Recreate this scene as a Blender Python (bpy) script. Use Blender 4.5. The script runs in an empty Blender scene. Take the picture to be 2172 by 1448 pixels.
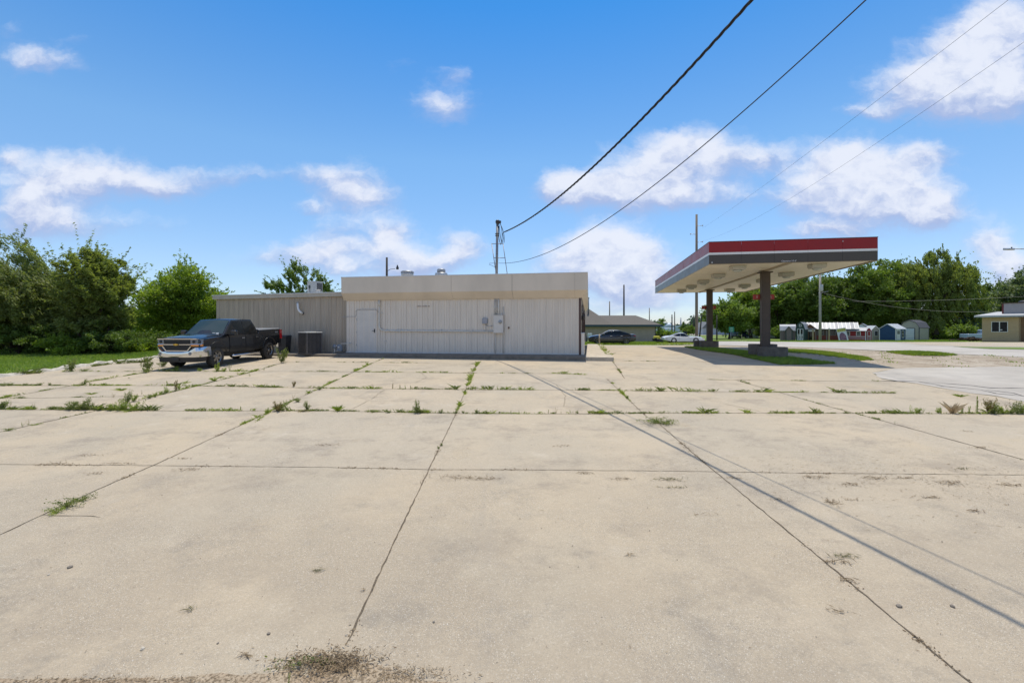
import bpy, bmesh, math, random
import numpy as np
from mathutils import Vector, Matrix
random.seed(7); rng = np.random.default_rng(7)
S = bpy.context.scene
C = S.collection
R = math.radians
# ---------------------------------------------------------------- camera, sky, sun
EYE, F, CX, CY = 2.96, 965.0, 1086.0, 697.0
cam = bpy.data.cameras.new('camera'); camo = bpy.data.objects.new('camera', cam); C.objects.link(camo)
camo.location = (0, 0, EYE); camo.rotation_euler = (R(90), 0, 0)
cam.sensor_width = 36; cam.lens = 36*F/2172; cam.shift_y = -27/2172
cam.clip_start = 0.05; cam.clip_end = 20000
S.camera = camo
S.view_settings.view_transform = 'Standard'; S.view_settings.look = 'None'
S.view_settings.exposure = 0.45; S.view_settings.gamma = 1.0
SUN = Vector((0.06, 0.24, 1.0)).normalized()
sl = bpy.data.lights.new('sun', 'SUN'); sl.energy = 2.9; sl.angle = R(0.53); sl.color = (1.0, 0.935, 0.82)
so = bpy.data.objects.new('sun', sl); C.objects.link(so); so.location = (0, 0, 60)
so.rotation_euler = SUN.to_track_quat('Z', 'Y').to_euler()
W = bpy.data.worlds.new('World'); S.world = W; W.use_nodes = True
wt = W.node_tree; wn = wt.nodes; wl = wt.links
for n in list(wn): wn.remove(n)
def N(t, **k):
    n = wn.new(t)
    for a, b in k.items(): setattr(n, a, b)
    return n
def mth(op, a, b=None, c=None, clamp=False):
    n = N('ShaderNodeMath', operation=op); n.use_clamp = clamp
    for i, v in enumerate((a, b, c)):
        if v is None: continue
        if isinstance(v, (int, float)): n.inputs[i].default_value = v
        else: wl.new(v, n.inputs[i])
    return n.outputs[0]
def vm(op, a, b=None):
    n = N('ShaderNodeVectorMath', operation=op)
    for i, v in enumerate((a, b)):
        if v is None: continue
        if isinstance(v, tuple): n.inputs[i].default_value = v
        else: wl.new(v, n.inputs[i])
    return n
def build_sky():
    sky = N('ShaderNodeTexSky', sky_type='NISHITA'); sky.sun_disc = False
    sky.sun_elevation = math.asin(SUN.z); sky.sun_rotation = math.atan2(SUN.x, SUN.y)
    sky.altitude = 200; sky.air_density = 1.0; sky.dust_density = 0.35; sky.ozone_density = 2.2
    hs = N('ShaderNodeHueSaturation'); hs.inputs['Saturation'].default_value = SKY_SAT; hs.inputs['Value'].default_value = SKY_VAL
    hs.inputs['Hue'].default_value = SKY_HUE
    tc = N('ShaderNodeTexCoord'); sp = N('ShaderNodeSeparateXYZ'); wl.new(tc.outputs['Generated'], sp.inputs[0])
    # clear deep blue aloft, paler towards the horizon
    rp = N('ShaderNodeValToRGB'); el = rp.color_ramp.elements; el[0].position = .0; el[0].color = (.84,.90,1.14,1); el[1].position = .9; el[1].color = (.55,.75,.82,1)
    for ps, c_ in ((.13,(.90,.99,1.12,1)),(.34,(.82,1.12,1.24,1)),(.58,(.28,.90,1.32,1)),(.68,(.30,.80,1.15,1))): e = el.new(ps); e.color = c_
    wl.new(sp.outputs[2], rp.inputs[0]); mt = N('ShaderNodeMixRGB', blend_type='MULTIPLY'); mt.inputs[0].default_value = 1
    wl.new(sky.outputs[0], mt.inputs[1]); wl.new(rp.outputs[0], mt.inputs[2]); wl.new(mt.outputs[0], hs.inputs['Color'])
    y = mth('MAXIMUM', sp.outputs[1], 0.02)
    p = mth('DIVIDE', sp.outputs[0], y); q = mth('DIVIDE', sp.outputs[2], y)
    cb = N('ShaderNodeCombineXYZ'); wl.new(p, cb.inputs[0]); wl.new(q, cb.inputs[1])
    P = cb.outputs[0]
    # domain warp so that the clouds get ragged, billowing outlines
    def noise(scale, detail, rough, vec, off=(0, 0, 0)):
        mp = N('ShaderNodeMapping'); mp.inputs['Location'].default_value = off; mp.inputs['Scale'].default_value = (1, 1.5, 1)
        wl.new(vec, mp.inputs[0])
        n = N('ShaderNodeTexNoise'); n.inputs['Scale'].default_value = scale; n.inputs['Detail'].default_value = detail
        n.inputs['Roughness'].default_value = rough; wl.new(mp.outputs[0], n.inputs['Vector']); return n
    wz = noise(12, 5, .62, P, (3, 7, 1))
    w1 = vm('SUBTRACT', wz.outputs['Color'], (.5, .5, .5)); w2 = vm('MULTIPLY', w1.outputs[0], (.07, .06, 0))
    PW = vm('ADD', P, w2.outputs[0]).outputs[0]
    acc = None; accg = None
    for (bx, by, rx, ry, s) in CLOUDS:
        c = ((bx-CX)/F, (CY-by)/F, 0); rx *= 1.2; ry *= 1.28
        d = vm('SUBTRACT', PW, c); e = vm('MULTIPLY', d.outputs[0], (F/rx, F/ry, 0))
        dt = vm('DOT_PRODUCT', e.outputs[0], e.outputs[0])
        w = mth('POWER', 0.3679, dt.outputs['Value'])
        sx = N('ShaderNodeSeparateXYZ'); wl.new(e.outputs[0], sx.inputs[0])
        acc = mth('MULTIPLY', w, s) if acc is None else mth('MULTIPLY_ADD', w, s, acc)
        g = mth('MULTIPLY', w, sx.outputs[1])
        accg = g if accg is None else mth('ADD', accg, g)
    n1 = noise(17, 9, .6, PW, (0, 0, 4)); n2 = noise(5.5, 6, .6, PW, (5, 2, 0))
    nn = mth('MULTIPLY_ADD', n1.outputs['Fac'], .75, mth('MULTIPLY', n2.outputs['Fac'], .75))
    f = mth('MINIMUM', acc, 1.15)
    f2 = mth('ADD', f, mth('MULTIPLY', mth('SUBTRACT', nn, .75), .85))
    mr = N('ShaderNodeMapRange', interpolation_type='SMOOTHSTEP'); wl.new(f2, mr.inputs['Value'])
    mr.inputs['From Min'].default_value = .17; mr.inputs['From Max'].default_value = 1.02
    mask = mth('GREATER_THAN', sp.outputs[1], .03)
    dens = mth('MULTIPLY', mth('MULTIPLY', mr.outputs[0], mask), .93)
    hmask = N('ShaderNodeMapRange'); wl.new(q, hmask.inputs['Value']); hmask.inputs['From Min'].default_value = -.01; hmask.inputs['From Max'].default_value = .05
    dens = mth('MULTIPLY', dens, hmask.outputs[0])
    # unseen cumulus overhead and behind, added to make the ambient light whiter and brighter
    mp3 = N('ShaderNodeMapping'); mp3.inputs['Scale'].default_value = (1, 1, 1.8); wl.new(tc.outputs['Generated'], mp3.inputs[0])
    n3 = N('ShaderNodeTexNoise'); n3.inputs['Scale'].default_value = 2.6; n3.inputs['Detail'].default_value = 6; wl.new(mp3.outputs[0], n3.inputs['Vector'])
    r3 = N('ShaderNodeMapRange', interpolation_type='SMOOTHSTEP'); wl.new(n3.outputs['Fac'], r3.inputs['Value']); r3.inputs['From Min'].default_value = .44; r3.inputs['From Max'].default_value = .60
    u3 = N('ShaderNodeMapRange', interpolation_type='SMOOTHSTEP'); wl.new(mth('SUBTRACT', mth('MULTIPLY', sp.outputs[2], 1.25), sp.outputs[1]), u3.inputs['Value']); u3.inputs['From Min'].default_value = .12; u3.inputs['From Max'].default_value = .45
    up = N('ShaderNodeMapRange', interpolation_type='SMOOTHSTEP'); wl.new(sp.outputs[2], up.inputs['Value']); up.inputs['From Min'].default_value = .0; up.inputs['From Max'].default_value = .08
    dens = mth('MAXIMUM', dens, mth('MULTIPLY', mth('MULTIPLY', mth('MULTIPLY', r3.outputs[0], u3.outputs[0]), up.outputs[0]), .9))
    vert = mth('DIVIDE', accg, mth('ADD', acc, .15))
    lt = mth('ADD', mth('MULTIPLY', vert, .72), mth('MULTIPLY', mth('SUBTRACT', n1.outputs['Fac'], .5), 1.7))
    lt = mth('ADD', lt, mth('MULTIPLY', mth('SUBTRACT', f2, .7), .55))
    lr = N('ShaderNodeMapRange', interpolation_type='SMOOTHSTEP'); wl.new(lt, lr.inputs['Value'])
    lr.inputs['From Min'].default_value = -.50; lr.inputs['From Max'].default_value = .50
    cc = N('ShaderNodeMixRGB'); wl.new(lr.outputs[0], cc.inputs[0])
    k = 1/SKY_STR
    cc.inputs[1].default_value = (.30*k, .37*k, .57*k, 1); cc.inputs[2].default_value = (.62*k, .645*k, .72*k, 1)
    mx = N('ShaderNodeMixRGB'); wl.new(dens, mx.inputs[0]); wl.new(hs.outputs[0], mx.inputs[1]); wl.new(cc.outputs[0], mx.inputs[2])
    bg = N('ShaderNodeBackground'); bg.inputs['Strength'].default_value = SKY_STR; wl.new(mx.outputs[0], bg.inputs[0])
    out = N('ShaderNodeOutputWorld'); wl.new(bg.outputs[0], out.inputs[0])
SKY_STR, SKY_SAT, SKY_VAL, SKY_HUE = 0.10, 1.0, 1.0, 0.5
CLOUDS = [(80,130,75,28,.8),(15,65,30,20,.35),(172,80,22,12,.3),
 (150,345,130,32,.58),(270,388,120,28,.62),(90,400,110,42,.66),(120,480,110,30,.8),(40,440,60,36,.5),(345,408,60,18,.55),(20,330,28,18,.5),
 (470,372,80,22,.5),(690,372,100,22,.66),(765,415,75,27,.85),(650,438,32,11,.45),(330,478,90,14,.3),
 (830,488,38,24,.85),(720,480,60,22,.5),(700,527,110,22,.72),(600,552,90,20,.5),(840,548,60,40,.55),(720,575,70,20,.6),(880,565,50,30,.55),
 (985,520,42,28,.85),(945,558,60,20,.55),(970,158,42,17,.5),(950,222,62,32,.75),(850,140,32,14,.3),
 (1455,310,85,34,.75),(1380,365,110,38,.8),(1195,400,55,32,.8),(1290,405,100,32,.8),(1570,345,85,36,.62),(1640,328,45,22,.45),(1480,420,140,26,.6),
 (1300,525,80,40,.92),(1215,545,75,32,.65),(1345,565,80,50,.85),(1265,600,120,28,.6),(1400,625,80,20,.5),(1320,655,220,16,.4),
 (1790,345,70,42,.95),(1900,390,105,50,.92),(1955,328,60,24,.62),(1850,445,150,36,.8),(1990,450,36,34,.7),(1735,490,80,14,.7),(1700,400,50,36,.5),
 (2130,50,80,55,1.0),(2060,130,110,62,.95),(1960,195,110,40,.8),(2120,210,130,50,.75),(1850,238,60,13,.5),
 (2105,510,46,34,.7),(2160,560,70,30,.5),(2135,595,55,38,.85),(2090,640,60,22,.4)]
build_sky()
W.cycles.sampling_method = 'MANUAL'; W.cycles.sample_map_resolution = 512

# ---------------------------------------------------------------- ground height and photo-to-place helpers
_K = [(-80,-.25),(-3,-.15),(0,0),(18,1.138),(20,1.258),(21,1.31),(22,1.352),(23,1.385),(24,1.41),(26,1.443),(28,1.455),(34,1.43),(40,1.385),(48,1.35),(54,1.25),(70,1.0),(80,.8),(130,.62),(250,.25),(500,0),(6000,-2)]
def G(y):
    for (a, za), (b, zb) in zip(_K, _K[1:]):
        if y <= b: return za+(zb-za)*(y-a)/(b-a)
    return _K[-1][1]
KN = [k[0] for k in _K]
def gp(px, py):
    """point of the ground seen at this place in the photograph"""
    t = (py-CY)/F; prev = 0.5
    y = .5
    while y < 3000:
        if EYE-t*y <= G(y):
            a, b = prev, y
            for _ in range(30):
                m = (a+b)/2
                if EYE-t*m <= G(m): b = m
                else: a = m
            return ((px-CX)/F*b, b)
        prev = y; y = y*1.01+.01
    return ((px-CX)/F*3000, 3000)
def at(px, py, D): return Vector(((px-CX)/F*D, D, EYE-(py-CY)/F*D))
def gat(px, D): return Vector(((px-CX)/F*D, D, G(D)))

# ---------------------------------------------------------------- materials
MATS = {}
def pm(name, col, rough=.6, metal=0., var=.0, scale=3., bump=0., bscale=None, coat=0., spec=.5, col2=None, stretch=(1,1,1), alpha=None, emit=None):
    if name in MATS: return MATS[name]
    m = bpy.data.materials.new(name); m.use_nodes = True; nt = m.node_tree; b = nt.nodes['Principled BSDF']
    b.inputs['Base Color'].default_value = (*col, 1); b.inputs['Roughness'].default_value = rough; b.inputs['Metallic'].default_value = metal
    b.inputs['Coat Weight'].default_value = coat; b.inputs['Coat Roughness'].default_value = .05; b.inputs['Specular IOR Level'].default_value = spec
    if var or bump:
        tc = nt.nodes.new('ShaderNodeTexCoord'); mp = nt.nodes.new('ShaderNodeMapping'); mp.inputs['Scale'].default_value = stretch
        nt.links.new(tc.outputs['Object'], mp.inputs[0])
        n = nt.nodes.new('ShaderNodeTexNoise'); n.inputs['Scale'].default_value = scale; n.inputs['Detail'].default_value = 6; n.inputs['Roughness'].default_value = .62
        nt.links.new(mp.outputs[0], n.inputs['Vector'])
        if var:
            r = nt.nodes.new('ShaderNodeMapRange'); r.inputs['From Min'].default_value = .3; r.inputs['From Max'].default_value = .7
            nt.links.new(n.outputs['Fac'], r.inputs['Value'])
            mx = nt.nodes.new('ShaderNodeMixRGB'); nt.links.new(r.outputs[0], mx.inputs[0])
            c2 = col2 if col2 else tuple(c*(1-var) for c in col)
            mx.inputs[1].default_value = (*c2, 1); mx.inputs[2].default_value = (*(tuple(min(1, c*(1+var)) for c in col) if not col2 else col), 1)
            nt.links.new(mx.outputs[0], b.inputs['Base Color'])
            r2 = nt.nodes.new('ShaderNodeMapRange'); nt.links.new(n.outputs['Fac'], r2.inputs['Value'])
            r2.inputs['To Min'].default_value = max(.02, rough-.12); r2.inputs['To Max'].default_value = min(1, rough+.12); nt.links.new(r2.outputs[0], b.inputs['Roughness'])
        if bump:
            n2 = nt.nodes.new('ShaderNodeTexNoise'); n2.inputs['Scale'].default_value = bscale or scale*8; n2.inputs['Detail'].default_value = 5
            nt.links.new(mp.outputs[0], n2.inputs['Vector'])
            bp = nt.nodes.new('ShaderNodeBump'); bp.inputs['Strength'].default_value = bump; bp.inputs['Distance'].default_value = .02
            nt.links.new(n2.outputs['Fac'], bp.inputs['Height']); nt.links.new(bp.outputs[0], b.inputs['Normal'])
    if emit: b.inputs['Emission Color'].default_value = (*emit, 1); b.inputs['Emission Strength'].default_value = 1
    MATS[name] = m; return m
def leafmat(name, c1, c2, trans=.35, rough=.55, glow=(1.6,1.7,.7,1)):
    """leaves: a random tone for every leaf, patches of tone through the crown, light passing through"""
    if name in MATS: return MATS[name]
    m = bpy.data.materials.new(name); m.use_nodes = True; nt = m.node_tree; b = nt.nodes['Principled BSDF']
    g = nt.nodes.new('ShaderNodeNewGeometry'); tc = nt.nodes.new('ShaderNodeTexCoord')
    n = nt.nodes.new('ShaderNodeTexNoise'); n.inputs['Scale'].default_value = .9; n.inputs['Detail'].default_value = 3; nt.links.new(tc.outputs['Object'], n.inputs['Vector'])
    a = nt.nodes.new('ShaderNodeMath'); a.operation = 'MULTIPLY_ADD'; nt.links.new(g.outputs['Random Per Island'], a.inputs[0]); a.inputs[1].default_value = .6
    s = nt.nodes.new('ShaderNodeMath'); s.operation = 'MULTIPLY_ADD'; nt.links.new(n.outputs['Fac'], s.inputs[0]); s.inputs[1].default_value = 1.4; s.inputs[2].default_value = -.5
    nt.links.new(s.outputs[0], a.inputs[2]); a.use_clamp = True
    mx = nt.nodes.new('ShaderNodeMixRGB'); nt.links.new(a.outputs[0], mx.inputs[0]); mx.inputs[1].default_value = (*c1, 1); mx.inputs[2].default_value = (*c2, 1)
    nt.links.new(mx.outputs[0], b.inputs['Base Color']); b.inputs['Roughness'].default_value = rough; b.inputs['Specular IOR Level'].default_value = .35
    t = nt.nodes.new('ShaderNodeBsdfTranslucent'); hs = nt.nodes.new('ShaderNodeMixRGB'); hs.blend_type = 'MULTIPLY'; hs.inputs[0].default_value = 1
    nt.links.new(mx.outputs[0], hs.inputs[1]); hs.inputs[2].default_value = glow; nt.links.new(hs.outputs[0], t.inputs[0])
    ms = nt.nodes.new('ShaderNodeMixShader'); ms.inputs[0].default_value = trans
    nt.links.new(b.outputs[0], ms.inputs[1]); nt.links.new(t.outputs[0], ms.inputs[2]); nt.links.new(ms.outputs[0], nt.nodes['Material Output'].inputs[0])
    MATS[name] = m; return m

# ---------------------------------------------------------------- object helpers
def tag(o, label=None, cat=None, group=None, kind=None):
    if label: o['label'] = label
    if cat: o['category'] = cat
    if group: o['group'] = group
    if kind: o['kind'] = kind
    return o
def thing(name, loc, label, cat, rz=0., group=None, ry=0.):
    o = bpy.data.objects.new(name, None); C.objects.link(o); o.location = loc; o.rotation_euler = (0, ry, rz); o.empty_display_size = .2
    return tag(o, label, cat, group)
def wmat(o):
    m = Matrix.LocRotScale(o.location, o.rotation_euler, o.scale)
    return m if o.parent is None else wmat(o.parent) @ m
class MB:
    def __init__(s): s.v = []; s.f = []; s.sm = []
    def add(s, vs, fs, smooth=False):
        o = len(s.v); s.v += [tuple(v) for v in vs]; s.f += [tuple(i+o for i in f) for f in fs]; s.sm += [smooth]*len(fs); return s
    def box(s, x0, x1, y0, y1, z0, z1):
        return s.add([(x0,y0,z0),(x1,y0,z0),(x1,y1,z0),(x0,y1,z0),(x0,y0,z1),(x1,y0,z1),(x1,y1,z1),(x0,y1,z1)],
                     [(0,3,2,1),(4,5,6,7),(0,1,5,4),(1,2,6,5),(2,3,7,6),(3,0,4,7)])
    def bbox(s, x0, x1, y0, y1, z0, z1, b=.01):
        """box with chamfered vertical and top edges"""
        pts = [(x0+b,y0),(x1-b,y0),(x1,y0+b),(x1,y1-b),(x1-b,y1),(x0+b,y1),(x0,y1-b),(x0,y0+b)]
        cx, cy = (x0+x1)/2, (y0+y1)/2
        top = [(cx+(x-cx)*(1-2*b/max(x1-x0,.001)), cy+(y-cy)*(1-2*b/max(y1-y0,.001))) for x, y in pts]
        return s.rings([[(x,y,z0) for x,y in pts], [(x,y,z1-b) for x,y in pts], [(x,y,z1) for x,y in top]])
    def obox(s, c, sx, sy, sz, rot=0., M=None):
        M = M or Matrix.Rotation(rot, 3, 'Z'); c = Vector(c)
        vs = [c+M@Vector((a*sx/2, b*sy/2, d*sz/2)) for d in (-1,1) for a, b in ((-1,-1),(1,-1),(1,1),(-1,1))]
        return s.add(vs, [(0,3,2,1),(4,5,6,7),(0,1,5,4),(1,2,6,5),(2,3,7,6),(3,0,4,7)])
    def rings(s, rr, caps=True, smooth=False, closed=True):
        n = len(rr[0]); vs = [p for r in rr for p in r]; fs = []
        for i in range(len(rr)-1):
            for j in range(n if closed else n-1):
                k = (j+1) % n; fs.append((i*n+j, i*n+k, (i+1)*n+k, (i+1)*n+j))
        s.add(vs, fs, smooth)
        if caps:
            s.add(rr[0], [tuple(range(n))[::-1]]); s.add(rr[-1], [tuple(range(n))])
        return s
    def tube(s, pts, r, n=8, smooth=True, caps=True):
        pts = [Vector(p) for p in pts]; rs = r if isinstance(r, (list, tuple)) else [r]*len(pts); rr = []; prev = None
        for i, p in enumerate(pts):
            d = (pts[min(i+1, len(pts)-1)]-pts[max(i-1, 0)]).normalized()
            if prev is None:
                a = Vector((0,0,1)) if abs(d.z) < .9 else Vector((1,0,0)); u = d.cross(a).normalized()
            else: u = (prev-d*prev.dot(d)).normalized()
            prev = u; w = d.cross(u)
            rr.append([p+(u*math.cos(t)+w*math.sin(t))*rs[i] for t in (2*math.pi*k/n for k in range(n))])
        return s.rings(rr, caps, smooth)
    def cyl(s, c, r, h, n=16, r2=None, smooth=True):
        c = Vector(c); return s.tube([c, c+Vector((0,0,h))], [r, r if r2 is None else r2], n, smooth)
    def lathe(s, c, prof, n=20, axis='z', smooth=True, caps=True):
        c = Vector(c); rr = []
        for r, h in prof:
            ring = []
            for k in range(n):
                a = 2*math.pi*k/n; x, y = r*math.cos(a), r*math.sin(a)
                ring.append(c+(Vector((x,y,h)) if axis == 'z' else Vector((x,h,y)) if axis == 'y' else Vector((h,x,y))))
            rr.append(ring)
        return s.rings(rr, caps, smooth)
    def prism(s, poly, y0, y1, axis='y'):
        f = {'y': lambda a, b, t: (a, t, b), 'x': lambda a, b, t: (t, a, b), 'z': lambda a, b, t: (a, b, t)}[axis]
        return s.rings([[f(a,b,y0) for a, b in poly], [f(a,b,y1) for a, b in poly]])
    def quad(s, a, b, c, d, smooth=False): return s.add([a,b,c,d], [(0,1,2,3)], smooth)
    def slab(s, poly, n, t):
        """flat polygon given thickness t along n"""
        n = Vector(n).normalized()*t; return s.rings([[Vector(p) for p in poly], [Vector(p)+n for p in poly]])
    def xf(s, M): s.v = [tuple(M@Vector(v)) for v in s.v]; return s
    def build(s, name, mat, parent=None, world=False, loc=None, bevel=0.):
        me = bpy.data.meshes.new(name); V = s.v
        if world and parent is not None:
            Mi = wmat(parent).inverted(); V = [tuple(Mi@Vector(v)) for v in V]
        if loc is not None:
            V = [(v[0]-loc[0], v[1]-loc[1], v[2]-loc[2]) for v in V]
        me.from_pydata(V, [], s.f); me.polygons.foreach_set('use_smooth', s.sm); me.update()
        bm = bmesh.new(); bm.from_mesh(me); bmesh.ops.remove_doubles(bm, verts=bm.verts, dist=.0002) if len(V) < 40000 else None
        bmesh.ops.recalc_face_normals(bm, faces=bm.faces); bm.to_mesh(me); bm.free()
        me.materials.append(mat)
        o = bpy.data.objects.new(name, me); C.objects.link(o)
        if loc is not None: o.location = loc
        if parent is not None: o.parent = parent
        if bevel:
            md = o.modifiers.new('bevel', 'BEVEL'); md.width = bevel; md.segments = 2; md.limit_method = 'ANGLE'; md.angle_limit = R(35)
        return o
def text_mesh(txt, size, name, mat, parent, M, depth=.004):
    cu = bpy.data.curves.new(name, 'FONT'); cu.body = txt; cu.size = size; cu.extrude = depth; cu.align_x = 'CENTER'; cu.align_y = 'CENTER'
    t = bpy.data.objects.new(name, cu); C.objects.link(t); dg = bpy.context.evaluated_depsgraph_get()
    me = bpy.data.meshes.new_from_object(t.evaluated_get(dg)); bpy.data.objects.remove(t)
    me.transform(M); me.materials.clear(); me.materials.append(mat); o = bpy.data.objects.new(name, me); C.objects.link(o); o.parent = parent; return o
STAND = Matrix.Rotation(R(90), 4, 'X')      # text standing up, facing -y
def npmesh(name, V, Fq, mat, parent=None, loc=None):
    """mesh of many quads from numpy arrays"""
    me = bpy.data.meshes.new(name); nv, nf = len(V), len(Fq); k = Fq.shape[1]
    me.vertices.add(nv); me.vertices.foreach_set('co', V.astype(np.float32).ravel()); me.loops.add(nf*k); me.loops.foreach_set('vertex_index', Fq.astype(np.int32).ravel())
    me.polygons.add(nf); me.polygons.foreach_set('loop_start', np.arange(0, nf*k, k, dtype=np.int32)); me.polygons.foreach_set('loop_total', np.full(nf, k, np.int32))
    me.update(calc_edges=True); me.materials.append(mat); o = bpy.data.objects.new(name, me); C.objects.link(o)
    if parent is not None: o.parent = parent
    if loc is not None: o.location = loc
    return o
def leafquads(P, size, flat=.5, asp=.55, dirs=None):
    """one pointed leaf at every point of P"""
    n = len(P); d = rng.normal(size=(n,3)) if dirs is None else dirs+rng.normal(size=(n,3))*.35
    d /= np.linalg.norm(d, axis=1)[:, None]; u = rng.normal(size=(n,3)); u[:, 2] *= flat; u -= d*(u*d).sum(1)[:, None]; u /= np.linalg.norm(u, axis=1)[:, None]
    s = (size*rng.uniform(.65, 1.35, n))[:, None]
    V = np.stack([P-d*s*.5, P+u*s*asp*.5, P+d*s*.5, P-u*s*asp*.5], 1).reshape(-1, 3)
    return V, np.arange(4*n).reshape(n, 4)
def drape(name, poly, mat, dz, kind='structure', maxx=None):
    bm = bmesh.new(); vs = [bm.verts.new((x, y, 0)) for x, y in poly]; f = bm.faces.new(vs); bm.normal_update()
    if f.normal.z < 0: f.normal_flip()
    bmesh.ops.triangulate(bm, faces=bm.faces[:])
    ys = [p[1] for p in poly]
    for k in KN:
        if min(ys) < k < max(ys):
            bmesh.ops.bisect_plane(bm, geom=bm.verts[:]+bm.edges[:]+bm.faces[:], plane_co=(0,k,0), plane_no=(0,1,0), dist=1e-5)
    for v in bm.verts: v.co.z = G(v.co.y)+dz
    bmesh.ops.recalc_face_normals(bm, faces=bm.faces)
    me = bpy.data.meshes.new(name); bm.to_mesh(me); bm.free()
    if len(me.polygons) and me.polygons[0].normal.z < 0: me.flip_normals()
    me.materials.append(mat); o = bpy.data.objects.new(name, me); C.objects.link(o); tag(o, kind=kind); return o
# ---------------------------------------------------------------- ground materials
def gmat(name, build):
    m = bpy.data.materials.new(name); m.use_nodes = True; nt = m.node_tree; b = nt.nodes['Principled BSDF']
    tc = nt.nodes.new('ShaderNodeTexCoord')
    def noise(scale, det=5, rough=.6, st=(1,1,1), off=(0,0,0)):
        mp = nt.nodes.new('ShaderNodeMapping'); mp.inputs['Scale'].default_value = st; mp.inputs['Location'].default_value = off; nt.links.new(tc.outputs['Object'], mp.inputs[0])
        n = nt.nodes.new('ShaderNodeTexNoise'); n.inputs['Scale'].default_value = scale; n.inputs['Detail'].default_value = det; n.inputs['Roughness'].default_value = rough
        nt.links.new(mp.outputs[0], n.inputs['Vector']); return n.outputs['Fac']
    def vor(scale, off=(0,0,0)):
        mp = nt.nodes.new('ShaderNodeMapping'); mp.inputs['Location'].default_value = off; nt.links.new(tc.outputs['Object'], mp.inputs[0])
        n = nt.nodes.new('ShaderNodeTexVoronoi'); n.inputs['Scale'].default_value = scale; nt.links.new(mp.outputs[0], n.inputs['Vector']); return n
    def rmp(v, a, b_, c=0., d=1., smooth=True):
        r = nt.nodes.new('ShaderNodeMapRange'); r.interpolation_type = 'SMOOTHSTEP' if smooth else 'LINEAR'; nt.links.new(v, r.inputs['Value'])
        for k, x in zip(('From Min','From Max','To Min','To Max'), (a,b_,c,d)): r.inputs[k].default_value = x
        return r.outputs[0]
    def mix(f, a, b_, mode='MIX'):
        x = nt.nodes.new('ShaderNodeMixRGB'); x.blend_type = mode
        for i, v in enumerate((f, a, b_)):
            if isinstance(v, (int, float)): x.inputs[i].default_value = v
            elif isinstance(v, tuple): x.inputs[i].default_value = (*v, 1)
            else: nt.links.new(v, x.inputs[i])
        return x.outputs[0]
    def math_(op, a, b_=0., c=None):
        x = nt.nodes.new('ShaderNodeMath'); x.operation = op
        for i, v in enumerate((a, b_, c)):
            if v is None: continue
            if isinstance(v, (int, float)): x.inputs[i].default_value = v
            else: nt.links.new(v, x.inputs[i])
        return x.outputs[0]
    col, hgt, rough, bs = build(nt, tc, noise, vor, rmp, mix, math_)
    nt.links.new(col, b.inputs['Base Color']); b.inputs['Roughness'].default_value = rough; b.inputs['Specular IOR Level'].default_value = .3
    if hgt is not None:
        bp = nt.nodes.new('ShaderNodeBump'); bp.inputs['Strength'].default_value = bs; bp.inputs['Distance'].default_value = .01
        nt.links.new(hgt, bp.inputs['Height']); nt.links.new(bp.outputs[0], b.inputs['Normal'])
    return m
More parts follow.
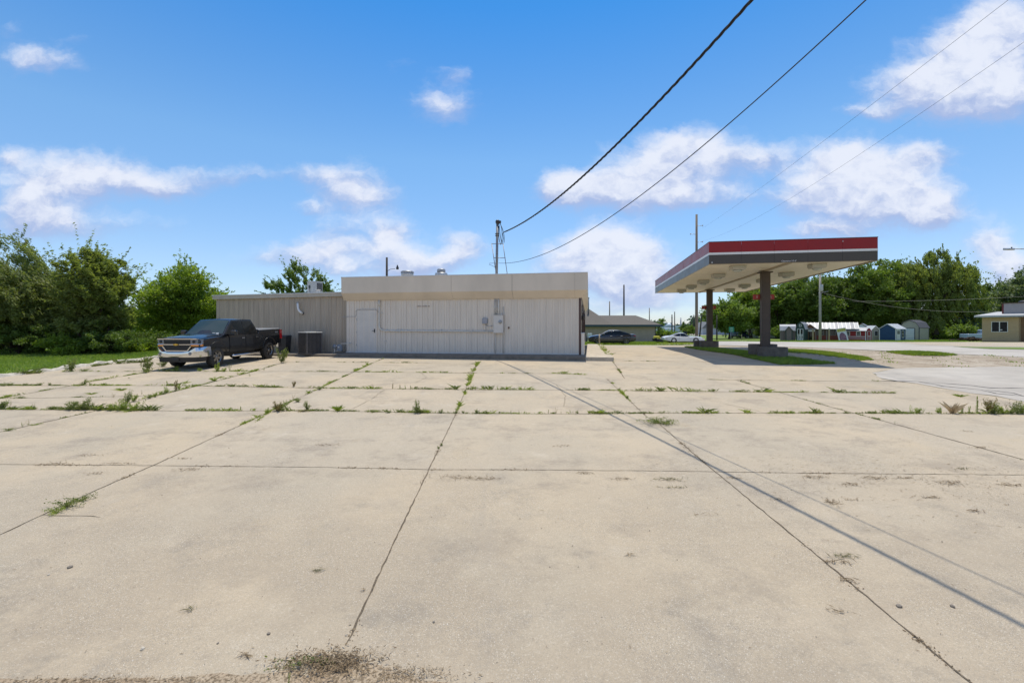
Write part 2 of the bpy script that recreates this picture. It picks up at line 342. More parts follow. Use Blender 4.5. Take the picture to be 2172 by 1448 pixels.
def b_concrete(nt, tc, noise, vor, rmp, mix, math_):
    sp = nt.nodes.new('ShaderNodeSeparateXYZ'); nt.links.new(tc.outputs['Object'], sp.inputs[0])
    # each poured slab has its own tone
    fx = math_('FLOOR', math_('DIVIDE', math_('ADD', sp.outputs[0], 1.45), 4.95)); fy = math_('FLOOR', math_('DIVIDE', math_('ADD', sp.outputs[1], -.8), 3.58))
    cb = nt.nodes.new('ShaderNodeCombineXYZ'); nt.links.new(fx, cb.inputs[0]); nt.links.new(fy, cb.inputs[1])
    wn_ = nt.nodes.new('ShaderNodeTexWhiteNoise'); wn_.noise_dimensions = '2D'; nt.links.new(cb.outputs[0], wn_.inputs['Vector'])
    base = mix(rmp(noise(.32, 4), .35, .65), (.54,.435,.295), (.455,.385,.28))
    base = mix(math_('MULTIPLY', wn_.outputs['Value'], .45), base, (.50,.425,.32))
    base = mix(rmp(noise(.85, 12, .78, (1,1.3,1), (4,2,0)), .48, .66, 0, .55), base, (.25,.205,.16))      # grey worn patches
    base = mix(rmp(noise(1.4, 5, .6, (1,1,1), (9,1,0)), .58, .75, 0, .45), base, (.60,.52,.40))          # pale scuffs
    base = mix(rmp(noise(.7, 5, .65, (1,1,1), (1,8,0)), .6, .78, 0, .5), base, (.52,.40,.24))            # ochre stains
    # the slabs nearest the road edge are the oldest: more grime and wear
    old = rmp(sp.outputs[1], 4.0, 10.5, 1, 0)
    base = mix(math_('MULTIPLY', old, rmp(noise(.55, 10, .75, (1,1.2,1), (11,4,0)), .38, .62, .25, .85)), base, (.40,.325,.23))
    base = mix(math_('MULTIPLY', math_('ADD', old, .15), rmp(noise(1.1, 11, .78, (1,1.2,1), (14,6,0)), .52, .68, 0, .45)), base, (.235,.205,.165))
    # exposed aggregate where the surface has worn away
    worn = rmp(noise(.6, 4, .6, (1,1,1), (2,5,0)), .42, .6, .25, 1.)
    v1 = vor(75); v2 = vor(34, (3,1,0)); v3 = vor(120, (1,4,0))
    def pick(v, a, b_, amt, thr):       # only some of the cells hold a stone
        s_ = nt.nodes.new('ShaderNodeSeparateXYZ'); nt.links.new(v.outputs['Color'], s_.inputs[0])
        return math_('MULTIPLY', math_('MULTIPLY', rmp(v.outputs['Distance'], a, b_, amt, 0), math_('GREATER_THAN', s_.outputs[0], thr)), worn)
    base = mix(pick(v1, .22, .42, .55, .66), base, (.80,.74,.62))
    base = mix(pick(v2, .10, .20, .7, .76), base, (.86,.80,.70))
    base = mix(pick(v3, .30, .55, .7, .45), base, (.22,.19,.155))
    base = mix(rmp(noise(140, 3, .7), .50, .68, 0, .5), base, (.24,.215,.18))
    base = mix(rmp(noise(55, 4, .75, (1,1,1), (2,9,0)), .50, .66, 0, .42), base, (.27,.235,.185))
    base = mix(rmp(noise(38, 4, .75, (1,1,1), (5,3,0)), .54, .68, 0, .35), base, (.68,.61,.49))
    base = mix(rmp(noise(28, 4, .7, (1,1,1), (7,7,0)), .63, .75, 0, .4), base, (.22,.19,.15))
    # faint tyre and drag marks along the lanes
    base = mix(rmp(noise(2.0, 5, .6, (1,.12,1), (3,3,0)), .6, .75, 0, .22), base, (.30,.27,.23))
    h = math_('ADD', math_('MULTIPLY', noise(110, 4, .7), .6), math_('MULTIPLY', noise(9, 4, .6), .8))
    h = math_('ADD', h, pick(v1, .2, .5, .5, .6))
    return base, h, .9, .6
M_CONC = gmat('weathered_concrete', b_concrete)
def b_asph(nt, tc, noise, vor, rmp, mix, math_):
    base = mix(rmp(noise(.3, 4), .35, .65), (.43,.39,.335), (.50,.46,.40))
    base = mix(rmp(noise(1.5, 6, .65, (1,.35,1)), .5, .75, 0, .4), base, (.22,.215,.21))
    base = mix(rmp(noise(60, 3, .7), .5, .75, 0, .4), base, (.16,.155,.15))
    base = mix(rmp(noise(.45, 8, .7, (.6,1.5,1), (6,2,0)), .5, .7, 0, .4), base, (.26,.24,.21))
    return base, noise(70, 4, .7), .9, .4
M_ASPH = gmat('worn_asphalt', b_asph)
def b_gravel(nt, tc, noise, vor, rmp, mix, math_):
    base = mix(rmp(noise(.5, 5), .35, .65), (.36,.295,.215), (.45,.385,.30))
    base = mix(rmp(noise(1.2, 6, .7, (1,1.6,1), (3,0,0)), .46, .62, 0, .85), base, (.24,.185,.125))
    v = vor(16); base = mix(rmp(v.outputs['Distance'], .1, .4, .3, 0), base, (.58,.51,.42))
    base = mix(rmp(noise(22, 4, .7), .52, .7, 0, .55), base, (.2,.17,.13))
    base = mix(rmp(noise(.9, 5, .7, (.5,1.5,1), (8,2,0)), .6, .72, 0, .6), base, (.16,.19,.06))
    return base, noise(12, 5, .75), .95, 1.
M_GRAV = gmat('gravel_dirt', b_gravel)
def b_grass(nt, tc, noise, vor, rmp, mix, math_):
    base = mix(rmp(noise(.35, 5), .35, .65), (.13,.19,.035), (.20,.26,.055))
    base = mix(rmp(noise(3.0, 6, .7), .5, .75, 0, .7), base, (.20,.25,.07))
    base = mix(rmp(noise(25, 4, .75), .45, .7, 0, .5), base, (.06,.10,.02))
    return base, noise(18, 5, .8), .95, 1.
M_GRASS = gmat('mown_grass', b_grass)
def b_dirt(nt, tc, noise, vor, rmp, mix, math_):
    base = mix(rmp(noise(3, 5), .35, .65), (.40,.30,.20), (.48,.385,.27))
    base = mix(rmp(noise(40, 5, .7), .44, .62, 0, .85), base, (.15,.11,.065))
    v = vor(60); base = mix(rmp(v.outputs['Distance'], .05, .22, .35, 0), base, (.58,.50,.40))
    return base, noise(50, 5, .75), .95, 1.
M_DIRT = gmat('dry_dirt', b_dirt)
M_JOINT = pm('joint_soil', (.15,.115,.075), .95, var=.6, scale=30, bump=.6)
M_TAR = pm('crack_dark', (.045,.042,.04), .9, var=.4, scale=20)

# ---------------------------------------------------------------- terrain and pavements
mb = MB(); xs = [-3000,-300,-80,-30,0,30,80,300,3000]
for a, b in zip(KN, KN[1:]):
    for x0, x1 in zip(xs, xs[1:]): mb.quad((x0,a,G(a)-.03),(x1,a,G(a)-.03),(x1,b,G(b)-.03),(x0,b,G(b)-.03))
tag(mb.build('terrain', M_GRASS), kind='structure')
def P(*pts): return [gp(x, y) for x, y in pts]
def jag(poly, amp, seg):
    """ragged outline"""
    out = []
    for a, b in zip(poly, poly[1:]+poly[:1]):
        a, b = Vector(a), Vector(b); n = max(1, int((b-a).length/seg))
        for i in range(n): q = a.lerp(b, i/n); out.append((q.x+random.uniform(-amp,amp), q.y+random.uniform(-amp,amp)))
    return out
LOT = [(-40,3.2),(16,3.2),(16,9.0)]
LOT += P((2300,868),(2172,852),(2112,840),(2060,834),(1985,821),(1945,813),(1905,809),(1870,803),(1850,790),(1905,781),(1860,772),(1822,767),(1795,757),(1760,751),(1668,742),(1600,737.5),(1560,734.5),(1500,733.2),(1490,732.6),(1240,731.5),(1100,731))
LOT += [(-40, 44)]
EDGE = P((600,752),(480,755),(400,757),(330,759.5),(290,764),(240,768.5),(190,775),(140,782),(90,788),(40,794),(0,799)); EDGE += [(-24.5,16.0),(-40,13.5)]
drape('concrete_lot', LOT, M_CONC, 0)
drape('lawn', [(-26,48),(-14.5,48)]+[(-13,30)]+[(x,y) for x,y in EDGE]+[(-90,10),(-90,48)], M_GRASS, .07)
vg = [(-70,-70),(70,-70),(70,3.44)]; xx = 12.0
while xx > -12: vg.append((xx, (3.565 if xx < -1.6 else 3.46 if xx > .1 else 3.50)+.025*math.sin(xx*2.3)+random.uniform(-.02,.02)+(.10*math.exp(-((xx+1.1)/.7)**2)))); xx -= .09
vg.append((-70,3.56)); drape('dirt_verge', vg, M_DIRT, .005)
drape('asphalt_apron', jag(P((2300,868),(2172,852),(2112,840),(2060,834),(1985,821),(1945,813),(1905,809),(1870,803),(1850,790),(1905,781),(2000,779),(2172,777),(2400,776)), 0.08, 0.5), M_ASPH, .006)
drape('gravel_shoulder', jag(P((1500,731.5),(1560,733),(1700,736),(1850,743),(2000,750),(2172,757),(2500,775),(2400,790),(2172,790),(2000,785),(1905,785),(1850,782),(1700,765),(1560,742),(1490,737)), 0.25, 0.8), M_GRAV, -.008)
drape('road', P((1380,730.6),(1440,727),(1489,721.5),(1560,723.6),(1700,725),(1900,725),(2172,725.6),(2600,728),(2600,778),(2172,757.5),(2000,749.5),(1850,742.5),(1700,736.3),(1560,732.5),(1500,731.6)), M_ASPH, .002)
drape('concrete_apron', P((1900,725.6),(2050,725.2),(2172,726),(2500,728),(2500,738),(2172,735.5),(2040,734),(1950,731)), M_CONC, .012)
drape('verge_grass', jag(P((2020,735.2),(2172,737),(2400,740),(2400,746),(2172,741.5),(2100,740)), 0.16, 0.35), M_GRASS, .022)
drape('verge_grass', jag(P((1666,741),(1710,742.5),(1753,746),(1802,753),(1838,758),(1852,763),(1822,765.7),(1790,760),(1753,755.8),(1710,750.5),(1666,748.3)), 0.16, 0.35), M_GRASS, .02)
drape('verge_grass', jag(P((1880,746.5),(1928,745.4),(1975,747.4),(2030,753),(2000,754.8),(1936,754),(1900,750)), 0.16, 0.35), M_GRASS, .02)
drape('island_grass', jag(P((1452,736.2),(1480,736.5),(1525,739.5),(1580,745),(1668,757),(1728,765.7),(1775,771.5),(1720,773.2),(1653,773.4),(1596,761.5),(1555,752),(1519,747),(1479,741.5)), 0.1, 0.25), M_GRASS, .02)
drape('far_road', P((1380,708),(1452,708.5),(1545,707.6),(1545,710),(1452,711),(1380,711.5)), M_ASPH, .03)

# joints between the slabs: earth-filled grooves a few centimetres wide
def strip(name, pix, w, mat, dz=.004, jit=.007, kind='structure', world=False, seg=.10, wj=.5):
    pts = [Vector(p) for p in (pix if world else [gp(*p) for p in pix])]; out = []
    for a, b in zip(pts, pts[1:]):
        n = max(1, int((b-a).length/seg))
        for i in range(n): out.append(a.lerp(b, i/n))
    out.append(pts[-1]); L = []; Rr = []
    for i, p in enumerate(out):
        d = (out[min(i+1, len(out)-1)]-out[max(i-1, 0)]).normalized(); nrm = Vector((-d.y, d.x)); o = random.uniform(-jit, jit); ww = w*random.uniform(1-wj, 1+wj)
        if i in (0, len(out)-1): ww = w*.2
        l, r = p+nrm*(o+ww/2), p+nrm*(o-ww/2); L.append((l.x, l.y, G(l.y)+dz)); Rr.append((r.x, r.y, G(r.y)+dz))
    mb = MB(); n = len(L); mb.add(L+Rr, [(i, i+1, n+i+1, n+i) for i in range(n-1)]); return tag(mb.build(name, mat), kind=kind)
TJ = [[(-300,981),(0,984.6),(160,986),(320,987),(700,991),(910,995.5),(1090,996),(1400,998.4),(1700,1003),(2172,1007),(2400,1009)],
 [(-300,866),(0,868),(200,869.5),(330,871),(700,871),(968,876.6),(1230,877.5),(1400,876),(1700,876),(2172,877.5),(2300,878)],
 [(0,817.6),(320,817.5),(440,818.5),(700,823.5),(988,826),(1216,827),(1460,830),(1900,833.5)],
 [(135,788),(400,787.5),(560,787.5),(700,788),(1000,791),(1180,792),(1245,795)],
 [(540,767.5),(700,768),(820,769),(1010,771.5)],[(1298,765),(1400,766.3),(1520,768)],[(0,845),(130,843),(330,839)],[(1500,805),(1700,807.5),(1870,809)]]
LJ = [[(-200,1224),(0,1133.5),(206,1038),(332,983.6),(490,911),(573.6,872.4),(676.8,824),(775,777),(813,760.6)],
 [(735,1366),(822.5,1178),(909.5,995.9),(967.5,876.6),(988,826),(1000,791),(1017.4,767)],
 [(2090,1474),(1734,1178),(1577.7,1050),(1487,975.3),(1400,900.6),(1372,884),(1336,850),(1286,802)],
 [(-100,950),(0,916),(190,874),(287,851),(428,816),(548,785.4),(612,766)],
 [(-60,864),(0,845),(129,822),(193,809.6),(309,790),(330,786)],
 [(1560,806),(1650,831),(1755,861),(1830,881),(1930,908),(2172,975),(2300,1010)],[(1298,765),(1325,803)]]
for k, j in enumerate(TJ): strip('slab_joint', j, .013 if k == 0 else .03, M_JOINT, .004)
for k, j in enumerate(LJ): strip('slab_joint', j, .016 if k < 3 else .028, M_JOINT, .0055)
CR = [[(1865,808),(1945,809),(2000,819),(2080,827),(2112,835),(2172,840)],[(1985,812),(2060,818),(2100,823),(2172,823)],[(1945,809),(1985,812)],[(2090,827),(2150,834),(2172,842)]]
for c in CR: strip('asphalt_crack', c, .09, M_TAR, .0085, .05, seg=.3)
for c in [[(1180,815),(1200,840),(1195,862)],[(880,812),(905,800),(890,788)],[(745,868),(790,845),(815,826)],[(1500,848),(1620,874)],[(90,1092),(150,1093),(215,1096)],[(1240,800),(1290,812),(1330,818)],[(1440,823),(1490,834)]]:
    strip('hairline_crack', c, .012, M_JOINT, .0045, .02, seg=.12)
# pale worn band of sand along the middle joint, and broken kerb along the lawn
M_SAND = pm('sand_film', (.60,.50,.34), .95, var=.2, scale=9)
# ---------------------------------------------------------------- kerb
M_KERB = pm('old_kerb_concrete', (.50,.455,.38), .9, var=.35, scale=5, bump=.9, bscale=14)
def kerb(pts, w, h, name='kerb'):
    out = []
    for a, b in zip(pts, pts[1:]):
        a, b = Vector(a), Vector(b); n = max(1, int((b-a).length/.22))
        for i in range(n): out.append(a.lerp(b, i/n))
    out.append(Vector(pts[-1])); rr = []
    for i, p in enumerate(out):
        d = (out[min(i+1,len(out)-1)]-out[max(i-1,0)]).normalized(); n = Vector((-d.y, d.x)); j = random.uniform(-.035,.035); hh = h*random.uniform(.45,1.05)
        if n.y > 0: n = -n
        g = G(p.y)
        rr.append([(p.x+n.x*(w*.7+j), p.y+n.y*(w*.7+j), g-.03),(p.x+n.x*(w*.42+j), p.y+n.y*(w*.42+j), g+hh*.75),(p.x+n.x*w*.25, p.y+n.y*w*.25, g+hh),(p.x-n.x*w*.45, p.y-n.y*w*.45, g+hh*.95),(p.x-n.x*w*.6, p.y-n.y*w*.6, g-.03)])
    return tag(MB().rings(rr).build(name, M_KERB), kind='structure')
kerb(EDGE[2:], .34, .15)
kerb([gp(1666,748.8),gp(1710,751),gp(1753,756.3),gp(1795,761.5),gp(1822,766.3)], .16, .06)

# ---------------------------------------------------------------- main building
A = R(9.6); ca, sa = math.cos(A), math.sin(A)
BX, BY = 3.57, 23.6
def bw(u, v, z=0.): return Vector((BX+u*ca+v*sa, BY-u*sa+v*ca, z))      # building frame to world
def wp(px, py, v=0.):
    """point of the plane v metres behind the front wall seen at this place in the photograph"""
    t = (px-CX)/F; x0, y0 = BX+v*sa, BY+v*ca; u = (t*y0-x0)/(ca+t*sa); D = y0-u*sa
    return u, EYE-(py-CY)/F*D
M_SIDE = pm('white_painted_siding', (.77,.70,.60), .5, var=.12, scale=1.2, stretch=(3,3,.35), col2=(.67,.605,.52))
M_FASC = pm('cream_fascia_panel', (.68,.59,.475), .5, var=.08, scale=.8, stretch=(1,1,.4))
M_ANNX = pm('beige_ribbed_siding', (.43,.36,.275), .55, var=.16, scale=1.2, stretch=(3,3,.3))
M_TRIM = pm('pale_metal_trim', (.60,.61,.60), .4, var=.08, scale=4)
M_BROWN = pm('dark_brown_trim', (.075,.035,.028), .5, var=.2, scale=4)
M_DOOR = pm('painted_steel_door', (.63,.595,.54), .45, var=.06, scale=2)
M_PIPE = pm('painted_conduit', (.62,.60,.55), .45, var=.12, scale=6)
M_DARK = pm('dark_metal', (.035,.036,.04), .5, var=.3, scale=10)
M_GALV = pm('galvanised_steel', (.42,.43,.44), .45, .6, var=.25, scale=6)
M_ROOF = pm('roof_membrane', (.55,.54,.52), .8, var=.2, scale=2)
M_RUST = pm('rusty_brown_steel', (.16,.09,.05), .8, var=.4, scale=12)
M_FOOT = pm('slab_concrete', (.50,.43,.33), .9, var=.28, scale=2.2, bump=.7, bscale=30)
M_FOOTD = pm('shaded_slab_concrete', (.20,.17,.135), .9, var=.3, scale=3, bump=.7, bscale=30)  # slab concrete with the shade along the wall put into a darker colour
store = thing('store_building', bw(0,0,1.37), 'long low white ribbed metal store building with cream fascia and overhead service mast', 'building', -A)
Z0 = 1.37
def wl_(z): return z-Z0
def ribwall(u0, u1, z0, z1, pitch, rib, depth, name, mat, parent, v=0., thick=.06, minor=0, bottom=None):
    """vertical ribbed sheet: real ribs in plan, extruded"""
    pl = [(u0, v)]; n = int((u1-u0)/pitch); p = (u1-u0)/n
    for i in range(n):
        c = u0+(i+.5)*p
        pl += [(c-rib, v), (c-rib*.55, v-depth), (c+rib*.55, v-depth), (c+rib, v)]
        for k in range(1, minor+1):
            c2 = c+p*k/(minor+1); pl += [(c2-rib*.4, v), (c2, v-depth*.4), (c2+rib*.4, v)]
    pl = [q for q in pl if u0 <= q[0] <= u1]; pl += [(u1, v), (u1, v+thick), (u0, v+thick)]
    mb = MB(); mb.rings([[(a, b, z0) for a, b in pl], [(a, b, z1) for a, b in pl]]); return mb.build(name, mat, parent)
UL = wp(735, 700)[0]; DEP = 21.0
ribwall(UL, -.10, wl_(1.64), wl_(4.60), .305, .030, .048, 'front_wall', M_SIDE, store, minor=1)
mb = MB(); mb.box(-.098, .0, -.035, .12, wl_(1.62), wl_(4.58)); mb.build('corner_trim', M_BROWN, store)
mb = MB(); mb.box(-.02, .02, .125, DEP, wl_(1.6), wl_(4.55)); mb.build('side_wall', pm('tan_side_wall', (.45,.38,.28), .7, var=.15, scale=2), store)
mb = MB(); mb.box(UL, UL+.05, .08, DEP, wl_(1.6), wl_(5.5)); mb.box(UL, 0, DEP-.05, DEP+.003, wl_(1.6), wl_(5.4)); mb.build('back_wall', M_ANNX, store)
mb = MB(); mb.box(-.6, -.35, .9, 2.2, 0, 0.01) if 0 else None
# storefront glass and posts along the side
for k in range(5):
    a = 1.3+k*3.7
    g_ = MB().box(.022, .045, a, a+3.2, wl_(1.95), wl_(4.2)).build('window', pm('dark_glass', (.02,.025,.03), .08, spec=.8), store)
    MB().box(.046, .07, a-.08, a+3.28, wl_(4.2), wl_(4.3)).box(.046, .07, a-.08, a, wl_(1.9), wl_(4.2)).box(.046, .07, a+3.2, a+3.28, wl_(1.9), wl_(4.2)).build('frame', M_BROWN, g_)
# roof fascia: vertical band above, slanting soffit panel below, all round
u_l = wp(724, 600, -.5)[0]; u_l2 = wp(729, 637, -.12)[0]
ZT, ZF, ZB = 5.82, 4.93, 4.56
def fring(z, ul, ur, vf, vb): return [(ul, vf, wl_(z)), (ur, vf, wl_(z)), (ur, vb, wl_(z)), (ul, vb, wl_(z))]
mb = MB(); mb.rings([fring(ZB, u_l2, .05, -.10, DEP+.1), fring(ZF, u_l, .34, -.5, DEP+.3), fring(ZT-.03, u_l-.005, .345, -.505, DEP+.3)], caps=False)
mb.rings([fring(ZT-.03, u_l-.005, .345, -.505, DEP+.3), fring(ZT-.03, u_l+.1, .24, -.4, DEP+.2), fring(ZT-.6, u_l+.1, .24, -.4, DEP+.2)], caps=False)
fas = mb.build('roof_fascia', M_FASC, store)
mb = MB(); t0, t1 = ZT-.032, ZT+.012
for (a, b, c, d) in ((u_l-.02,.36,-.52,-.38),(.22,.36,-.38,DEP+.3),(u_l-.02,u_l+.12,-.38,DEP+.3)): mb.box(a, b, c, d, wl_(t0)+.001, wl_(t1))
mb.build('coping', M_TRIM, store)
mb = MB().box(u_l+.1, .24, -.4, DEP+.2, wl_(ZT-.55), wl_(ZT-.42)); mb.build('roof_deck', M_ROOF, store)
mb = MB().box(u_l2+.02, .02, -.08, .3, wl_(ZB-.012), wl_(ZB+.03)); mb.build('soffit', M_FASC, store)
# seams of the fascia panels, thin strips of a darker colour
for px, hw_ in ((957,.003), (1086,.008), (1219,.003)):
    u = wp(px, 600, -.505)[0]; mb = MB().box(u-hw_, u+hw_, -.512, -.5, wl_(ZF+.01), wl_(ZT-.04))
    u2 = u; mb.rings([[(u2-hw_,-.108,wl_(ZB)),(u2+hw_,-.108,wl_(ZB)),(u2+hw_,-.095,wl_(ZB)),(u2-hw_,-.095,wl_(ZB))],[(u2-hw_,-.509,wl_(ZF)),(u2+hw_,-.509,wl_(ZF)),(u2+hw_,-.49,wl_(ZF)),(u2-hw_,-.49,wl_(ZF))]])
    mb.build('panel_seam', pm('dark_seam', (.30,.27,.22), .7), store)
mb = MB().box(UL-.02, -.1, -.045, -.026, wl_(1.60), wl_(1.655)); mb.build('base_flashing', M_TRIM, store)
# door
def wu(px, v=0.): return wp(px, 700, v)[0]
def wz(px, py, v=0.): return wl_(wp(px, py, v)[1])
d0, d1 = wu(757.5), wu(798.5); dz0, dz1 = wl_(1.66), wz(778, 657.5)
fr = MB(); fr.box(d0-.05, d0, -.055, .02, dz0, dz1+.05).box(d1, d1+.05, -.055, .02, dz0, dz1+.05).box(d0, d1, -.055, .02, dz1, dz1+.05)
door = MB().box(d0+.006, d1-.006, -.045, .01, dz0+.01, dz1-.008).build('door', M_DOOR, store, bevel=.004)
fr.build('frame', M_SIDE, door)
hz = wz(793, 702); MB().box(d1-.12, d1-.06, -.062, -.046, hz-.09, hz+.12).tube([(d1-.09,-.062,hz),(d1-.09,-.10,hz),(d1-.22,-.10,hz)], .012, 8).build('handle', M_DARK, door)
for z in (.35, 1.05, 1.75): MB().cyl((d0+.003, -.056, dz0+z), .014, .11, 8).build('hinge', M_GALV, door)
MB().box(d0-.04, d1+.04, -.12, -.02, dz0-.045, dz0+.008).build('threshold', M_TRIM, door)
# conduits
def wpt(px, py, v): u, z = wp(px, py, v); return (u, v, wl_(z))
pipe = [wpt(804.5,636,-.09), wpt(804.5,665,-.09), wpt(804.5,690,-.09), wpt(806,696,-.09), wpt(809.5,700,-.09), wpt(815,701.5,-.09), wpt(900,701.8,-.09), wpt(1047,703,-.09)]
MB().tube(pipe, .04, 10).build('conduit_pipe', M_PIPE, store)
a = wpt(804.5,638,-.09); b = wpt(804.5,650,-.09); MB().tube([a, b], .062, 10).build('conduit_coupling', M_PIPE, store)
c = [wpt(724,673,-.05), wpt(729,671.6,-.05), wpt(752,671.6,-.05), wpt(755.5,669,-.05), wpt(755.5,659,-.06), wpt(758,656.5,-.06), wpt(797,656.3,-.06), wpt(801,660,-.06), wpt(804,664,-.07)]
MB().tube(c, .013, 6).build('cable', M_GALV, store)
for px, py in ((848,701.8),(935,702),(1000,702.5)):
    u, v_, z = wpt(px, py, -.09); MB().box(u-.02, u+.02, -.14, -.02, z-.07, z+.09).build('pipe_strap', M_PIPE, store)
u, v_, z = wpt(806, 664, -.05); MB().box(u-.09, u+.16, -.06, -.02, z-.02, z+.02).build('pipe_strap', M_PIPE, store)
z = wz(898, 649.5); MB().box(wu(884), wu(912), -.04, -.024, z-.012, z+.012).build('wall_bracket', M_RUST, store)
u, v_, z = wpt(817, 723, -.03); MB().box(u-.06, u+.06, -.045, -.02, z-.03, z+.03).build('outlet_cover', M_GALV, store)
# meter cabinet with its meter, junction box
u0, u1, z0, z1 = wu(1046.5, -.2), wu(1067, -.2), wz(1056, 706, -.2), wz(1056, 668.5, -.2)
box = MB().bbox(u0, u1, -.22, -.02, z0, z1, .012).build('meter_cabinet', M_DOOR, store)
um, vm_, zm = wpt(1061, 682.5, -.22); mt = MB().lathe((um, -.22, zm), [(.085,0),(.085,-.03),(.07,-.05),(.066,-.11),(.05,-.13),(0.001,-.135)], 16, 'y').build('meter_glass', pm('meter_glass', (.35,.36,.36), .12, var=.3, scale=20), box)
MB().lathe((um, -.221, zm), [(.1,0),(.1,-.025),(.088,-.025)], 16, 'y', caps=False).build('meter_ring', M_GALV, box)
MB().box(u0-.01, u1+.01, -.235, -.015, z1+.001, z1+.02).build('cabinet_lid', M_DOOR, box)
for px in (1049.5, 1052.3): MB().tube([wpt(px,634,-.07), wpt(px,669,-.07)], .022, 8).build('conduit_pipe', M_PIPE, store)
MB().tube([wpt(1057.5,634,-.09), wpt(1057.5,669,-.12)], .04, 8).build('conduit_pipe', M_PIPE, store)
MB().tube([wpt(1050.5,706,-.1), wpt(1050.5,749,-.06)], .02, 8).tube([wpt(1067.5,650,-.05), wpt(1067.5,749,-.05)], .018, 8).build('conduit_pipe', M_PIPE, store)
u, v_, z = wpt(1053, 650.5, -.05); MB().box(u-.18, u+.18, -.07, -.02, z-.02, z+.02).build('pipe_strap', M_PIPE, store)
u0, u1, z0, z1 = wu(1022.5,-.12), wu(1033.5,-.12), wz(1028,686.5,-.12), wz(1028,674.5,-.12)
jb = MB().bbox(u0, u1, -.13, -.02, z0, z1, .02).build('junction_box', pm('grey_plastic_box', (.33,.34,.37), .5, var=.1, scale=8), store)
MB().tube([wpt(1031,687,-.06), wpt(1034,691,-.06), wpt(1040,692,-.06), wpt(1047,690,-.06)], .012, 6).tube([wpt(1030.5,687,-.06), wpt(1031,701,-.06)], .013, 6).build('cable', M_GALV, jb)
u, v_, z = wpt(1079, 695, -.04); MB().box(u-.035, u+.035, -.06, -.02, z-.05, z+.05).build('outlet_cover', M_RUST, store)
# lamp and wing wall at the right-hand corner
u0 = .03; wv = 2.6
MB().rings([[(.021,-.02,wl_(1.6)),(.17,-.02,wl_(1.6)),(.17,wv,wl_(1.6)),(.021,wv,wl_(1.6))],[(.021,-.02,wz(1237,707.5)),(.17,-.02,wz(1237,707.5)),(.17,wv,wz(1237,707.5)),(.021,wv,wz(1237,707.5))]]).build('wing_wall', M_SIDE, store)
MB().box(.0, .19, -.035, wv+.02, wz(1237,707.5)+.001, wz(1237,707.5)+.04).build('wing_wall_cap', M_TRIM, store)
lu, lz = .13, wz(1239, 674)
wlmp = MB().box(.02,.06,.35,.47,lz-.1,lz+.12).lathe((.13,.41,lz-.1), [(.03,0),(.07,.05),(.085,.2),(.09,.21),(.02,.27),(.001,.29)], 10).build('wall_lamp', M_DARK, store)
# raised slab in front and walkway on the right
def slabpoly(name, uv, zt, zb, mat):
    rr = [[tuple(bw(u, v, zb)) for u, v in uv], [tuple(bw(u, v, z)) for (u, v), z in zip(uv, zt)]]
    return tag(MB().rings(rr).build(name, mat), kind='structure')
UA = wp(456, 700)[0]
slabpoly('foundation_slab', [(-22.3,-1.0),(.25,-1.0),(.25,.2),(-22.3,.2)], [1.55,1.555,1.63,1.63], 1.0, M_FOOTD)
gx, gy = gp(1298.5, 765.5)
slabpoly('walkway', [(.254,-1.0),(1.62,-1.0),(1.66,17),(1.7,20.2),(.254,20.2)], [1.555,1.55,1.5,1.49,1.5], 1.0, M_FOOT)
# ---------------------------------------------------------------- annex
annex = thing('annex_building', bw(UL,.35,1.4), 'low beige ribbed metal annex with flat roof beside the black pickup', 'building', -A)
Z0 = 1.4
ua = UA-UL
def ax(px, py, v):
    u, z = wp(px, py, v+.35); return (u-UL, v, z-1.4)
LA = wp(459, 700, .35)[0]-UL
zr0, zr1 = wp(456, 631, .35)[1]-1.4, wp(724, 624, .35)[1]-1.4
n = 26; p = (-LA)/n; pl = []
for i in range(n):
    c = LA+(i+.5)*p; pl += [(c-.05,0),(c-.025,-.03),(c+.025,-.03),(c+.05,0)]
    for k in (1,): pl += [(c+p*.5-.03,0),(c+p*.5,-.014),(c+p*.5+.03,0)]
pl = [(LA,0)]+[q for q in pl if LA < q[0] < 0]+[(0,0),(0,.08),(LA,.08)]
MB().rings([[(a,b,.12) for a,b in pl],[(a,b,zr0+(zr1-zr0)*(a-LA)/(-LA)) for a,b in pl]]).build('front_wall', M_ANNX, annex)
MB().box(LA,LA+.06,.083,14,.1,zr0-.02).box(LA,0,13.95,14.03,.1,zr0-.03).build('side_wall', M_ANNX, annex)
def slope(u0,u1,v0,v1,za,zb,t): return MB().rings([[(u0,v0,za),(u1,v0,zb),(u1,v1,zb),(u0,v1,za)],[(u0,v0,za+t),(u1,v0,zb+t),(u1,v1,zb+t),(u0,v1,za+t)]])
slope(LA-.12,-.02,-.16,-.035,zr0-.12,zr1-.12,.20).build('roof_trim', pm('tan_metal_trim', (.47,.42,.34), .5, var=.1, scale=3), annex)
slope(LA-.16,-.02,-.19,14.1,zr0+.081,zr1+.081,.05).build('roof', M_TRIM, annex)
# bent white flue pipe
v = -.22
MB().tube([ax(642,664.5,-.02), ax(639,663,v), ax(635,660,v), ax(632.5,655,v), ax(631.8,650,v), ax(631.5,643,v)], .062, 10).build('flue_pipe', pm('white_plastic_pipe', (.78,.78,.78), .35, var=.08, scale=8), annex)
MB().lathe(ax(631.5,643,v), [(.062,0),(.078,.01),(.078,.06),(.05,.07),(.001,.07)], 10).build('flue_cap', M_GALV, annex)
MB().lathe(ax(642.5,664.5,-.03), [(.085,0),(.085,-.03),(.065,-.03)], 12, 'y').build('flue_collar', M_DARK, annex)

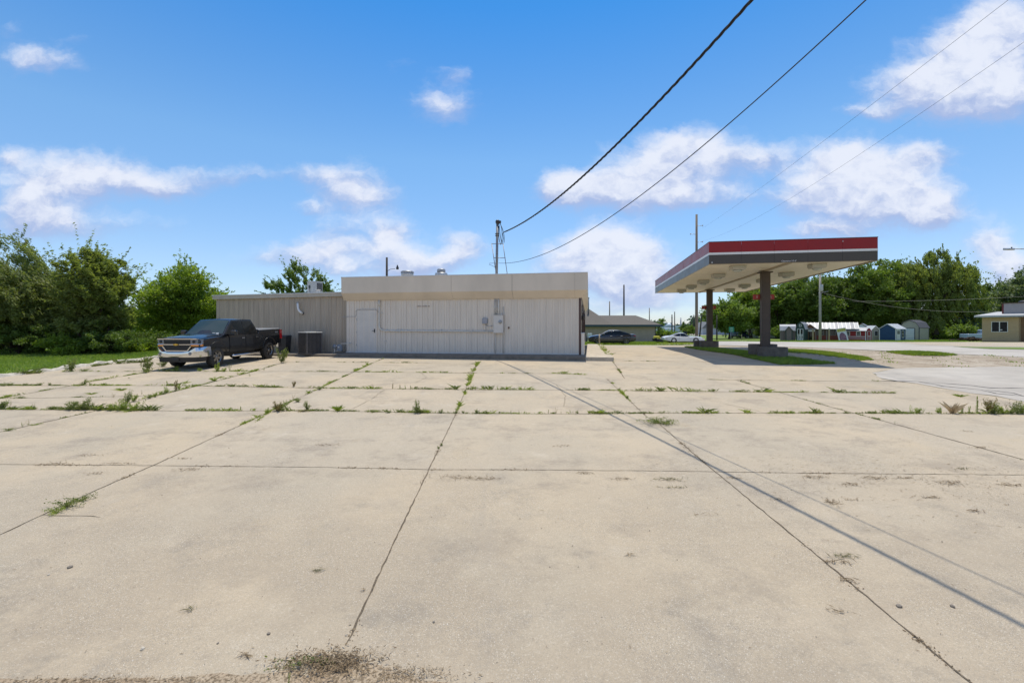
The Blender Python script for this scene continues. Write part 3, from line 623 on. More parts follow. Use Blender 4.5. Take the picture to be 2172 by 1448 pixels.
# ---------------------------------------------------------------- plant standing by and on the buildings
M_COND = pm('brown_grey_louvre', (.10,.092,.09), .5, .2, var=.2, scale=8)
M_CONDL = pm('light_grey_case', (.46,.45,.42), .5, var=.12, scale=5)
def condenser(name, loc, rz, w, h, label, top=True):
    t = thing(name, loc, label, 'air conditioner', rz)
    MB().box(-w/2+.03,w/2-.03,-w/2+.03,w/2-.03,.06,h-.05).build('coil', M_DARK, t)
    mb = MB(); s = w/2
    nn = 11
    for sx in range(nn):
        x = -s+.08+(w-.16)*sx/(nn-1); mb.box(x-.012,x+.012,-s,-s+.028,.06,h-.05); mb.box(x-.012,x+.012,s-.028,s,.06,h-.05)
        mb.box(s-.028,s,x-.012,x+.012,.06,h-.05); mb.box(-s,-s+.028,x-.012,x+.012,.06,h-.05)
    mb.build('louvre_panel', M_COND, t)
    mb = MB()
    for x in (-s, s-.07):
        for y in (-s, s-.07): mb.box(x-.003,x+.073,y-.003,y+.073,.04,h-.04)
    mb.box(-s-.006,s+.006,-s-.006,s+.006,0,.058); mb.build('corner_post', M_COND, t)
    mb = MB().bbox(-s-.012,s+.012,-s-.012,s+.012,h-.049,h,.02); mb.lathe((0,0,h+.001),[(.30,0),(.30,.03),(.27,.03)],20,caps=False)
    for k in range(5): mb.lathe((0,0,h+.02),[(.05+.05*k,0),(.056+.05*k,.008),(.062+.05*k,0)],20,caps=False)
    mb.build('fan_grille', M_CONDL, t); return t
pc = bw(*[wp(655, 745, -.75)[0], -.62], 1.56)
condenser('air_conditioner', pc, R(-38), .92, 1.22, 'dark louvred air conditioner unit on the slab against the beige annex')
pb = bw(wp(600, 745, -.3)[0], -.2, 1.5)
t = thing('waste_bin', pb, 'narrow black bin by the beige wall behind the pickup tailgate', 'bin', -A)
MB().rings([[(-.25,-.2,0),(.25,-.2,0),(.25,.2,0),(-.25,.2,0)],[(-.3,-.24,1.0),(.3,-.24,1.0),(.3,.24,1.0),(-.3,.24,1.0)]]).build('body', M_DARK, t)
MB().rings([[(-.33,-.27,1.0),(.33,-.27,1.0),(.33,.27,1.0),(-.33,.27,1.0)],[(-.28,-.2,1.09),(.28,-.2,1.09),(.28,.24,1.09),(-.28,.24,1.09)]]).build('lid', M_DARK, t)
# gas meter
gm = bw(wp(716, 735, -.3)[0], -.28, 1.6); t = thing('gas_meter', gm, 'grey gas meter and regulator on the wall left of the white door', 'gas meter', -A)
M_GREY = pm('grey_meter_paint', (.20,.23,.27), .45, var=.2, scale=10)
MB().bbox(-.02,.26,-.1,.1,.12,.46,.04).build('meter_body', M_GREY, t); MB().lathe((-.2,0,.36),[(.001,-.07),(.09,-.05),(.13,0),(.09,.05),(.001,.08)],14,'y').build('regulator', M_GREY, t)
MB().tube([(-.2,0,-.04),(-.2,0,.3)],.022,8).tube([(.2,0,.46),(.2,0,.53),(.72,.0,.53),(.72,.2,.53)],.022,8).tube([(-.2,.0,.36),(.02,0,.42)],.03,8).tube([(-.32,0,.0),(-.1,0,.1),(.1,0,.12)],.02,6).build('pipe', M_PIPE, t)
MB().lathe((.12,-.101,.33),[(.05,0),(.05,-.02),(.001,-.022)],12,'y').build('dial', M_TRIM, t)
# roof unit on the annex
ru = at(668, 618, 28.5); t = thing('rooftop_unit', (ru.x, ru.y, 5.02), 'boxy grey and dark air conditioner standing on the annex roof', 'air conditioner', R(-38))
MB().bbox(-.33,.33,-.33,.33,.03,.86,.02).build('case', M_CONDL, t)
mb = MB()
for k in range(12): mb.box(-.345,-.331,-.27,.27,.1+k*.06,.13+k*.06); mb.box(.05,.31,-.345,-.331,.1+k*.06,.13+k*.06) if 0 else None
mb.build('louvre', M_DARK, t); MB().box(-.347,-.332,-.29,.29,.07,.80).build('coil', M_COND, t)
MB().box(.332,.347,-.05,.29,.3,.78).build('coil', M_COND, t); MB().box(-.35,.35,-.35,.35,.861,.885).build('lid', M_TRIM, t)
MB().box(-.08,.06,-.37,-.331,.45,.62).tube([(0,-.35,.45),(.04,-.37,.3),(.1,-.36,.1)],.012,6).build('switch_box', M_DARK, t)
t2 = at(679, 618, 28.2); t = thing('roof_vent', (t2.x, t2.y-.3, 5.05), 'small white vent stub beside the grey unit on the annex roof', 'vent', 0)
MB().cyl((0,0,0),.11,.26,14).build('stack', M_DOOR, t); MB().lathe((0,0,.261),[(.15,0),(.15,.03),(.05,.05),(.001,.05)],14).build('cap', M_DOOR, t)
# exhaust fans on the main roof
def fan(px, py, D, label, prof):
    p_ = at(px, py, D); t = thing('exhaust_fan', (p_.x, p_.y, 5.78), label, 'roof fan', 0, 'mushroom fans on the store roof')
    MB().box(-.3,.3,-.3,.3,-.45,.24).build('curb', M_GALV, t); MB().lathe((0,0,.24), prof[0], 24).build('fan_housing', M_GALV, t); MB().lathe((0,0,.24), prof[1], 24).build('fan_cap', pm('weathered_aluminium', (.33,.34,.35), .5, .5, var=.3, scale=9), t)
fan(864, 580, 27, 'squat grey mushroom exhaust fan on the store roof near the pole', ([(.2,0),(.3,.02),(.36,.08),(.37,.2),(.36,.24),(.001,.25)], [(.39,.245),(.39,.3),(.33,.36),(.25,.375),(.001,.38)]))
fan(936, 578, 27, 'taller grey exhaust fan with stepped cap, nearer the mast, on the store roof', ([(.2,0),(.33,.03),(.38,.14),(.35,.24),(.001,.27)], [(.24,.25),(.25,.43),(.21,.48),(.001,.5)]))

# ---------------------------------------------------------------- service mast and cables
M_CABLE = pm('black_cable', (.012,.013,.016), .6); M_STEEL = pm('mast_steel', (.24,.25,.27), .5, .5, var=.25, scale=8)
MD = 24.6
def ma(px, py, d=0.): return at(px, py, MD+d)
mb_ = ma(1053, 585); mast = thing('service_mast', (mb_.x, mb_.y, 5.35), 'tall grey steel service mast with braces standing on the store roof', 'mast')
MB().tube([(0,0,0), ma(1055,473)-mast.location], [.075,.065], 12).build('mast_pipe', M_STEEL, mast)
hd = ma(1055.5,470.5)-mast.location
MB().lathe(tuple(hd), [(.06,-.12),(.1,-.1),(.12,.02),(.09,.09),(.001,.11)], 12).obox(tuple(hd+Vector((.09,-.03,-.02))), .16,.16,.12, .3).build('weatherhead', M_DARK, mast)
for z, w in ((496,.11),(500,.11)): q = ma(1054.6,z)-mast.location; MB().lathe(tuple(q), [(.08,-.02),(w,-.02),(w,.02),(.08,.02)], 10).build('clamp', M_DARK, mast)
l = lambda a, b, r=.022, n=6: MB().tube([ma(*a)-mast.location, ma(*b)-mast.location], r, n)
l((1043,517,.9),(1052,578,.0)).build('brace', M_STEEL, mast); l((1067,517,.9),(1076,582,.6)).build('brace', M_STEEL, mast)
l((1042,517,.9),(1068,517,.9),.02).build('cross_bar', M_STEEL, mast); l((1048,547,.5),(1072,547,.7),.02).build('cross_bar', M_STEEL, mast)
L0 = mast.location
mb = MB()
for a, b, c, d in (((1058,472),(1060,490),(1061,508),(1065,516)),((1061,474),(1066,488),(1066,503),(1064,516)),((1060,473),(1068,490),(1071,503),(1069,515)),((1058,480),(1057,496),(1058,510),(1062,519))):
    P0, P1, P2, P3 = [ma(*q)-L0 for q in (a,b,c,d)]; pts = []
    for i in range(11):
        s = i/10; pts.append(P0*(1-s)**3+P1*3*s*(1-s)**2+P2*3*s*s*(1-s)+P3*s**3+Vector((0,-.25*math.sin(math.pi*s),0)))
    mb.tube(pts, .016, 6)
mb.tube([ma(1065,516)-L0, ma(1068,506)-L0+Vector((0,-.1,0)), ma(1066,497)-L0+Vector((0,-.2,0)), ma(1069,492.5)-L0], .014, 6); mb.build('drip_loop', M_CABLE, mast)
MB().tube([ma(1056,559)-L0, ma(1046,558)-L0, ma(1038,558.5)-L0, ma(1037.5,561)-L0, ma(1043,563)-L0, ma(1051,567)-L0], .010, 6).build('cable_tail', M_CABLE, mast)
q = ma(1079.5, 575)-L0; MB().cyl((q.x,q.y+.2,0),.06,.6,10).build('roof_stub', M_STEEL, mast)
def wire(name, S0, P1, c, b, tmax, r, label, twist=0, n=70, sides=6):
    L = S0.y-P1.y; pts = []
    for i in range(n+1):
        t = tmax*i/n; f = t/L
        pts.append(Vector((S0.x+(P1.x-S0.x)*f, S0.y-t, S0.z+b*t+c*t*t)))
    mb = MB()
    if twist:
        d = (pts[-1]-pts[0]).normalized(); u = d.cross(Vector((0,0,1))).normalized(); w = u.cross(d); M_ = n*4
        for k in range(3):
            st = []
            for i in range(M_+1):
                f = i/M_*n; j = min(int(f), n-1); p_ = pts[j].lerp(pts[j+1], f-j); s = (pts[0]-p_).length; a = s*2*math.pi/twist+k*2*math.pi/3
                st.append(p_+(u*math.cos(a)+w*math.sin(a))*r*1.05)
            mb.tube(st, r, 5)
    else: mb.tube(pts, r, sides)
    return tag(mb.build(name, M_CABLE, loc=tuple(S0)), label, 'cable')
wire('overhead_cable', at(1070,492,24.5), at(1595,0,8.6), .00985, -.0931, 27, .0175, 'thick twisted black service cable running from the mast head up over the lot', twist=.85, n=140)
wire('overhead_cable', at(1058,558,24.5), at(1833,0,7.0), .0141, -.161, 27, .011, 'thinner straight black cable running from low on the mast up over the lot', n=80)
# ---------------------------------------------------------------- fuel canopy
M_RED = pm('red_enamel_panel', (.29,.012,.012), .36, var=.08, scale=1.5, spec=.38)
M_WHT = pm('white_enamel_stripe', (.78,.76,.72), .4)
M_GRB = pm('dark_grey_enamel_panel', (.078,.066,.052), .36, var=.08, scale=1.5, spec=.38)
M_DECK = pm('cream_canopy_soffit', (.78,.70,.55), .55, var=.12, scale=.7, stretch=(1,6,1))
M_COL = pm('brown_painted_column', (.075,.056,.042), .6, var=.2, scale=3)
M_LENS = pm('frosted_lens', (.45,.46,.40), .25, var=.06, scale=8)
M_SIGN = pm('faded_red_sign', (.36,.035,.022), .5, var=.15, scale=5)
M_WTXT = pm('white_lettering', (.75,.74,.72), .5)
CZ = 6.14; cano = thing('fuel_canopy', (9.70, 22.4, 1.36), 'flat fuel station canopy with red, white and dark fascia on two brown columns', 'canopy', -A)
c0 = CZ-1.36; CWd, CLn, CH = 7.42, 18.5, 1.07
MB().box(.03,CWd-.03,.03,CLn-.03,c0+.06,c0+.9).build('roof_deck', M_ROOF, cano)
mb = MB()                                   # soffit of long pans running along the canopy
npan = 24; pw = (CWd-.08)/npan
for i in range(npan):
    x = .04+i*pw; mb.box(x+.004, x+pw-.004, .04, CLn-.04, c0+.02, c0+.055)
mb.build('soffit', M_DECK, cano)
def band(z0, z1, pr, name, mat):
    mb = MB()
    nx, ny = 5, 9
    g = .004
    for i in range(nx):
        a, b = -pr+(CWd+2*pr)*i/nx, -pr+(CWd+2*pr)*(i+1)/nx
        mb.box(a+(g if i else 0), b-(g if i < nx-1 else 0), -pr, .02-pr, z0, z1); mb.box(a+g, b-g, CLn-.02+pr, CLn+pr, z0, z1)
    mb2 = []
    for i in range(ny):
        a, b = .021-pr+(CLn-.042+2*pr)*i/ny, .021-pr+(CLn-.042+2*pr)*(i+1)/ny
        w1, w2 = rng.uniform(-.010,.010, 2)   # panels that have warped a little
        for s in (0, 1):
            x = -pr if s == 0 else CWd+pr; xi = x+.02 if s == 0 else x-.02; sg = 1 if s == 0 else -1
            mb.rings([[(x+sg*abs(w1),a+g,z0),(x+sg*abs(w2),b-g,z0),(xi+sg*.02,b-g,z0),(xi+sg*.02,a+g,z0)],[(x,a+g,z1),(x,b-g,z1),(xi+sg*.02,b-g,z1),(xi+sg*.02,a+g,z1)]])
    return mb.build(name, mat, cano)
band(c0, c0+.445, 0, 'lower_band', M_GRB); band(c0+.447, c0+.553, .006, 'white_stripe', M_WHT); band(c0+.555, c0+CH, 0, 'red_band', M_RED)
MB().box(-.012,CWd+.012,-.012,.03,c0+CH+.001,c0+CH+.03).box(-.012,.03,.03,CLn,c0+CH+.001,c0+CH+.03).box(CWd-.03,CWd+.012,.03,CLn,c0+CH+.001,c0+CH+.03).box(-.012,CWd+.012,CLn,CLn+.012,c0+CH+.001,c0+CH+.03).build('top_trim', M_GRB, cano)
MB().box(.0,CWd,.022,.04,c0-.03,c0-.001).box(.0,.03,.04,CLn,c0-.03,c0-.001).box(CWd-.03,CWd,.04,CLn,c0-.03,c0-.001).build('drip_edge', pm('tan_drip_edge', (.35,.27,.16), .5), cano)
text_mesh("Clearance 14' 6\"", .10, 'clearance_text', M_WTXT, cano, Matrix.Translation((3.62,-.0055,c0+.06)) @ STAND)
MB().lathe((.14,-.001,c0+.07),[(.03,0),(.03,-.01),(.001,-.01)],10,'y').build('rivet', M_WHT, cano)
MB().lathe((5.95,-.001,c0+.93),[(.022,0),(.022,-.01),(.001,-.01)],8,'y').build('rivet', M_WHT, cano)
MB().box(3.66,3.80,.1,CLn-.1,c0-.045,c0+.018).box(3.62,3.66,.1,CLn-.1,c0-.018,c0+.018).build('centre_channel', pm('tan_channel', (.40,.33,.23), .55, var=.15, scale=2), cano)
COLS = ((3.73, 3.3), (3.73, 15.0))
for i, (x, y) in enumerate(COLS):
    zb = G(22.4+y)-1.36-.1
    MB().box(x-.215,x+.215,y-.15,y+.15,zb,c0-.046).box(x-.17,x+.17,y-.156,y+.156,zb,c0-.08).build('column', M_COL, cano)
    MB().box(x-.34,x+.34,y-.2,y+.2,c0-.11,c0-.05).build('column_cap', M_COL, cano)
    zs = 4.72-1.36+(0 if i == 0 else -.05)
    sg = MB().box(x-.55,x+.53,y+.16,y+.24,zs-.14,zs+.14).build('pump_number_sign', M_SIGN, cano)
    for s, ch in zip((-.36,.34), ('8','6') if i == 0 else ('7','5')): text_mesh(ch, .22, 'number', pm('pale_sign_number', (.55,.35,.30), .5), sg, Matrix.Translation((x+s, y+.155, zs)) @ STAND)
    MB().lathe((x+.16,y-.16,zb+.62),[(.001,-.05),(.05,-.03),(.06,.05),(.001,.09)],8,'y').tube([(x+.16,y-.17,zb+.62),(x+.27,y-.19,zb+.52)],.03,6).build('fuse_box', M_DARK, cano)
for ix, x in enumerate((1.62, 5.3)):
    for k in range(5):
        y = 1.0+3.55*k
        lt = MB().bbox(x-.34,x+.34,y-.27,y+.27,c0-.13,c0+.018,.02)
        lt.rings([[(x-.34,y-.27,c0-.13),(x+.34,y-.27,c0-.13),(x+.34,y+.27,c0-.13),(x-.34,y+.27,c0-.13)],[(x-.30,y-.23,c0-.2),(x+.30,y-.23,c0-.2),(x+.30,y+.23,c0-.2),(x-.30,y+.23,c0-.2)]])
        L = lt.build('canopy_light', pm('light_housing', (.42,.40,.34), .45, var=.06, scale=6), cano)
        MB().lathe((x,y,c0-.2),[(.20,0),(.20,-.05),(.16,-.09),(.001,-.10)],18).build('lens', M_LENS, L)
        MB().box(x-.347,x-.341,y-.2,y+.2,c0-.12,c0-.02).box(x-.3,x+.3,y-.277,y-.271,c0-.115,c0-.02).build('lamp_panel', M_LENS, L)
# planters
M_PLNT = pm('dark_weathered_concrete', (.14,.12,.10), .85, var=.35, scale=3, bump=.6, bscale=20)
def planter(px, D, w, d, ztop, label, rnd=.34):
    x = (px-CX)/F*D; z0 = G(D)-.05; t = thing('planter', (x,D,z0), label, 'planter', -A, 'concrete planters under the canopy')
    def ring(s, z):
        pts = []
        for cx, cy, a0 in ((w/2-rnd,d/2-rnd,0),(-w/2+rnd,d/2-rnd,90),(-w/2+rnd,-d/2+rnd,180),(w/2-rnd,-d/2+rnd,270)):
            for k in range(6): a = R(a0+90*k/5); pts.append(((cx+rnd*math.cos(a))*s,(cy+rnd*math.sin(a))*s,z))
        return pts
    h = ztop-z0
    MB().rings([ring(1,0),ring(1,h-.015),ring(.985,h),ring(.87,h),ring(.86,h-.08)], caps=False).build('wall', M_PLNT, t)
    MB().rings([ring(.87,h-.16),ring(.87,h-.075)]).build('soil', M_DIRT, t)
planter(1617.5, 25.6, 1.40, .95, 2.10, 'concrete planter block around the foot of the nearer canopy column')
planter(1638.5, 24.35, 1.42, .85, 1.98, 'rounded concrete planter in front of the nearer canopy column, nearest to camera')
planter(1503.5, 36.4, 1.36, 1.1, 1.98, 'rounded concrete planter around the foot of the farther canopy column')
planter(1486.5, 37.6, 1.1, .9, 1.98, 'small dark concrete planter left of the farther canopy column')

# ---------------------------------------------------------------- vehicles
M_TYRE = pm('tyre_rubber', (.022,.022,.022), .8, var=.3, scale=20); M_RIM = pm('polished_alloy', (.27,.27,.275), .32, 1.0)
M_CHR = pm('chrome', (.66,.67,.69), .12, 1.0); M_GLS = pm('tinted_glass', (.010,.012,.013), .05, spec=.45); M_PLAS = pm('black_plastic', (.018,.018,.018), .55)
M_LAMP = pm('headlamp_lens', (.20,.21,.22), .10, spec=.6); M_AMB = pm('amber_lens', (.75,.28,.03), .15, coat=.4); M_REDL = pm('red_tail_lens', (.38,.012,.015), .12, coat=.5)
M_BLK = pm('black_car_paint', (.010,.0105,.0115), .25, spec=.4, coat=.65); M_GRYP = pm('dark_grey_car_paint', (.035,.038,.048), .25, .5, coat=1.0); M_CREAM = pm('white_car_paint', (.72,.71,.67), .25, coat=1.0)
M_NAVY = pm('navy_car_paint', (.012,.018,.04), .25, coat=1.0)
def wheel(parent, x, y, r, w, spokes=5, rimr=.62, rim=M_RIM, sw=.09):
    o = 1 if y > 0 else -1
    tr = MB().lathe((x,y,r), [(r*rimr,-w/2),(r*.86,-w/2),(r*.97,-w*.42),(r,-w*.28),(r,w*.28),(r*.97,w*.42),(r*.86,w/2),(r*rimr,w/2)], 28, 'y', caps=False)
    wo = bpy.data.objects.new('wheel', tr.build('tmp', M_TYRE, None).data); bpy.data.objects.remove(bpy.data.objects['tmp']); C.objects.link(wo); wo.parent = parent; wo.data.name = 'wheel'
    mb = MB().lathe((x,y,r), [(r*rimr,-w*.48),(r*rimr,w*.48)], 28, 'y', caps=False)
    f = y+o*w*.36
    mb.lathe((x,f,r), [(r*rimr,o*.02),(r*rimr*.92,o*.02),(r*rimr*.9,-o*.03)], 28, 'y', caps=False); mb.lathe((x,f,r),[(r*.14,-o*.03),(r*.14,o*.012),(r*.06,o*.02),(.001,o*.02)],12,'y')
    for k in range(spokes):
        a = 2*math.pi*k/spokes+.3; c, s = math.cos(a), math.sin(a); w0, w1 = r*sw*1.1, r*sw*1.6
        pts = []
        for rr, ww in ((r*.1,w0),(r*rimr*.96,w1)): pts += [(x+c*rr-s*ww, f, r+s*rr+c*ww),(x+c*rr+s*ww, f, r+s*rr-c*ww)]
        mb.rings([[pts[0],pts[1],pts[3],pts[2]], [(p[0],p[1]-o*.03,p[2]) for p in (pts[0],pts[1],pts[3],pts[2])]])
    mb.build('rim', rim, wo); MB().lathe((x,y-o*.02,r),[(r*rimr*.93,0),(.001,o*.01)],20,'y').build('brake_disc', M_PLAS, wo)
    return wo
def boolcut(o, cyls):
    """cut wheel arches: (x, z, r) cylinders across the body"""
    for (x, z, r) in cyls:
        cm = MB().lathe((x,0,z), [(r,-3),(r,3)], 32, 'y', smooth=False).build('cut', M_PLAS); md = o.modifiers.new('b','BOOLEAN'); md.operation = 'DIFFERENCE'; md.object = cm; md.solver = 'EXACT'
        dg = bpy.context.evaluated_depsgraph_get(); me = bpy.data.meshes.new_from_object(o.evaluated_get(dg)); o.modifiers.clear(); o.data = me; bpy.data.objects.remove(cm)
def shade(o, ang=32):
    me = o.data; me.polygons.foreach_set('use_smooth', [True]*len(me.polygons))
    try: me.set_sharp_from_angle(angle=R(ang))
    except Exception: pass
def lerp_tab(t, x):
    if x <= t[0][0]: return t[0][1:]
    for a, b in zip(t, t[1:]):
        if x <= b[0]: k = (x-a[0])/(b[0]-a[0]); return tuple(p+(q-p)*k for p, q in zip(a[1:], b[1:]))
    return t[-1][1:]
def carbody(parent, name, mat, stations, arches, prof=None, sub=1):
    """stations: x, bottom z, belt z, half width at belt, crown height over the belt"""
    prof = prof or [(.90,0.),(.985,.12),(1.0,.35),(1.0,.62),(.985,.86),(.955,.97),(.90,1.0)]
    rr = []
    for (x, zb, zt, hw, cr) in stations:
        half = [(hw*a, zb+(zt-zb)*b) for a, b in prof]; top = [(hw*.6, zt+cr*.75), (hw*.25, zt+cr), (0, zt+cr*1.02)]
        h = half+top; ring = [(x, a, b) for a, b in h]+[(x, -a, b) for a, b in h[::-1][1:]]; rr.append(ring)
    o = MB().rings(rr, smooth=False).build(name, mat, parent); boolcut(o, arches); shade(o, 28); return o
def cabin(parent, mat, base, roof, wb, wr, zb, nm='cab', side_div=(), inset=.045, glass=M_GLS, sglass=None):
    """base/roof: lists of x along the side outline, front to back (windscreen foot, roof front, roof back, rear foot)"""
    (xf, xrf, xrr, xr), zr = base, roof
    def hw(z): return wb+(wr-wb)*(z-zb)/(zr-zb)
    crown = .035
    sec = []
    for x, z in ((xf,zb),(xf+(xrf-xf)*.5,zb+(zr-zb)*.52),(xrf,zr-.015),((xrf+xrr)/2,zr),(xrr,zr-.02),(xrr+(xr-xrr)*.5,zb+(zr-zb)*.54),(xr,zb)): sec.append((x,z))
    vs = [(x, s*hw(z), z) for s in (1,-1) for x, z in sec]; n = len(sec)
    top = []
    mb = MB(); mb.add([vs[i] for i in range(n)], [tuple(range(n))]); mb.add([vs[i+n] for i in range(n)], [tuple(range(n))])
    for i in range(n-1):
        a, b = sec[i], sec[i+1]; ra = [(a[0]+ (.05 if i==0 else 0)*(1-abs(t)), t*hw(a[1]), a[1]+crown*(1-t*t)*(1 if 0 < i < n-1 else 0)) for t in (1,.6,.2,-.2,-.6,-1)]
        rb = [(b[0], t*hw(b[1]), b[1]+crown*(1-t*t)*(1 if i+1 < n-1 else 0)) for t in (1,.6,.2,-.2,-.6,-1)]
        mb.add(ra+rb, [(k, k+1, k+7, k+6) for k in range(5)])
    o = mb.build(nm, mat, parent); shade(o, 40)
    # windscreen and rear window: curved panes just proud of the shell
    def pane(i0, i1, f0, f1, name):
        P_ = []
        pts = [sec[i0], sec[(i0+i1)//2], sec[i1]]
        rows = []
        for f in (f0, .5, f1):
            if f < .5: k = f*2; q = [a+(b-a)*k for a, b in zip(pts[0], pts[1])]
            else: k = (f-.5)*2; q = [a+(b-a)*k for a, b in zip(pts[1], pts[2])]
            d = Vector((pts[2][0]-pts[0][0], 0, pts[2][1]-pts[0][1])).normalized(); nn = Vector((d.z,0,-d.x)); nn = nn if nn.z > 0 else -nn
            cf = crown if f > .2 else crown*.3
            rows.append([(q[0]+nn.x*.014, t*(hw(q[1])-.07), q[1]+crown*(1-t*t)*(.2+.8*min(1, f*1.2))+nn.z*.014) for t in (1,.6,.2,-.2,-.6,-1)])
        m2 = MB(); m2.add([v for r_ in rows for v in r_], [(j*6+k, j*6+k+1, j*6+k+7, j*6+k+6) for j in range(2) for k in range(5)]); ob = m2.build(name, glass, parent); shade(ob, 60); return ob
    pane(0, 2, .08, .93, 'windscreen'); pane(6, 4, .10, .93, 'rear_window')
    # side windows
    zt, zl = zr-.075, zb+.03
    def xat(z, fr):
        for a, b in ((sec[0],sec[1]),(sec[1],sec[2])) if fr else ((sec[6],sec[5]),(sec[5],sec[4])):
            if min(a[1],b[1]) <= z <= max(a[1],b[1])+1e-6: return a[0]+(b[0]-a[0])*(z-a[1])/(b[1]-a[1])
        return sec[2][0] if fr else sec[4][0]
    cuts = [None]+list(side_div)+[None]
    for s in (1, -1):
        for a, b in zip(cuts, cuts[1:]):
            poly = []
            for z in (zl, (zl+zt)/2, zt): poly.append(((xat(z,1)-inset*2.2 if a is None else a-inset*.5), z))
            for z in (zt, (zl+zt)/2, zl): poly.append(((xat(z,0)+inset*2.2 if b is None else b+inset*.5), z))
            pts = [(x, s*(hw(z)+.010), z) for x, z in poly]
            m2 = MB(); m2.slab(pts, (0,-s,0), .008); m2.build('side_window', sglass or glass, parent)
    return o, hw

# ---- black pickup
tc_ = Vector(((459-CX)/F*20.0, 20.0)); hd_ = Vector((-.115,-.9934)); lf = Vector((.9934,-.115))
axf = tc_-lf*.99; mid = axf-hd_*1.822
pz = (G(axf.y)+G((axf-hd_*3.645).y))/2; pit = math.atan2(G((axf-hd_*3.645).y)-G(axf.y), 3.645)
truck = thing('pickup_truck', (mid.x, mid.y, pz), 'black crew cab pickup with chrome bumper and flat bed cover parked by the beige annex', 'pickup truck', math.atan2(hd_.y, hd_.x), ry=pit)
truck.scale = (.975, 1.03, 1.10)
AX = 1.822; WR = .42
tb = carbody(truck, 'body', M_BLK, [(2.80,.66,1.14,.86,.02),(2.76,.60,1.18,.95,.05),(2.55,.56,1.205,.985,.07),(2.2,.56,1.215,1.0,.085),(1.5,.52,1.24,1.0,.085),(1.3,.50,1.245,1.0,.05),(.9,.50,1.24,1.0,.03),(.3,.50,1.25,1.0,.02),(-1.0,.50,1.26,1.0,.02),(-1.03,.50,1.37,1.0,0),(-2.2,.52,1.375,1.0,0),(-2.84,.60,1.38,.985,0),(-2.88,.64,1.36,.96,0)], [(AX,WR+.05,.55),(-AX,WR+.05,.53)])
hr = []
for x, z, k in ((2.74,1.222,.02),(2.55,1.262,.035),(2.2,1.30,.05),(1.6,1.33,.055),(1.40,1.335,.05)):
    hr.append([(x,t*.86,z-.05*t*t+(k*.35 if .25 < abs(t) < .75 else 0)) for t in (1,.75,.6,.3,0,-.3,-.6,-.75,-1)]+[(x,t*.86,z-.09) for t in (-1,0,1)])
shade(MB().rings(hr).build('hood', M_BLK, truck), 40)
cabin(truck, M_BLK, (1.36,.60,-.76,-1.02), 1.885, .955, .735, 1.262, side_div=(.0,), inset=.06, glass=pm('teal_tinted_glass', (.035,.06,.06), .03, spec=.5), sglass=M_GLS)
for s in (1,-1):
    for a, b, nm in ((1.06,.0,'front'),(-.02,-1.0,'rear')):
        pts = [(a,s*1.002,.56),(b,s*1.002,.56),(b,s*1.016,.80),(b,s*1.014,1.14),(b,s*.985,1.245),(a,s*.985,1.245),(a,s*1.014,1.14),(a,s*1.016,.80)]
        m = MB(); m.add(pts+[(x,y-s*.03,z) for x,y,z in pts], [(0,1,2,7),(7,2,3,6),(6,3,4,5),(8,9,10,15),(15,10,11,14),(14,11,12,13),(0,8,9,1),(5,4,12,13),(0,7,15,8),(7,6,14,15),(6,5,13,14),(1,2,10,9),(2,3,11,10),(3,4,12,11)])
        dr = m.build('door', M_BLK, truck)
        MB().box(b+.10,b+.30,min(s*1.02,s*1.05),max(s*1.02,s*1.05),1.085,1.115).build('door_handle', M_CHR, dr)
        MB().box(b+.02,a-.02,min(s*1.012,s*1.025),max(s*1.012,s*1.025),.79,.815).build('side_moulding', M_BLK, dr)
    for x, r in ((AX,.57),(-AX,.55)):      # wheel-arch lips
        pts = [(x+r*math.cos(a), s*1.0, WR+.05+r*math.sin(a)) for a in np.linspace(R(-2),R(182),18)]
        MB().tube(pts, .012, 6).build('wheel_arch_trim', M_BLK, truck)
    MB().tube([(.98,s*1.02,.40),(.85,s*1.06,.385),(-.85,s*1.06,.385),(-1.0,s*1.02,.40)], .045, 10).build('running_board', M_CHR, truck)
    mr = MB().bbox(.98,1.14,min(s*1.09,s*1.34),max(s*1.09,s*1.34),1.25,1.46,.04).build('side_mirror', M_BLK, truck)
    MB().box(1.02,1.10,min(s*.98,s*1.1),max(s*.98,s*1.1),1.26,1.31).build('mirror_arm', M_PLAS, mr); MB().box(.97,.978,min(s*1.11,s*1.32),max(s*1.11,s*1.32),1.27,1.44).build('mirror_glass', M_CHR, mr)
    # headlight: two-storey lamp with amber strip
    hl = MB().rings([[(2.83,s*.60,.99),(2.80,s*.88,.99),(2.66,s*1.0,.99),(2.5,s*.95,.99)],[(2.83,s*.60,1.165),(2.79,s*.88,1.165),(2.60,s*.995,1.165),(2.5,s*.94,1.165)]]).build('headlight', M_LAMP, truck)
    MB().rings([[(2.842,s*.62,.90),(2.815,s*.88,.90),(2.68,s*1.005,.90),(2.5,s*.95,.90)],[(2.842,s*.62,.965),(2.812,s*.88,.965),(2.67,s*1.004,.965),(2.5,s*.94,.965)]]).build('indicator_lens', M_AMB, hl)
    MB().rings([[(2.86,s*.60,.968),(2.835,s*.89,.968),(2.70,s*1.01,.968),(2.5,s*.95,.968)],[(2.855,s*.60,.987),(2.83,s*.89,.987),(2.69,s*1.01,.987),(2.5,s*.94,.987)]]).build('lamp_trim', M_CHR, hl)
    MB().lathe((2.825,s*.74,1.08),[(.055,0),(.06,.012),(.001,.015)],12,'x').build('lamp_projector', M_PLAS, hl)
    fg = MB().lathe((2.945,s*.66,.63),[(.06,-.02),(.06,.02),(.045,.02),(.04,.01),(.001,.005)],14,'x').build('fog_lamp', M_LAMP, truck)
    MB().box(-2.90,-2.72,min(s*.95,s*1.005),max(s*.95,s*1.005),.92,1.34).build('tail_light', M_REDL, truck)
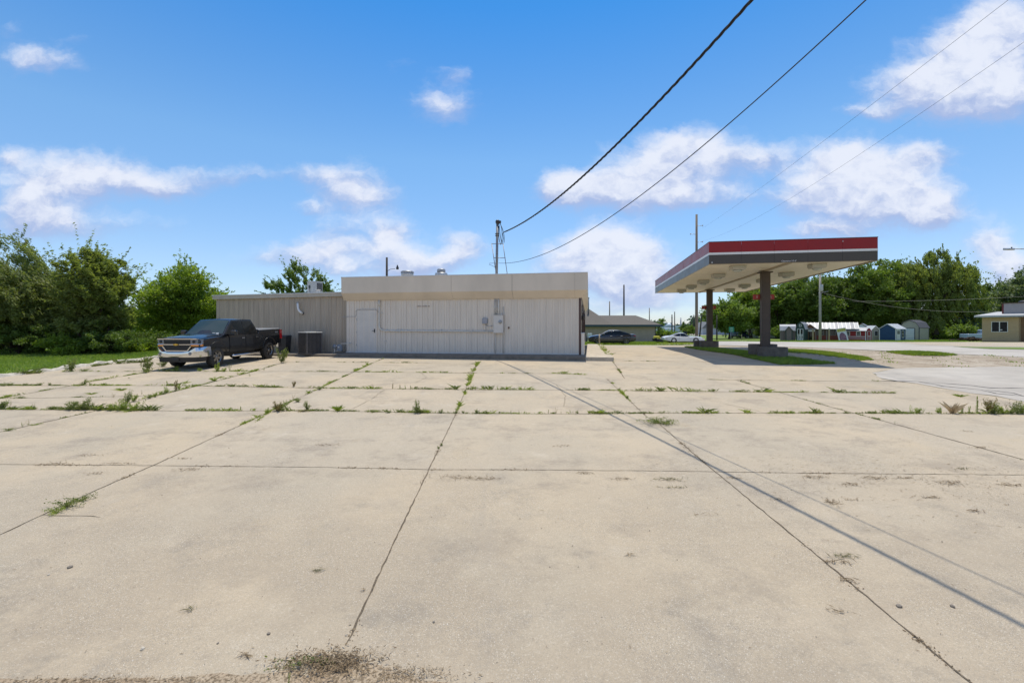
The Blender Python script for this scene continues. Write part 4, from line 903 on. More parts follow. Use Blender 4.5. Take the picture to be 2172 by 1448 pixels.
text_mesh('4X4', .12, 'bed_decal', pm('silver_decal', (.4,.4,.42), .4), truck, Matrix.Translation((-2.42,1.008,1.24)) @ Matrix.Rotation(R(180),4,'Z') @ STAND, .001)
MB().rings([[(-1.08,.93,1.381),(-2.82,.92,1.386),(-2.82,-.92,1.386),(-1.08,-.93,1.381)],[(-1.08,.90,1.42),(-2.80,.89,1.42),(-2.80,-.89,1.42),(-1.08,-.90,1.42)]]).build('bed_cover', pm('grey_bed_cover', (.22,.225,.23), .5, var=.1, scale=4), truck)
MB().box(-2.90,-2.885,-.80,.80,.66,1.34).build('tailgate', M_BLK, truck)
# grille, chrome bars, emblem
gr = MB().rings([[(2.80,-.62,.74),(2.80,.62,.74),(2.80,.62,1.13),(2.80,-.62,1.13)],[(2.835,-.60,.74),(2.835,.60,.74),(2.825,.60,1.13),(2.825,-.60,1.13)]]).build('grille', pm('grille_black', (.01,.01,.011), .5), truck)
mb = MB()
for z in (.80,.835,.87,1.03,1.06,1.09): mb.box(2.836,2.846,-.56,.56,z-.006,z+.006)
mb.build('grille_mesh', M_PLAS, gr)
def hbar(y0, y1, z0, z1, x0, x1): return [[(x0,y0,z0),(x1,y0*.98,z0),(x1,y0*.98,z1),(x0,y0,z1)],[(x0,0,z0),(x1+.03,0,z0),(x1+.03,0,z1),(x0,0,z1)],[(x0,y1,z0),(x1,y1*.98,z0),(x1,y1*.98,z1),(x0,y1,z1)]]
mb = MB().rings(hbar(-.9,.9,1.165,1.20,2.74,2.84)); mb.rings(hbar(-.62,.62,.955,.985,2.82,2.862))
mb.rings([[(2.83,-.66,.90),(2.87,-.66,.90),(2.87,-.50,.72),(2.83,-.50,.72)],[(2.83,-.60,.90),(2.868,-.60,.90),(2.868,-.46,.745),(2.83,-.46,.745)]]); mb.rings([[(2.83,.66,.90),(2.87,.66,.90),(2.87,.50,.72),(2.83,.50,.72)],[(2.83,.60,.90),(2.868,.60,.90),(2.868,.46,.745),(2.83,.46,.745)]])
mb.box(2.83,2.868,-.48,.48,.715,.745); mb.build('chrome_bar', M_CHR, gr)
MB().box(2.893,2.91,-.11,.11,.952,.988).box(2.893,2.912,-.045,.045,.935,1.005).build('emblem', pm('gold_badge', (.65,.42,.08), .3, .8), gr)
# bumper swept round the front
path = [(2.28,-1.015),(2.55,-1.01),(2.74,-.96),(2.88,-.84),(2.95,-.6),(2.965,-.3),(2.965,0),(2.965,.3),(2.95,.6),(2.88,.84),(2.74,.96),(2.55,1.01),(2.28,1.015)]
rr = []
for i, (x, y) in enumerate(path):
    lo = abs(y) < .52; zt = .70 if abs(y) < .4 else (.73 if abs(y) < .62 else .87); k = 0.955
    rr.append([(x*k-.06,y*.97,.50),(x-.02,y,.49),(x+.012,y,.56),(x+.012,y,(zt+.54)/2),(x-.0,y,zt-.02),(x-.05,y*.99,zt),(x*k-.08,y*.96,zt)])
bp = MB().rings(rr).build('front_bumper', M_CHR, truck); shade(bp, 50)
rr = [[(x*.97-.08,y*.94,.30),(x-.05,y*.97,.30),(x-.03,y*.985,.49),(x*.97-.08,y*.94,.49)] for x, y in path[1:-1]]; MB().rings(rr).build('air_dam', M_PLAS, truck)
MB().box(2.93,2.955,-.16,.16,.36,.50).build('plate_bracket', M_PLAS, bp)
rb = [(-2.55,-1.0),(-2.85,-.99),(-3.0,-.9),(-3.03,0),(-3.0,.9),(-2.85,.99),(-2.55,1.0)]
MB().rings([[(x,y,.52),(x+.08,y*.92,.52),(x+.08,y*.92,.70),(x,y,.70)] for x, y in rb]).build('rear_bumper', M_CHR, truck)
MB().box(-2.7,2.3,-.55,.55,.36,.56).build('chassis', M_PLAS, truck)
MB().box(1.25,2.4,-.98,-.6,.5,.95).box(1.25,2.4,.6,.72,.5,1.0).box(-2.4,-1.25,.6,.72,.5,1.0).box(-2.4,-1.25,-.98,-.6,.5,.95).build('wheel_well', M_PLAS, truck)
for x in (AX,-AX):
    for s in (1,-1): wheel(truck, x, s*.86, WR, .28, 6, .60)
MB().tube([(.5,0,1.9),(.42,0,1.945),(.32,0,1.93)], .014, 6).build('roof_antenna', M_PLAS, truck)
MB().box(.86,.868,.45,.68,1.315,1.355) if 0 else None
for y, z in ((-.05,1.80),(.42,1.33),(.60,1.33)):
    x = 1.36-(z-1.262)*1.22; MB().rings([[(x+.045,y-.07,z-.02),(x+.045,y+.07,z-.02),(x+.01,y+.07,z+.025),(x+.01,y-.07,z+.025)],[(x+.041,y-.07,z-.02),(x+.041,y+.07,z-.02),(x+.006,y+.07,z+.025),(x+.006,y-.07,z+.025)]]).build('windscreen_sticker', M_WTXT, truck)

def small_car(name, px, D, head, label, cat, mat, st, arch, cab, zb, wr, wx, rim=M_RIM, extra=None, spokes=10, scale=1, roofz=1.45, wb=.84, wrf=.62, side=(0,), yaw=0.):
    g = gat(px, D); t = thing(name, (g.x, g.y, g.z), label, cat, R(head)+yaw); t.scale = (scale,)*3
    carbody(t, 'body', mat, st, arch); cabin(t, mat, cab, roofz, wb, wrf, zb, side_div=side, inset=.03)
    for x in wx:
        for s in (1,-1): wheel(t, x, s*(st[len(st)//2][3]-.12), wr, .22, spokes, .66, rim, .05)
    return t
# dark grey sedan, nose to the left
sed = small_car('parked_sedan', 1296.3, 48.0, 180-4, 'dark grey sedan facing left, parked before the brown-roofed building', 'car', M_GRYP,
 [(2.42,.30,.62,.62,.02),(2.36,.22,.70,.78,.04),(2.15,.20,.80,.86,.06),(1.6,.18,.90,.91,.07),(.95,.18,.97,.92,.06),(.2,.18,.98,.92,.02),(-1.0,.18,1.0,.92,.02),(-1.7,.2,1.03,.90,.05),(-2.2,.26,1.05,.84,.04),(-2.42,.36,.98,.74,.02)],
 [(1.42,.345,.385),(-1.42,.345,.385)], (1.05,.18,-.85,-1.95), .98, 1, .0, roofz=1.45, wx=(), wr=.34, side=(-.15,)) if 0 else None
def sedan():
    g = gat(1296.3, 48.0); t = thing('parked_sedan', g, 'dark grey sedan facing left, parked before the brown-roofed building', 'car', R(180)-R(5))
    carbody(t, 'body', M_GRYP, [(2.44,.34,.60,.60,.02),(2.38,.24,.69,.77,.04),(2.15,.20,.80,.86,.06),(1.6,.18,.90,.91,.07),(.95,.18,.965,.92,.05),(.2,.18,.97,.92,.02),(-1.0,.18,.985,.92,.02),(-1.7,.2,1.01,.90,.05),(-2.2,.28,1.03,.84,.04),(-2.44,.40,.95,.72,.02)], [(1.44,.345,.375),(-1.42,.345,.375)])
    cabin(t, M_GRYP, (1.15,.22,-.75,-2.0), 1.45, .85, .60, .985, side_div=(-.12,), inset=.03)
    for x in (1.44,-1.42):
        for s in (1,-1): wheel(t, x, s*.81, .345, .22, 10, .68, M_RIM, .04)
    for s in (1,-1):
        MB().rings([[(2.36,s*.5,.66),(2.22,s*.78,.68),(2.0,s*.87,.70)],[(2.33,s*.5,.72),(2.18,s*.78,.745),(1.98,s*.865,.76)]]).build('headlight', M_LAMP, t)
        MB().box(-2.38,-2.18,min(s*.6,s*.87),max(s*.6,s*.87),.84,.93).build('tail_light', M_REDL, t)
        MB().bbox(.78,.95,min(s*.93,s*1.1),max(s*.93,s*1.1),.99,1.12,.03).build('side_mirror', M_GRYP, t)
        for x in (.12,-.95): MB().box(x-.1,x+.1,min(s*.92,s*.945),max(s*.92,s*.945),.86,.89).build('door_handle', M_CHR, t)
        MB().tube([(1.05,s*.86,1.0),(.2,s*.70,1.37),(-.4,s*.66,1.42),(-.85,s*.66,1.40),(-1.75,s*.78,1.06)], .012, 5).build('window_trim', M_CHR, t)
        for x in (.93,-.13,-1.05): MB().box(x-.004,x+.004,min(s*.915,s*.926),max(s*.915,s*.926),.35,.95).build('door_gap', M_PLAS, t)
    MB().box(2.37,2.43,-.45,.45,.34,.60).build('grille', M_PLAS, t); MB().box(-1.0,1.0,-.8,.8,.14,.2).build('underbody', M_PLAS, t)
sedan()
def sports():
    g = gat(1447.5, 53.5); t = thing('sports_car', g, 'old low white sports coupe facing right, parked on the grass strip', 'car', R(-4)); WH = .335
    carbody(t, 'body', M_CREAM, [(2.36,.36,.50,.55,.01),(2.28,.28,.56,.78,.03),(2.0,.24,.66,.86,.08),(1.55,.20,.80,.88,.03),(1.20,.20,.83,.88,.0),(.75,.20,.78,.84,.04),(.1,.20,.76,.80,.02),(-.7,.20,.80,.84,.0),(-1.25,.20,.89,.90,.0),(-1.7,.24,.87,.89,.02),(-2.1,.32,.76,.84,.03),(-2.3,.42,.66,.76,.02)], [(1.27,.335,.375),(-1.22,.335,.375)],
            prof=[(.90,0.),(.985,.12),(1.0,.35),(.97,.55),(.985,.80),(.93,.95),(.80,1.0)])
    cabin(t, M_CREAM, (.62,.0,-.45,-1.55), 1.22, .66, .50, .80, side_div=(-.42,), inset=.03)
    for x in (1.27,-1.22):
        for s in (1,-1): wheel(t, x, s*.785, WH, .24, 8, .58, M_RIM, .07)
    for s in (1,-1):
        MB().box(2.05,2.18,min(s*.845,s*.875),max(s*.845,s*.875),.50,.54).build('side_marker', M_AMB, t); MB().box(-2.1,-1.98,min(s*.86,s*.885),max(s*.86,s*.885),.52,.56).build('side_marker', M_REDL, t)
        MB().bbox(.45,.56,min(s*.74,s*.88),max(s*.74,s*.88),.84,.92,.02).build('side_mirror', M_CREAM, t)
        MB().box(.70,.708,min(s*.85,s*.862),max(s*.85,s*.862),.3,.72).box(-.62,-.612,min(s*.845,s*.86),max(s*.845,s*.86),.3,.74).build('door_gap', M_PLAS, t)
    MB().box(-.8,.8,-.75,.75,.15,.22).build('underbody', M_PLAS, t)
sports()
def suv(px, D, head, label, mat, nm='parked_suv', sc=1.):
    g = gat(px, D); t = thing(nm, g, label, 'car', R(head)); t.scale = (sc,)*3
    carbody(t, 'body', mat, [(2.25,.38,.80,.62,.02),(2.15,.3,.88,.82,.04),(1.6,.28,1.02,.92,.05),(1.0,.28,1.08,.93,.04),(-.5,.28,1.1,.93,.02),(-2.0,.3,1.12,.9,.0),(-2.25,.4,1.05,.84,.0)], [(1.4,.37,.42),(-1.4,.37,.42)])
    cabin(t, mat, (1.2,.45,-1.75,-2.15), 1.72, .86, .68, 1.10, side_div=(.0,-1.0), inset=.03)
    for x in (1.4,-1.4):
        for s in (1,-1): wheel(t, x, s*.80, .37, .22, 5, .62)
    for s in (1,-1):
        MB().box(2.02,2.2,min(s*.5,s*.84),max(s*.5,s*.84),.80,.90).build('headlight', M_LAMP, t); MB().box(-2.27,-2.1,min(s*.7,s*.87),max(s*.7,s*.87),.95,1.25).build('tail_light', M_REDL, t)
suv(1567.5, 108, 180+24, 'dark blue sport utility vehicle parked on the grass left of the small white shed', M_NAVY)
suv(1442.5, 108, 96, 'dark car seen from behind, just above the roof of the white coupe', M_BLK, 'distant_car', .95)
# yellow and black garden tractor on a low trailer, left of the sports car
g = gat(1399, 57.0); t = thing('garden_tractor', g, 'yellow and black garden tractor on a low trailer behind the white coupe', 'tractor', R(178))
MB().bbox(.0,.75,-.25,.25,.5,.85,.08).build('hood', pm('yellow_paint', (.65,.55,.03), .35, coat=.4), t); MB().bbox(-.75,-.05,-.35,.35,.45,.66,.08).build('rear_fender', pm('yellow_paint', (1,1,0)), t)
MB().bbox(-.6,-.2,-.2,.2,.67,.78,.05).bbox(-.68,-.58,-.2,.2,.7,1.05,.04).build('seat', M_PLAS, t); MB().tube([(.05,0,.8),(-.1,0,1.05)],.02,6).lathe((-.11,0,1.06),[(.15,0),(.17,.015),(.15,.03)],12,caps=False).build('steering_wheel', M_PLAS, t)
for x, r in ((.6,.2),(-.5,.3)):
    for s in (1,-1): MB().lathe((x,s*.36,.22+r),[(r*.4,-.09),(r,-.09),(r,.09),(r*.4,.09)],16,'y').build('wheel', M_TYRE, t)
MB().box(-1.2,1.3,-.6,.6,.2,.26).lathe((0,.7,.24),[(.1,-.08),(.24,-.08),(.24,.08),(.1,.08)],14,'y').lathe((0,-.7,.24),[(.1,-.08),(.24,-.08),(.24,.08),(.1,.08)],14,'y').tube([(-1.2,0,.22),(-2.0,0,.22)],.03,6).tube([(-1.1,.5,.26),(-1.35,.5,.9),(-1.35,-.5,.9),(-1.1,-.5,.26)],.02,6).build('trailer', M_DARK, t)
# ---------------------------------------------------------------- buildings beyond
def gable(name, px, D, rz, w, l, hw, hr, wall, roofm, label, style='gable', trim=None, over=.12, cat='shed', group=None, roofpitch=0, zoff=0):
    """shed with its gable end facing local -y; w across, l deep"""
    g = gat(px, D); t = thing(name, (g.x, g.y, g.z+zoff), label, cat, R(rz), group); h2 = w/2; trim = trim or wall
    prof = [(-h2,0),(h2,0),(h2,hw)] + ([(h2*.62,hw+(hr-hw)*.68)] if style == 'barn' else []) + [(0,hr)] + ([(-h2*.62,hw+(hr-hw)*.68)] if style == 'barn' else []) + [(-h2,hw)]
    MB().rings([[(a,0,b) for a,b in prof],[(a,l,b) for a,b in prof]]).build('wall', wall, t)
    top = [p for p in prof[2:]]; k = over
    out = [(a*(1+k/h2) , b+.05-(k*(hr-hw)/h2*.8 if i in (0,len(top)-1) else 0)) for i,(a,b) in enumerate(top)]; inn = [(a, b-.07) for a, b in out]
    poly = out+inn[::-1]; rf = MB().rings([[(a,-over,b) for a,b in poly],[(a,l+over,b) for a,b in poly]]).build('roof', roofm, t)
    mb = MB(); n = max(3, int(l/.6))
    for i in range(n+1):
        y = -over+.02+(l+2*over-.06)*i/n
        mb.rings([[(a,y,b+.002) for a,b in out]+[(a,y,b+.03) for a,b in out[::-1]],[(a,y+.03,b+.002) for a,b in out]+[(a,y+.03,b+.03) for a,b in out[::-1]]])
    mb.build('roof_seam', roofm, rf)
    mb = MB(); tw = .1
    mb.box(-h2-.015,-h2+tw,-.03,-.003,.02,hw-.03).box(h2-tw,h2+.015,-.03,-.003,.02,hw-.03).box(-h2-.03,-h2-.003,-.0,.1,.02,hw-.12).box(h2+.003,h2+.03,0,.1,.02,hw-.12).box(h2+.003,h2+.03,l-.1,l,.02,hw-.12)
    for a, b in zip(out, out[1:]): mb.rings([[(a[0],-over-.012,a[1]-.1),(a[0],-over-.012,a[1]+.03),(b[0],-over-.012,b[1]+.03),(b[0],-over-.012,b[1]-.1)],[(a[0],-over-.001,a[1]-.1),(a[0],-over-.001,a[1]+.03),(b[0],-over-.001,b[1]+.03),(b[0],-over-.001,b[1]-.1)]])
    mb.build('trim', trim, t); return t
def fdoor(t, x0, x1, z0, z1, mat, trim, cross=True, y=0., leaves=2, glass=False):
    d = MB().box(x0,x1,y-.04,y-.004,z0,z1).build('door', mat, t); mb = MB(); w = (x1-x0)/leaves; f = .07
    for i in range(leaves):
        a, b = x0+i*w, x0+(i+1)*w
        mb.box(a,a+f,y-.06,y-.041,z0,z1).box(b-f,b,y-.06,y-.041,z0,z1).box(a+f,b-f,y-.06,y-.041,z0,z0+f).box(a+f,b-f,y-.06,y-.041,z1-f,z1).box(a+f,b-f,y-.06,y-.041,(z0+z1)/2-f/2,(z0+z1)/2+f/2)
        if cross:
            za, zb = z0+f, (z0+z1)/2-f/2
            for p, q in (((a+f,za),(b-f,zb)),((a+f,zb),(b-f,za))): mb.rings([[(p[0],y-.058,p[1]),(p[0]+.07,y-.058,p[1]),(q[0],y-.058,q[1]),(q[0]-.07,y-.058,q[1])],[(p[0],y-.042,p[1]),(p[0]+.07,y-.042,p[1]),(q[0],y-.042,q[1]),(q[0]-.07,y-.042,q[1])]])
    mb.build('door_trim', trim, d)
    if glass:
        m2 = MB()
        for i in range(leaves): a, b = x0+i*w, x0+(i+1)*w; m2.box(a+f+.03,b-f-.03,y-.052,y-.042,(z0+z1)/2+.1,z1-f-.05)
        m2.build('door_glass', M_GLS, d)
    return d
def win(t, c, w, h, face, frame, glass=M_GLS, mull=True):
    """window on a wall face: face 'f' local -y, 'r' local +x"""
    x, y, z = c
    def bx(mb, a0, a1, d0, d1, z0, z1):
        if face == 'f': mb.box(x+a0,x+a1,y-d1,y-d0,z+z0,z+z1)
        else: mb.box(x+d0,x+d1,y+a0,y+a1,z+z0,z+z1)
    f = MB(); b = .07
    bx(f,-w/2-b,-w/2,.004,.05,-h/2-b,h/2+b); bx(f,w/2,w/2+b,.004,.05,-h/2-b,h/2+b); bx(f,-w/2,w/2,.004,.05,h/2,h/2+b); bx(f,-w/2,w/2,.004,.05,-h/2-b,-h/2)
    if mull: bx(f,-w/2,w/2,.02,.035,-.025,.025); 
    fo = f.build('window', frame, t); g = MB(); bx(g,-w/2,w/2,.006,.018,-h/2,h/2); g.build('pane', glass, fo); return fo
M_WHS = pm('white_shed_siding', (.60,.64,.66), .6, var=.1, scale=3); M_CRS = pm('cream_shed_siding', (.52,.53,.38), .6, var=.08, scale=3); M_GRS = pm('dark_green_siding', (.025,.055,.045), .6, var=.2, scale=3)
M_BRS = pm('brown_log_siding', (.10,.062,.045), .75, var=.3, scale=3, stretch=(1,1,5)); M_REDS = pm('barn_red_siding', (.26,.012,.012), .6, var=.2, scale=3, stretch=(5,5,.6)); M_BLUS = pm('deep_blue_siding', (.018,.06,.14), .6, var=.15, scale=3)
M_GYS = pm('grey_brown_siding', (.17,.13,.12), .7, var=.25, scale=4, stretch=(5,5,.6)); M_TANS = pm('tan_siding', (.40,.37,.29), .65, var=.1, scale=3); M_MTL = pm('bright_metal_roof', (.36,.365,.38), .5, .1, var=.12, scale=2); M_WHR = pm('white_metal_roof', (.62,.64,.66), .4, var=.06, scale=3)
M_DGR = pm('dark_grey_shingle', (.10,.10,.11), .9, var=.2, scale=8); M_WHTR = pm('white_trim_paint', (.70,.68,.64), .5, var=.08, scale=6); M_CEDAR = pm('cedar_boards', (.24,.11,.05), .7, var=.3, scale=4, stretch=(6,6,.6)); M_DKR = pm('dark_red_trim', (.12,.015,.015), .5)
M_BLUER = pm('pale_green_metal_roof', (.45,.50,.50), .4, .2, var=.1, scale=3)
gs = 'display sheds on the lawn across the road'
t = gable('garden_shed', 1596, 118, -26, 2.75, 4.5, 2.0, 2.75, M_WHS, M_MTL, 'small bluish white gabled shed behind the nearer canopy column', trim=M_WHTR, group=gs); fdoor(t,-.9,.9,.1,1.8,M_WHS,pm('grey_trim', (.35,.38,.40), .5),False)
t = gable('garden_shed', 1638, 112, -40, 3.0, 4.5, 2.3, 3.2, M_CRS, M_WHR, 'pale yellow green shed with white roof right of the nearer canopy column', trim=M_CRS, group=gs)
t = gable('garden_shed', 1686, 83, 62, 2.0, 2.3, 1.9, 2.9, M_GYS, M_MTL, 'grey brown barn shed with pale gambrel roof and dark green dormer', 'barn', M_GYS, group=gs)
t2 = gable('dormer_tmp', 1673.5, 82.0, -29, 1.0, 1.2, 1.9, 2.55, M_GYS, M_GRS, 'x', trim=M_GRS)
mw = wmat(t).inverted() @ wmat(t2)
for ch in list(t2.children):
    ch.parent = t; ch.matrix_local = mw; ch.name = {'wall':'dormer_wall','roof':'dormer_roof','trim':'dormer_trim'}[ch.name.split('.')[0]]
bpy.data.objects.remove(t2)
t = gable('garden_shed', 1697.5, 81.5, -44, 1.3, 3.6, 2.15, 3.3, M_GRS, M_MTL, 'tall dark green barn shed with white double doors', 'barn', pm('green_trim', (.03,.07,.055), .5), group=gs, over=.1); fdoor(t,-.46,.46,.12,2.15,M_GRS,M_WHTR,True,glass=True); win(t,(0,0,2.75),.22,.3,'f',M_WHTR,mull=False)
def cabinshed():
    g = gat(1765, 81.5); t = thing('log_cabin', g, 'long red brown log cabin shed with bright ribbed metal roof and open porch', 'cabin', R(-30), gs)
    x0, x1 = -4.0, 3.6
    MB().box(x0+1.5,x1,0,2.6,0,2.25).build('wall', M_BRS, t)
    MB().box(x0,x0+1.49,1.2,2.6,0,2.25).build('porch_wall', M_BRS, t); MB().box(x0,x1,.05,2.6,-.02,.12).build('floor', M_CEDAR, t)
    rp = MB().rings([[(x0-.3,-.45,2.12),(x0-.3,1.3,3.28),(x0-.3,3.0,2.15),(x0-.3,3.0,2.08),(x0-.3,1.3,3.20),(x0-.3,-.45,2.05)],[(x1+.25,-.45,2.12),(x1+.25,1.3,3.28),(x1+.25,3.0,2.15),(x1+.25,3.0,2.08),(x1+.25,1.3,3.20),(x1+.25,-.45,2.05)]]).build('roof', M_MTL, t)
    mb = MB(); 
    for i in range(15):
        x = x0-.3+(x1-x0+.5)*i/14; mb.rings([[(x,-.45,2.125),(x+.05,-.45,2.125),(x+.05,-.45,2.17),(x,-.45,2.17)],[(x,1.3,3.285),(x+.05,1.3,3.285),(x+.05,1.3,3.33),(x,1.3,3.33)]])
    mb.build('roof_rib', M_GALV, rp)
    mb = MB()
    for i in range(7):
        x = x0+.2+(x1-x0)*i/7
        if i % 2 == 0: mb.rings([[(x,-.46,2.125),(x+.5,-.46,2.125),(x+.5,-.46,2.15),(x,-.46,2.15)],[(x,1.29,3.285),(x+.5,1.29,3.285),(x+.5,1.29,3.31),(x,1.29,3.31)]])
    mb.build('tinted_panel', pm('grey_roof_panel', (.22,.22,.25), .4), rp)
    # cross gable over the porch
    h = MB().rings([[(x0-.35,-.5,2.1),(x0+.7,-.5,3.0),(x0+1.75,-.5,2.1),(x0+1.75,-.5,2.0),(x0+.7,-.5,2.88),(x0-.35,-.5,2.0)],[(x0-.35,.9,2.1),(x0+.7,.9,3.0),(x0+1.75,.9,2.1),(x0+1.75,.9,2.0),(x0+.7,.9,2.88),(x0-.35,.9,2.0)]]).build('porch_roof', M_CEDAR, t)
    MB().prism([(x0-.05,2.1),(x0+.7,2.78),(x0+1.45,2.1)],-.3,-.2).build('porch_gable', M_CEDAR, t)
    for x in (x0+.02, x0+.38, x0+1.4): MB().box(x-.06,x+.06,-.32,-.2,.12,2.1).build('porch_post', M_CEDAR, t)
    MB().box(x0+.1,x0+1.4,1.15,1.19,.3,2.0).build('door', M_GLS, t); MB().box(x0+.1,x0+1.4,-.33,-.27,1.65,1.95).build('porch_rail', M_WHTR, t)
    for x in (-1.7, .1, 1.9): win(t,(x,0,1.45),.75,.8,'f',pm('grey_window_frame', (.20,.19,.18), .5))
    mb = MB()
    for x in (-2.45,-.8,1.0,2.9): mb.box(x-.08,x+.08,-.06,-.003,.1,2.2)
    mb.build('wall_post', pm('weathered_grey_board', (.22,.19,.17), .7, var=.2, scale=4), t)
    MB().box(-2.4,x1-.1,-.05,-.004,.12,.95).build('lower_boards', pm('rust_red_boards', (.17,.035,.02), .7, var=.25, scale=3, stretch=(5,5,.6)), t)
cabinshed()
def redshed():
    g = gat(1817, 79.5); t = thing('garden_shed', g, 'bright red shed with white trimmed windows behind the leaning banner', 'shed', R(-40), gs)
    x0, x1 = -1.9, 1.3
    MB().rings([[(x0,0,0),(x0,1.8,0),(x0,1.8,1.75),(x0,.9,2.25),(x0,0,1.85)],[(x1,0,0),(x1,1.8,0),(x1,1.8,1.75),(x1,.9,2.25),(x1,0,1.85)]]).build('wall', M_REDS, t)
    MB().rings([[(x0-.2,-.25,1.80),(x0-.2,.9,2.38),(x0-.2,2.0,1.80),(x0-.2,2.0,1.73),(x0-.2,.9,2.3),(x0-.2,-.25,1.73)],[(x1+.1,-.25,1.80),(x1+.1,.9,2.38),(x1+.1,2.0,1.80),(x1+.1,2.0,1.73),(x1+.1,.9,2.3),(x1+.1,-.25,1.73)]]).build('roof', M_MTL, t)
    for x in (-1.25,.25): win(t,(x,0,1.3),.5,.6,'f',M_WHTR)
    MB().box(x0,x1-.12,-.02,-.003,.72,.82).box(x0,x1-.12,-.02,-.003,.40,.48).box(x1-.12,x1+.02,-.022,-.002,.05,1.8).build('trim', M_WHTR, t)
    # end bay with a pointed door
    MB().rings([[(x1+.03,-.05,0),(x1+.72,.35,0),(x1+.72,1.6,0),(x1+.03,1.6,0)],[(x1+.03,-.05,1.75),(x1+.72,.35,1.75),(x1+.72,1.6,1.75),(x1+.03,1.6,1.75)],[(x1+.30,.10,2.25),(x1+.45,.2,2.25),(x1+.45,1.6,2.25),(x1+.30,1.6,2.25)]]).build('end_bay', M_REDS, t)
    M_ = Matrix.Translation((x1+.375,.135,0)) @ Matrix.Rotation(math.atan2(.4,.69),4,'Z'); d = MB().box(-.22,.22,-.05,-.012,.1,1.75).xf(M_).build('door', M_REDS, t)
    MB().box(-.24,-.18,-.07,-.051,.1,1.75).box(.18,.24,-.07,-.051,.1,1.75).box(-.18,.18,-.07,-.051,.86,.93).box(-.18,.18,-.07,-.051,.1,.16).box(-.18,.18,-.07,-.051,1.69,1.75).box(-.03,.03,-.068,-.051,.17,.85).xf(M_).build('door_trim', M_WHTR, d)
redshed()
t = gable('garden_shed', 1827, 88, -42, 2.3, 4.2, 2.4, 3.15, M_WHS, M_WHR, 'tall pale blue white shed with dark red roof edge behind the red shed', trim=M_DKR, group=gs)
t = gable('garden_shed', 1857, 84, -14, 1.3, 2.6, 1.9, 2.7, M_TANS, M_WHR, 'small tan shed with white roof between the white and blue sheds', trim=M_WHTR, group=gs); win(t,(.1,0,1.3),.5,.7,'f',M_WHTR)
t = gable('garden_shed', 1882.5, 81.5, -58, 2.45, 4.4, 2.15, 3.0, M_BLUS, M_WHR, 'deep blue gabled shed with white roof and white side door', trim=M_WHTR, group=gs)
MB().box(1.23,1.26,.25,1.9,.1,2.05).build('side_wall_panel', M_WHTR, t)
for k in range(3): MB().box(1.262,1.28,.5+k*.4,.72+k*.4,1.2,1.8).build('side_door_glass', M_GLS, t)
win(t,(1.229,3.0,1.2),.8,1.2,'r',M_WHTR)
t = gable('garden_shed', 1929, 86, -64, 3.0, 3.6, 2.4, 3.8, M_TANS, M_DGR, 'large tan barn shed with garage door and grey gambrel roof, rightmost in the row', 'barn', M_DGR, group=gs)
d = MB().box(-.7,.75,-.04,-.004,.05,2.2).build('garage_door', M_WHS, t); mb = MB()
for k in range(1,5): mb.box(-.7,.75,-.05,-.041,.05+k*.43-.012,.05+k*.43+.012)
mb.build('door_panel_line', pm('grey_line', (.35,.36,.38), .5), d); MB().box(-.82,-.71,-.05,-.004,.02,2.3).box(.76,.87,-.05,-.004,.02,2.3).box(-.71,.76,-.05,-.004,2.205,2.31).build('door_frame', M_DGR, t)
# leaning banner board
g = gat(1790, 79.0); t = thing('advertising_board', g, 'white leaning board with yellow heading and dark barn picture in front of the red shed', 'sign', R(-34))
lean = Matrix.Translation((0,.0,0)) @ Matrix.Rotation(R(-8),4,'X') @ Matrix.Shear('XZ', 4, (0,0)) if 0 else Matrix.Rotation(R(-9),4,'X') @ Matrix.Rotation(R(-11),4,'Y')
MB().box(-.68,.68,-.02,.02,.05,2.30).xf(lean).build('board', M_WHTR, t)
MB().box(-.62,.62,-.032,-.022,1.68,2.2).xf(lean).build('yellow_heading', pm('yellow_print', (.62,.58,.12), .5), t)
mb = MB()
for r_, z in enumerate((2.02,1.82)):
    x = -.55
    while x < .40: w = random.uniform(.12,.3); mb.box(x,x+w,-.038,-.033,z-.055,z+.055); x += w+.07
mb.xf(lean).build('heading_print', pm('olive_print', (.25,.22,.02), .5), t)
poly = [(-.46,.1),(.46,.1),(.48,.8),(.38,1.15),(.2,1.42),(0,1.52),(-.2,1.42),(-.38,1.15),(-.48,.8)]
MB().rings([[(a,-.032,b) for a,b in poly],[(a,-.022,b) for a,b in poly]]).xf(lean).build('barn_print', pm('purple_print', (.13,.045,.09), .5, var=.3, scale=5), t)
mb = MB()
for z, w, tl in ((1.2,.6,0),(.98,.8,.0),(.74,.75,.12),(.55,.85,.12),(.36,.8,.12),(.2,.7,0)): mb.rings([[(-w/2,-.038,z-.035),(w/2,-.038,z-.035+tl),(w/2,-.038,z+.035+tl),(-w/2,-.038,z+.035)],[(-w/2,-.033,z-.035),(w/2,-.033,z-.035+tl),(w/2,-.033,z+.035+tl),(-w/2,-.033,z+.035)]])
mb.xf(lean).build('print_stripe', pm('pink_print', (.5,.28,.30), .5), t)
for px, h, lb in ((1724.5,2.1,'square wooden post in front of the cabin porch'),(1758.5,2.2,'pale wooden post with white top in front of the cabin wall'),(1573,1.1,'thin short wooden post on the grass near the dark blue vehicle')):
    D = 79.5 if px > 1600 else 88; g = gat(px, D); t = thing('wooden_post', g, lb, 'post'); w = .09 if px > 1600 else .05
    MB().bbox(-w,w,-w,w,-.1,h,.01).build('post', pm('bare_wood', (.38,.29,.16), .8, var=.2, scale=5), t)
    if px > 1740: MB().box(-.12,.12,-.12,-.092,h-.22,h+.05).build('tag_plate', M_WHTR, t)

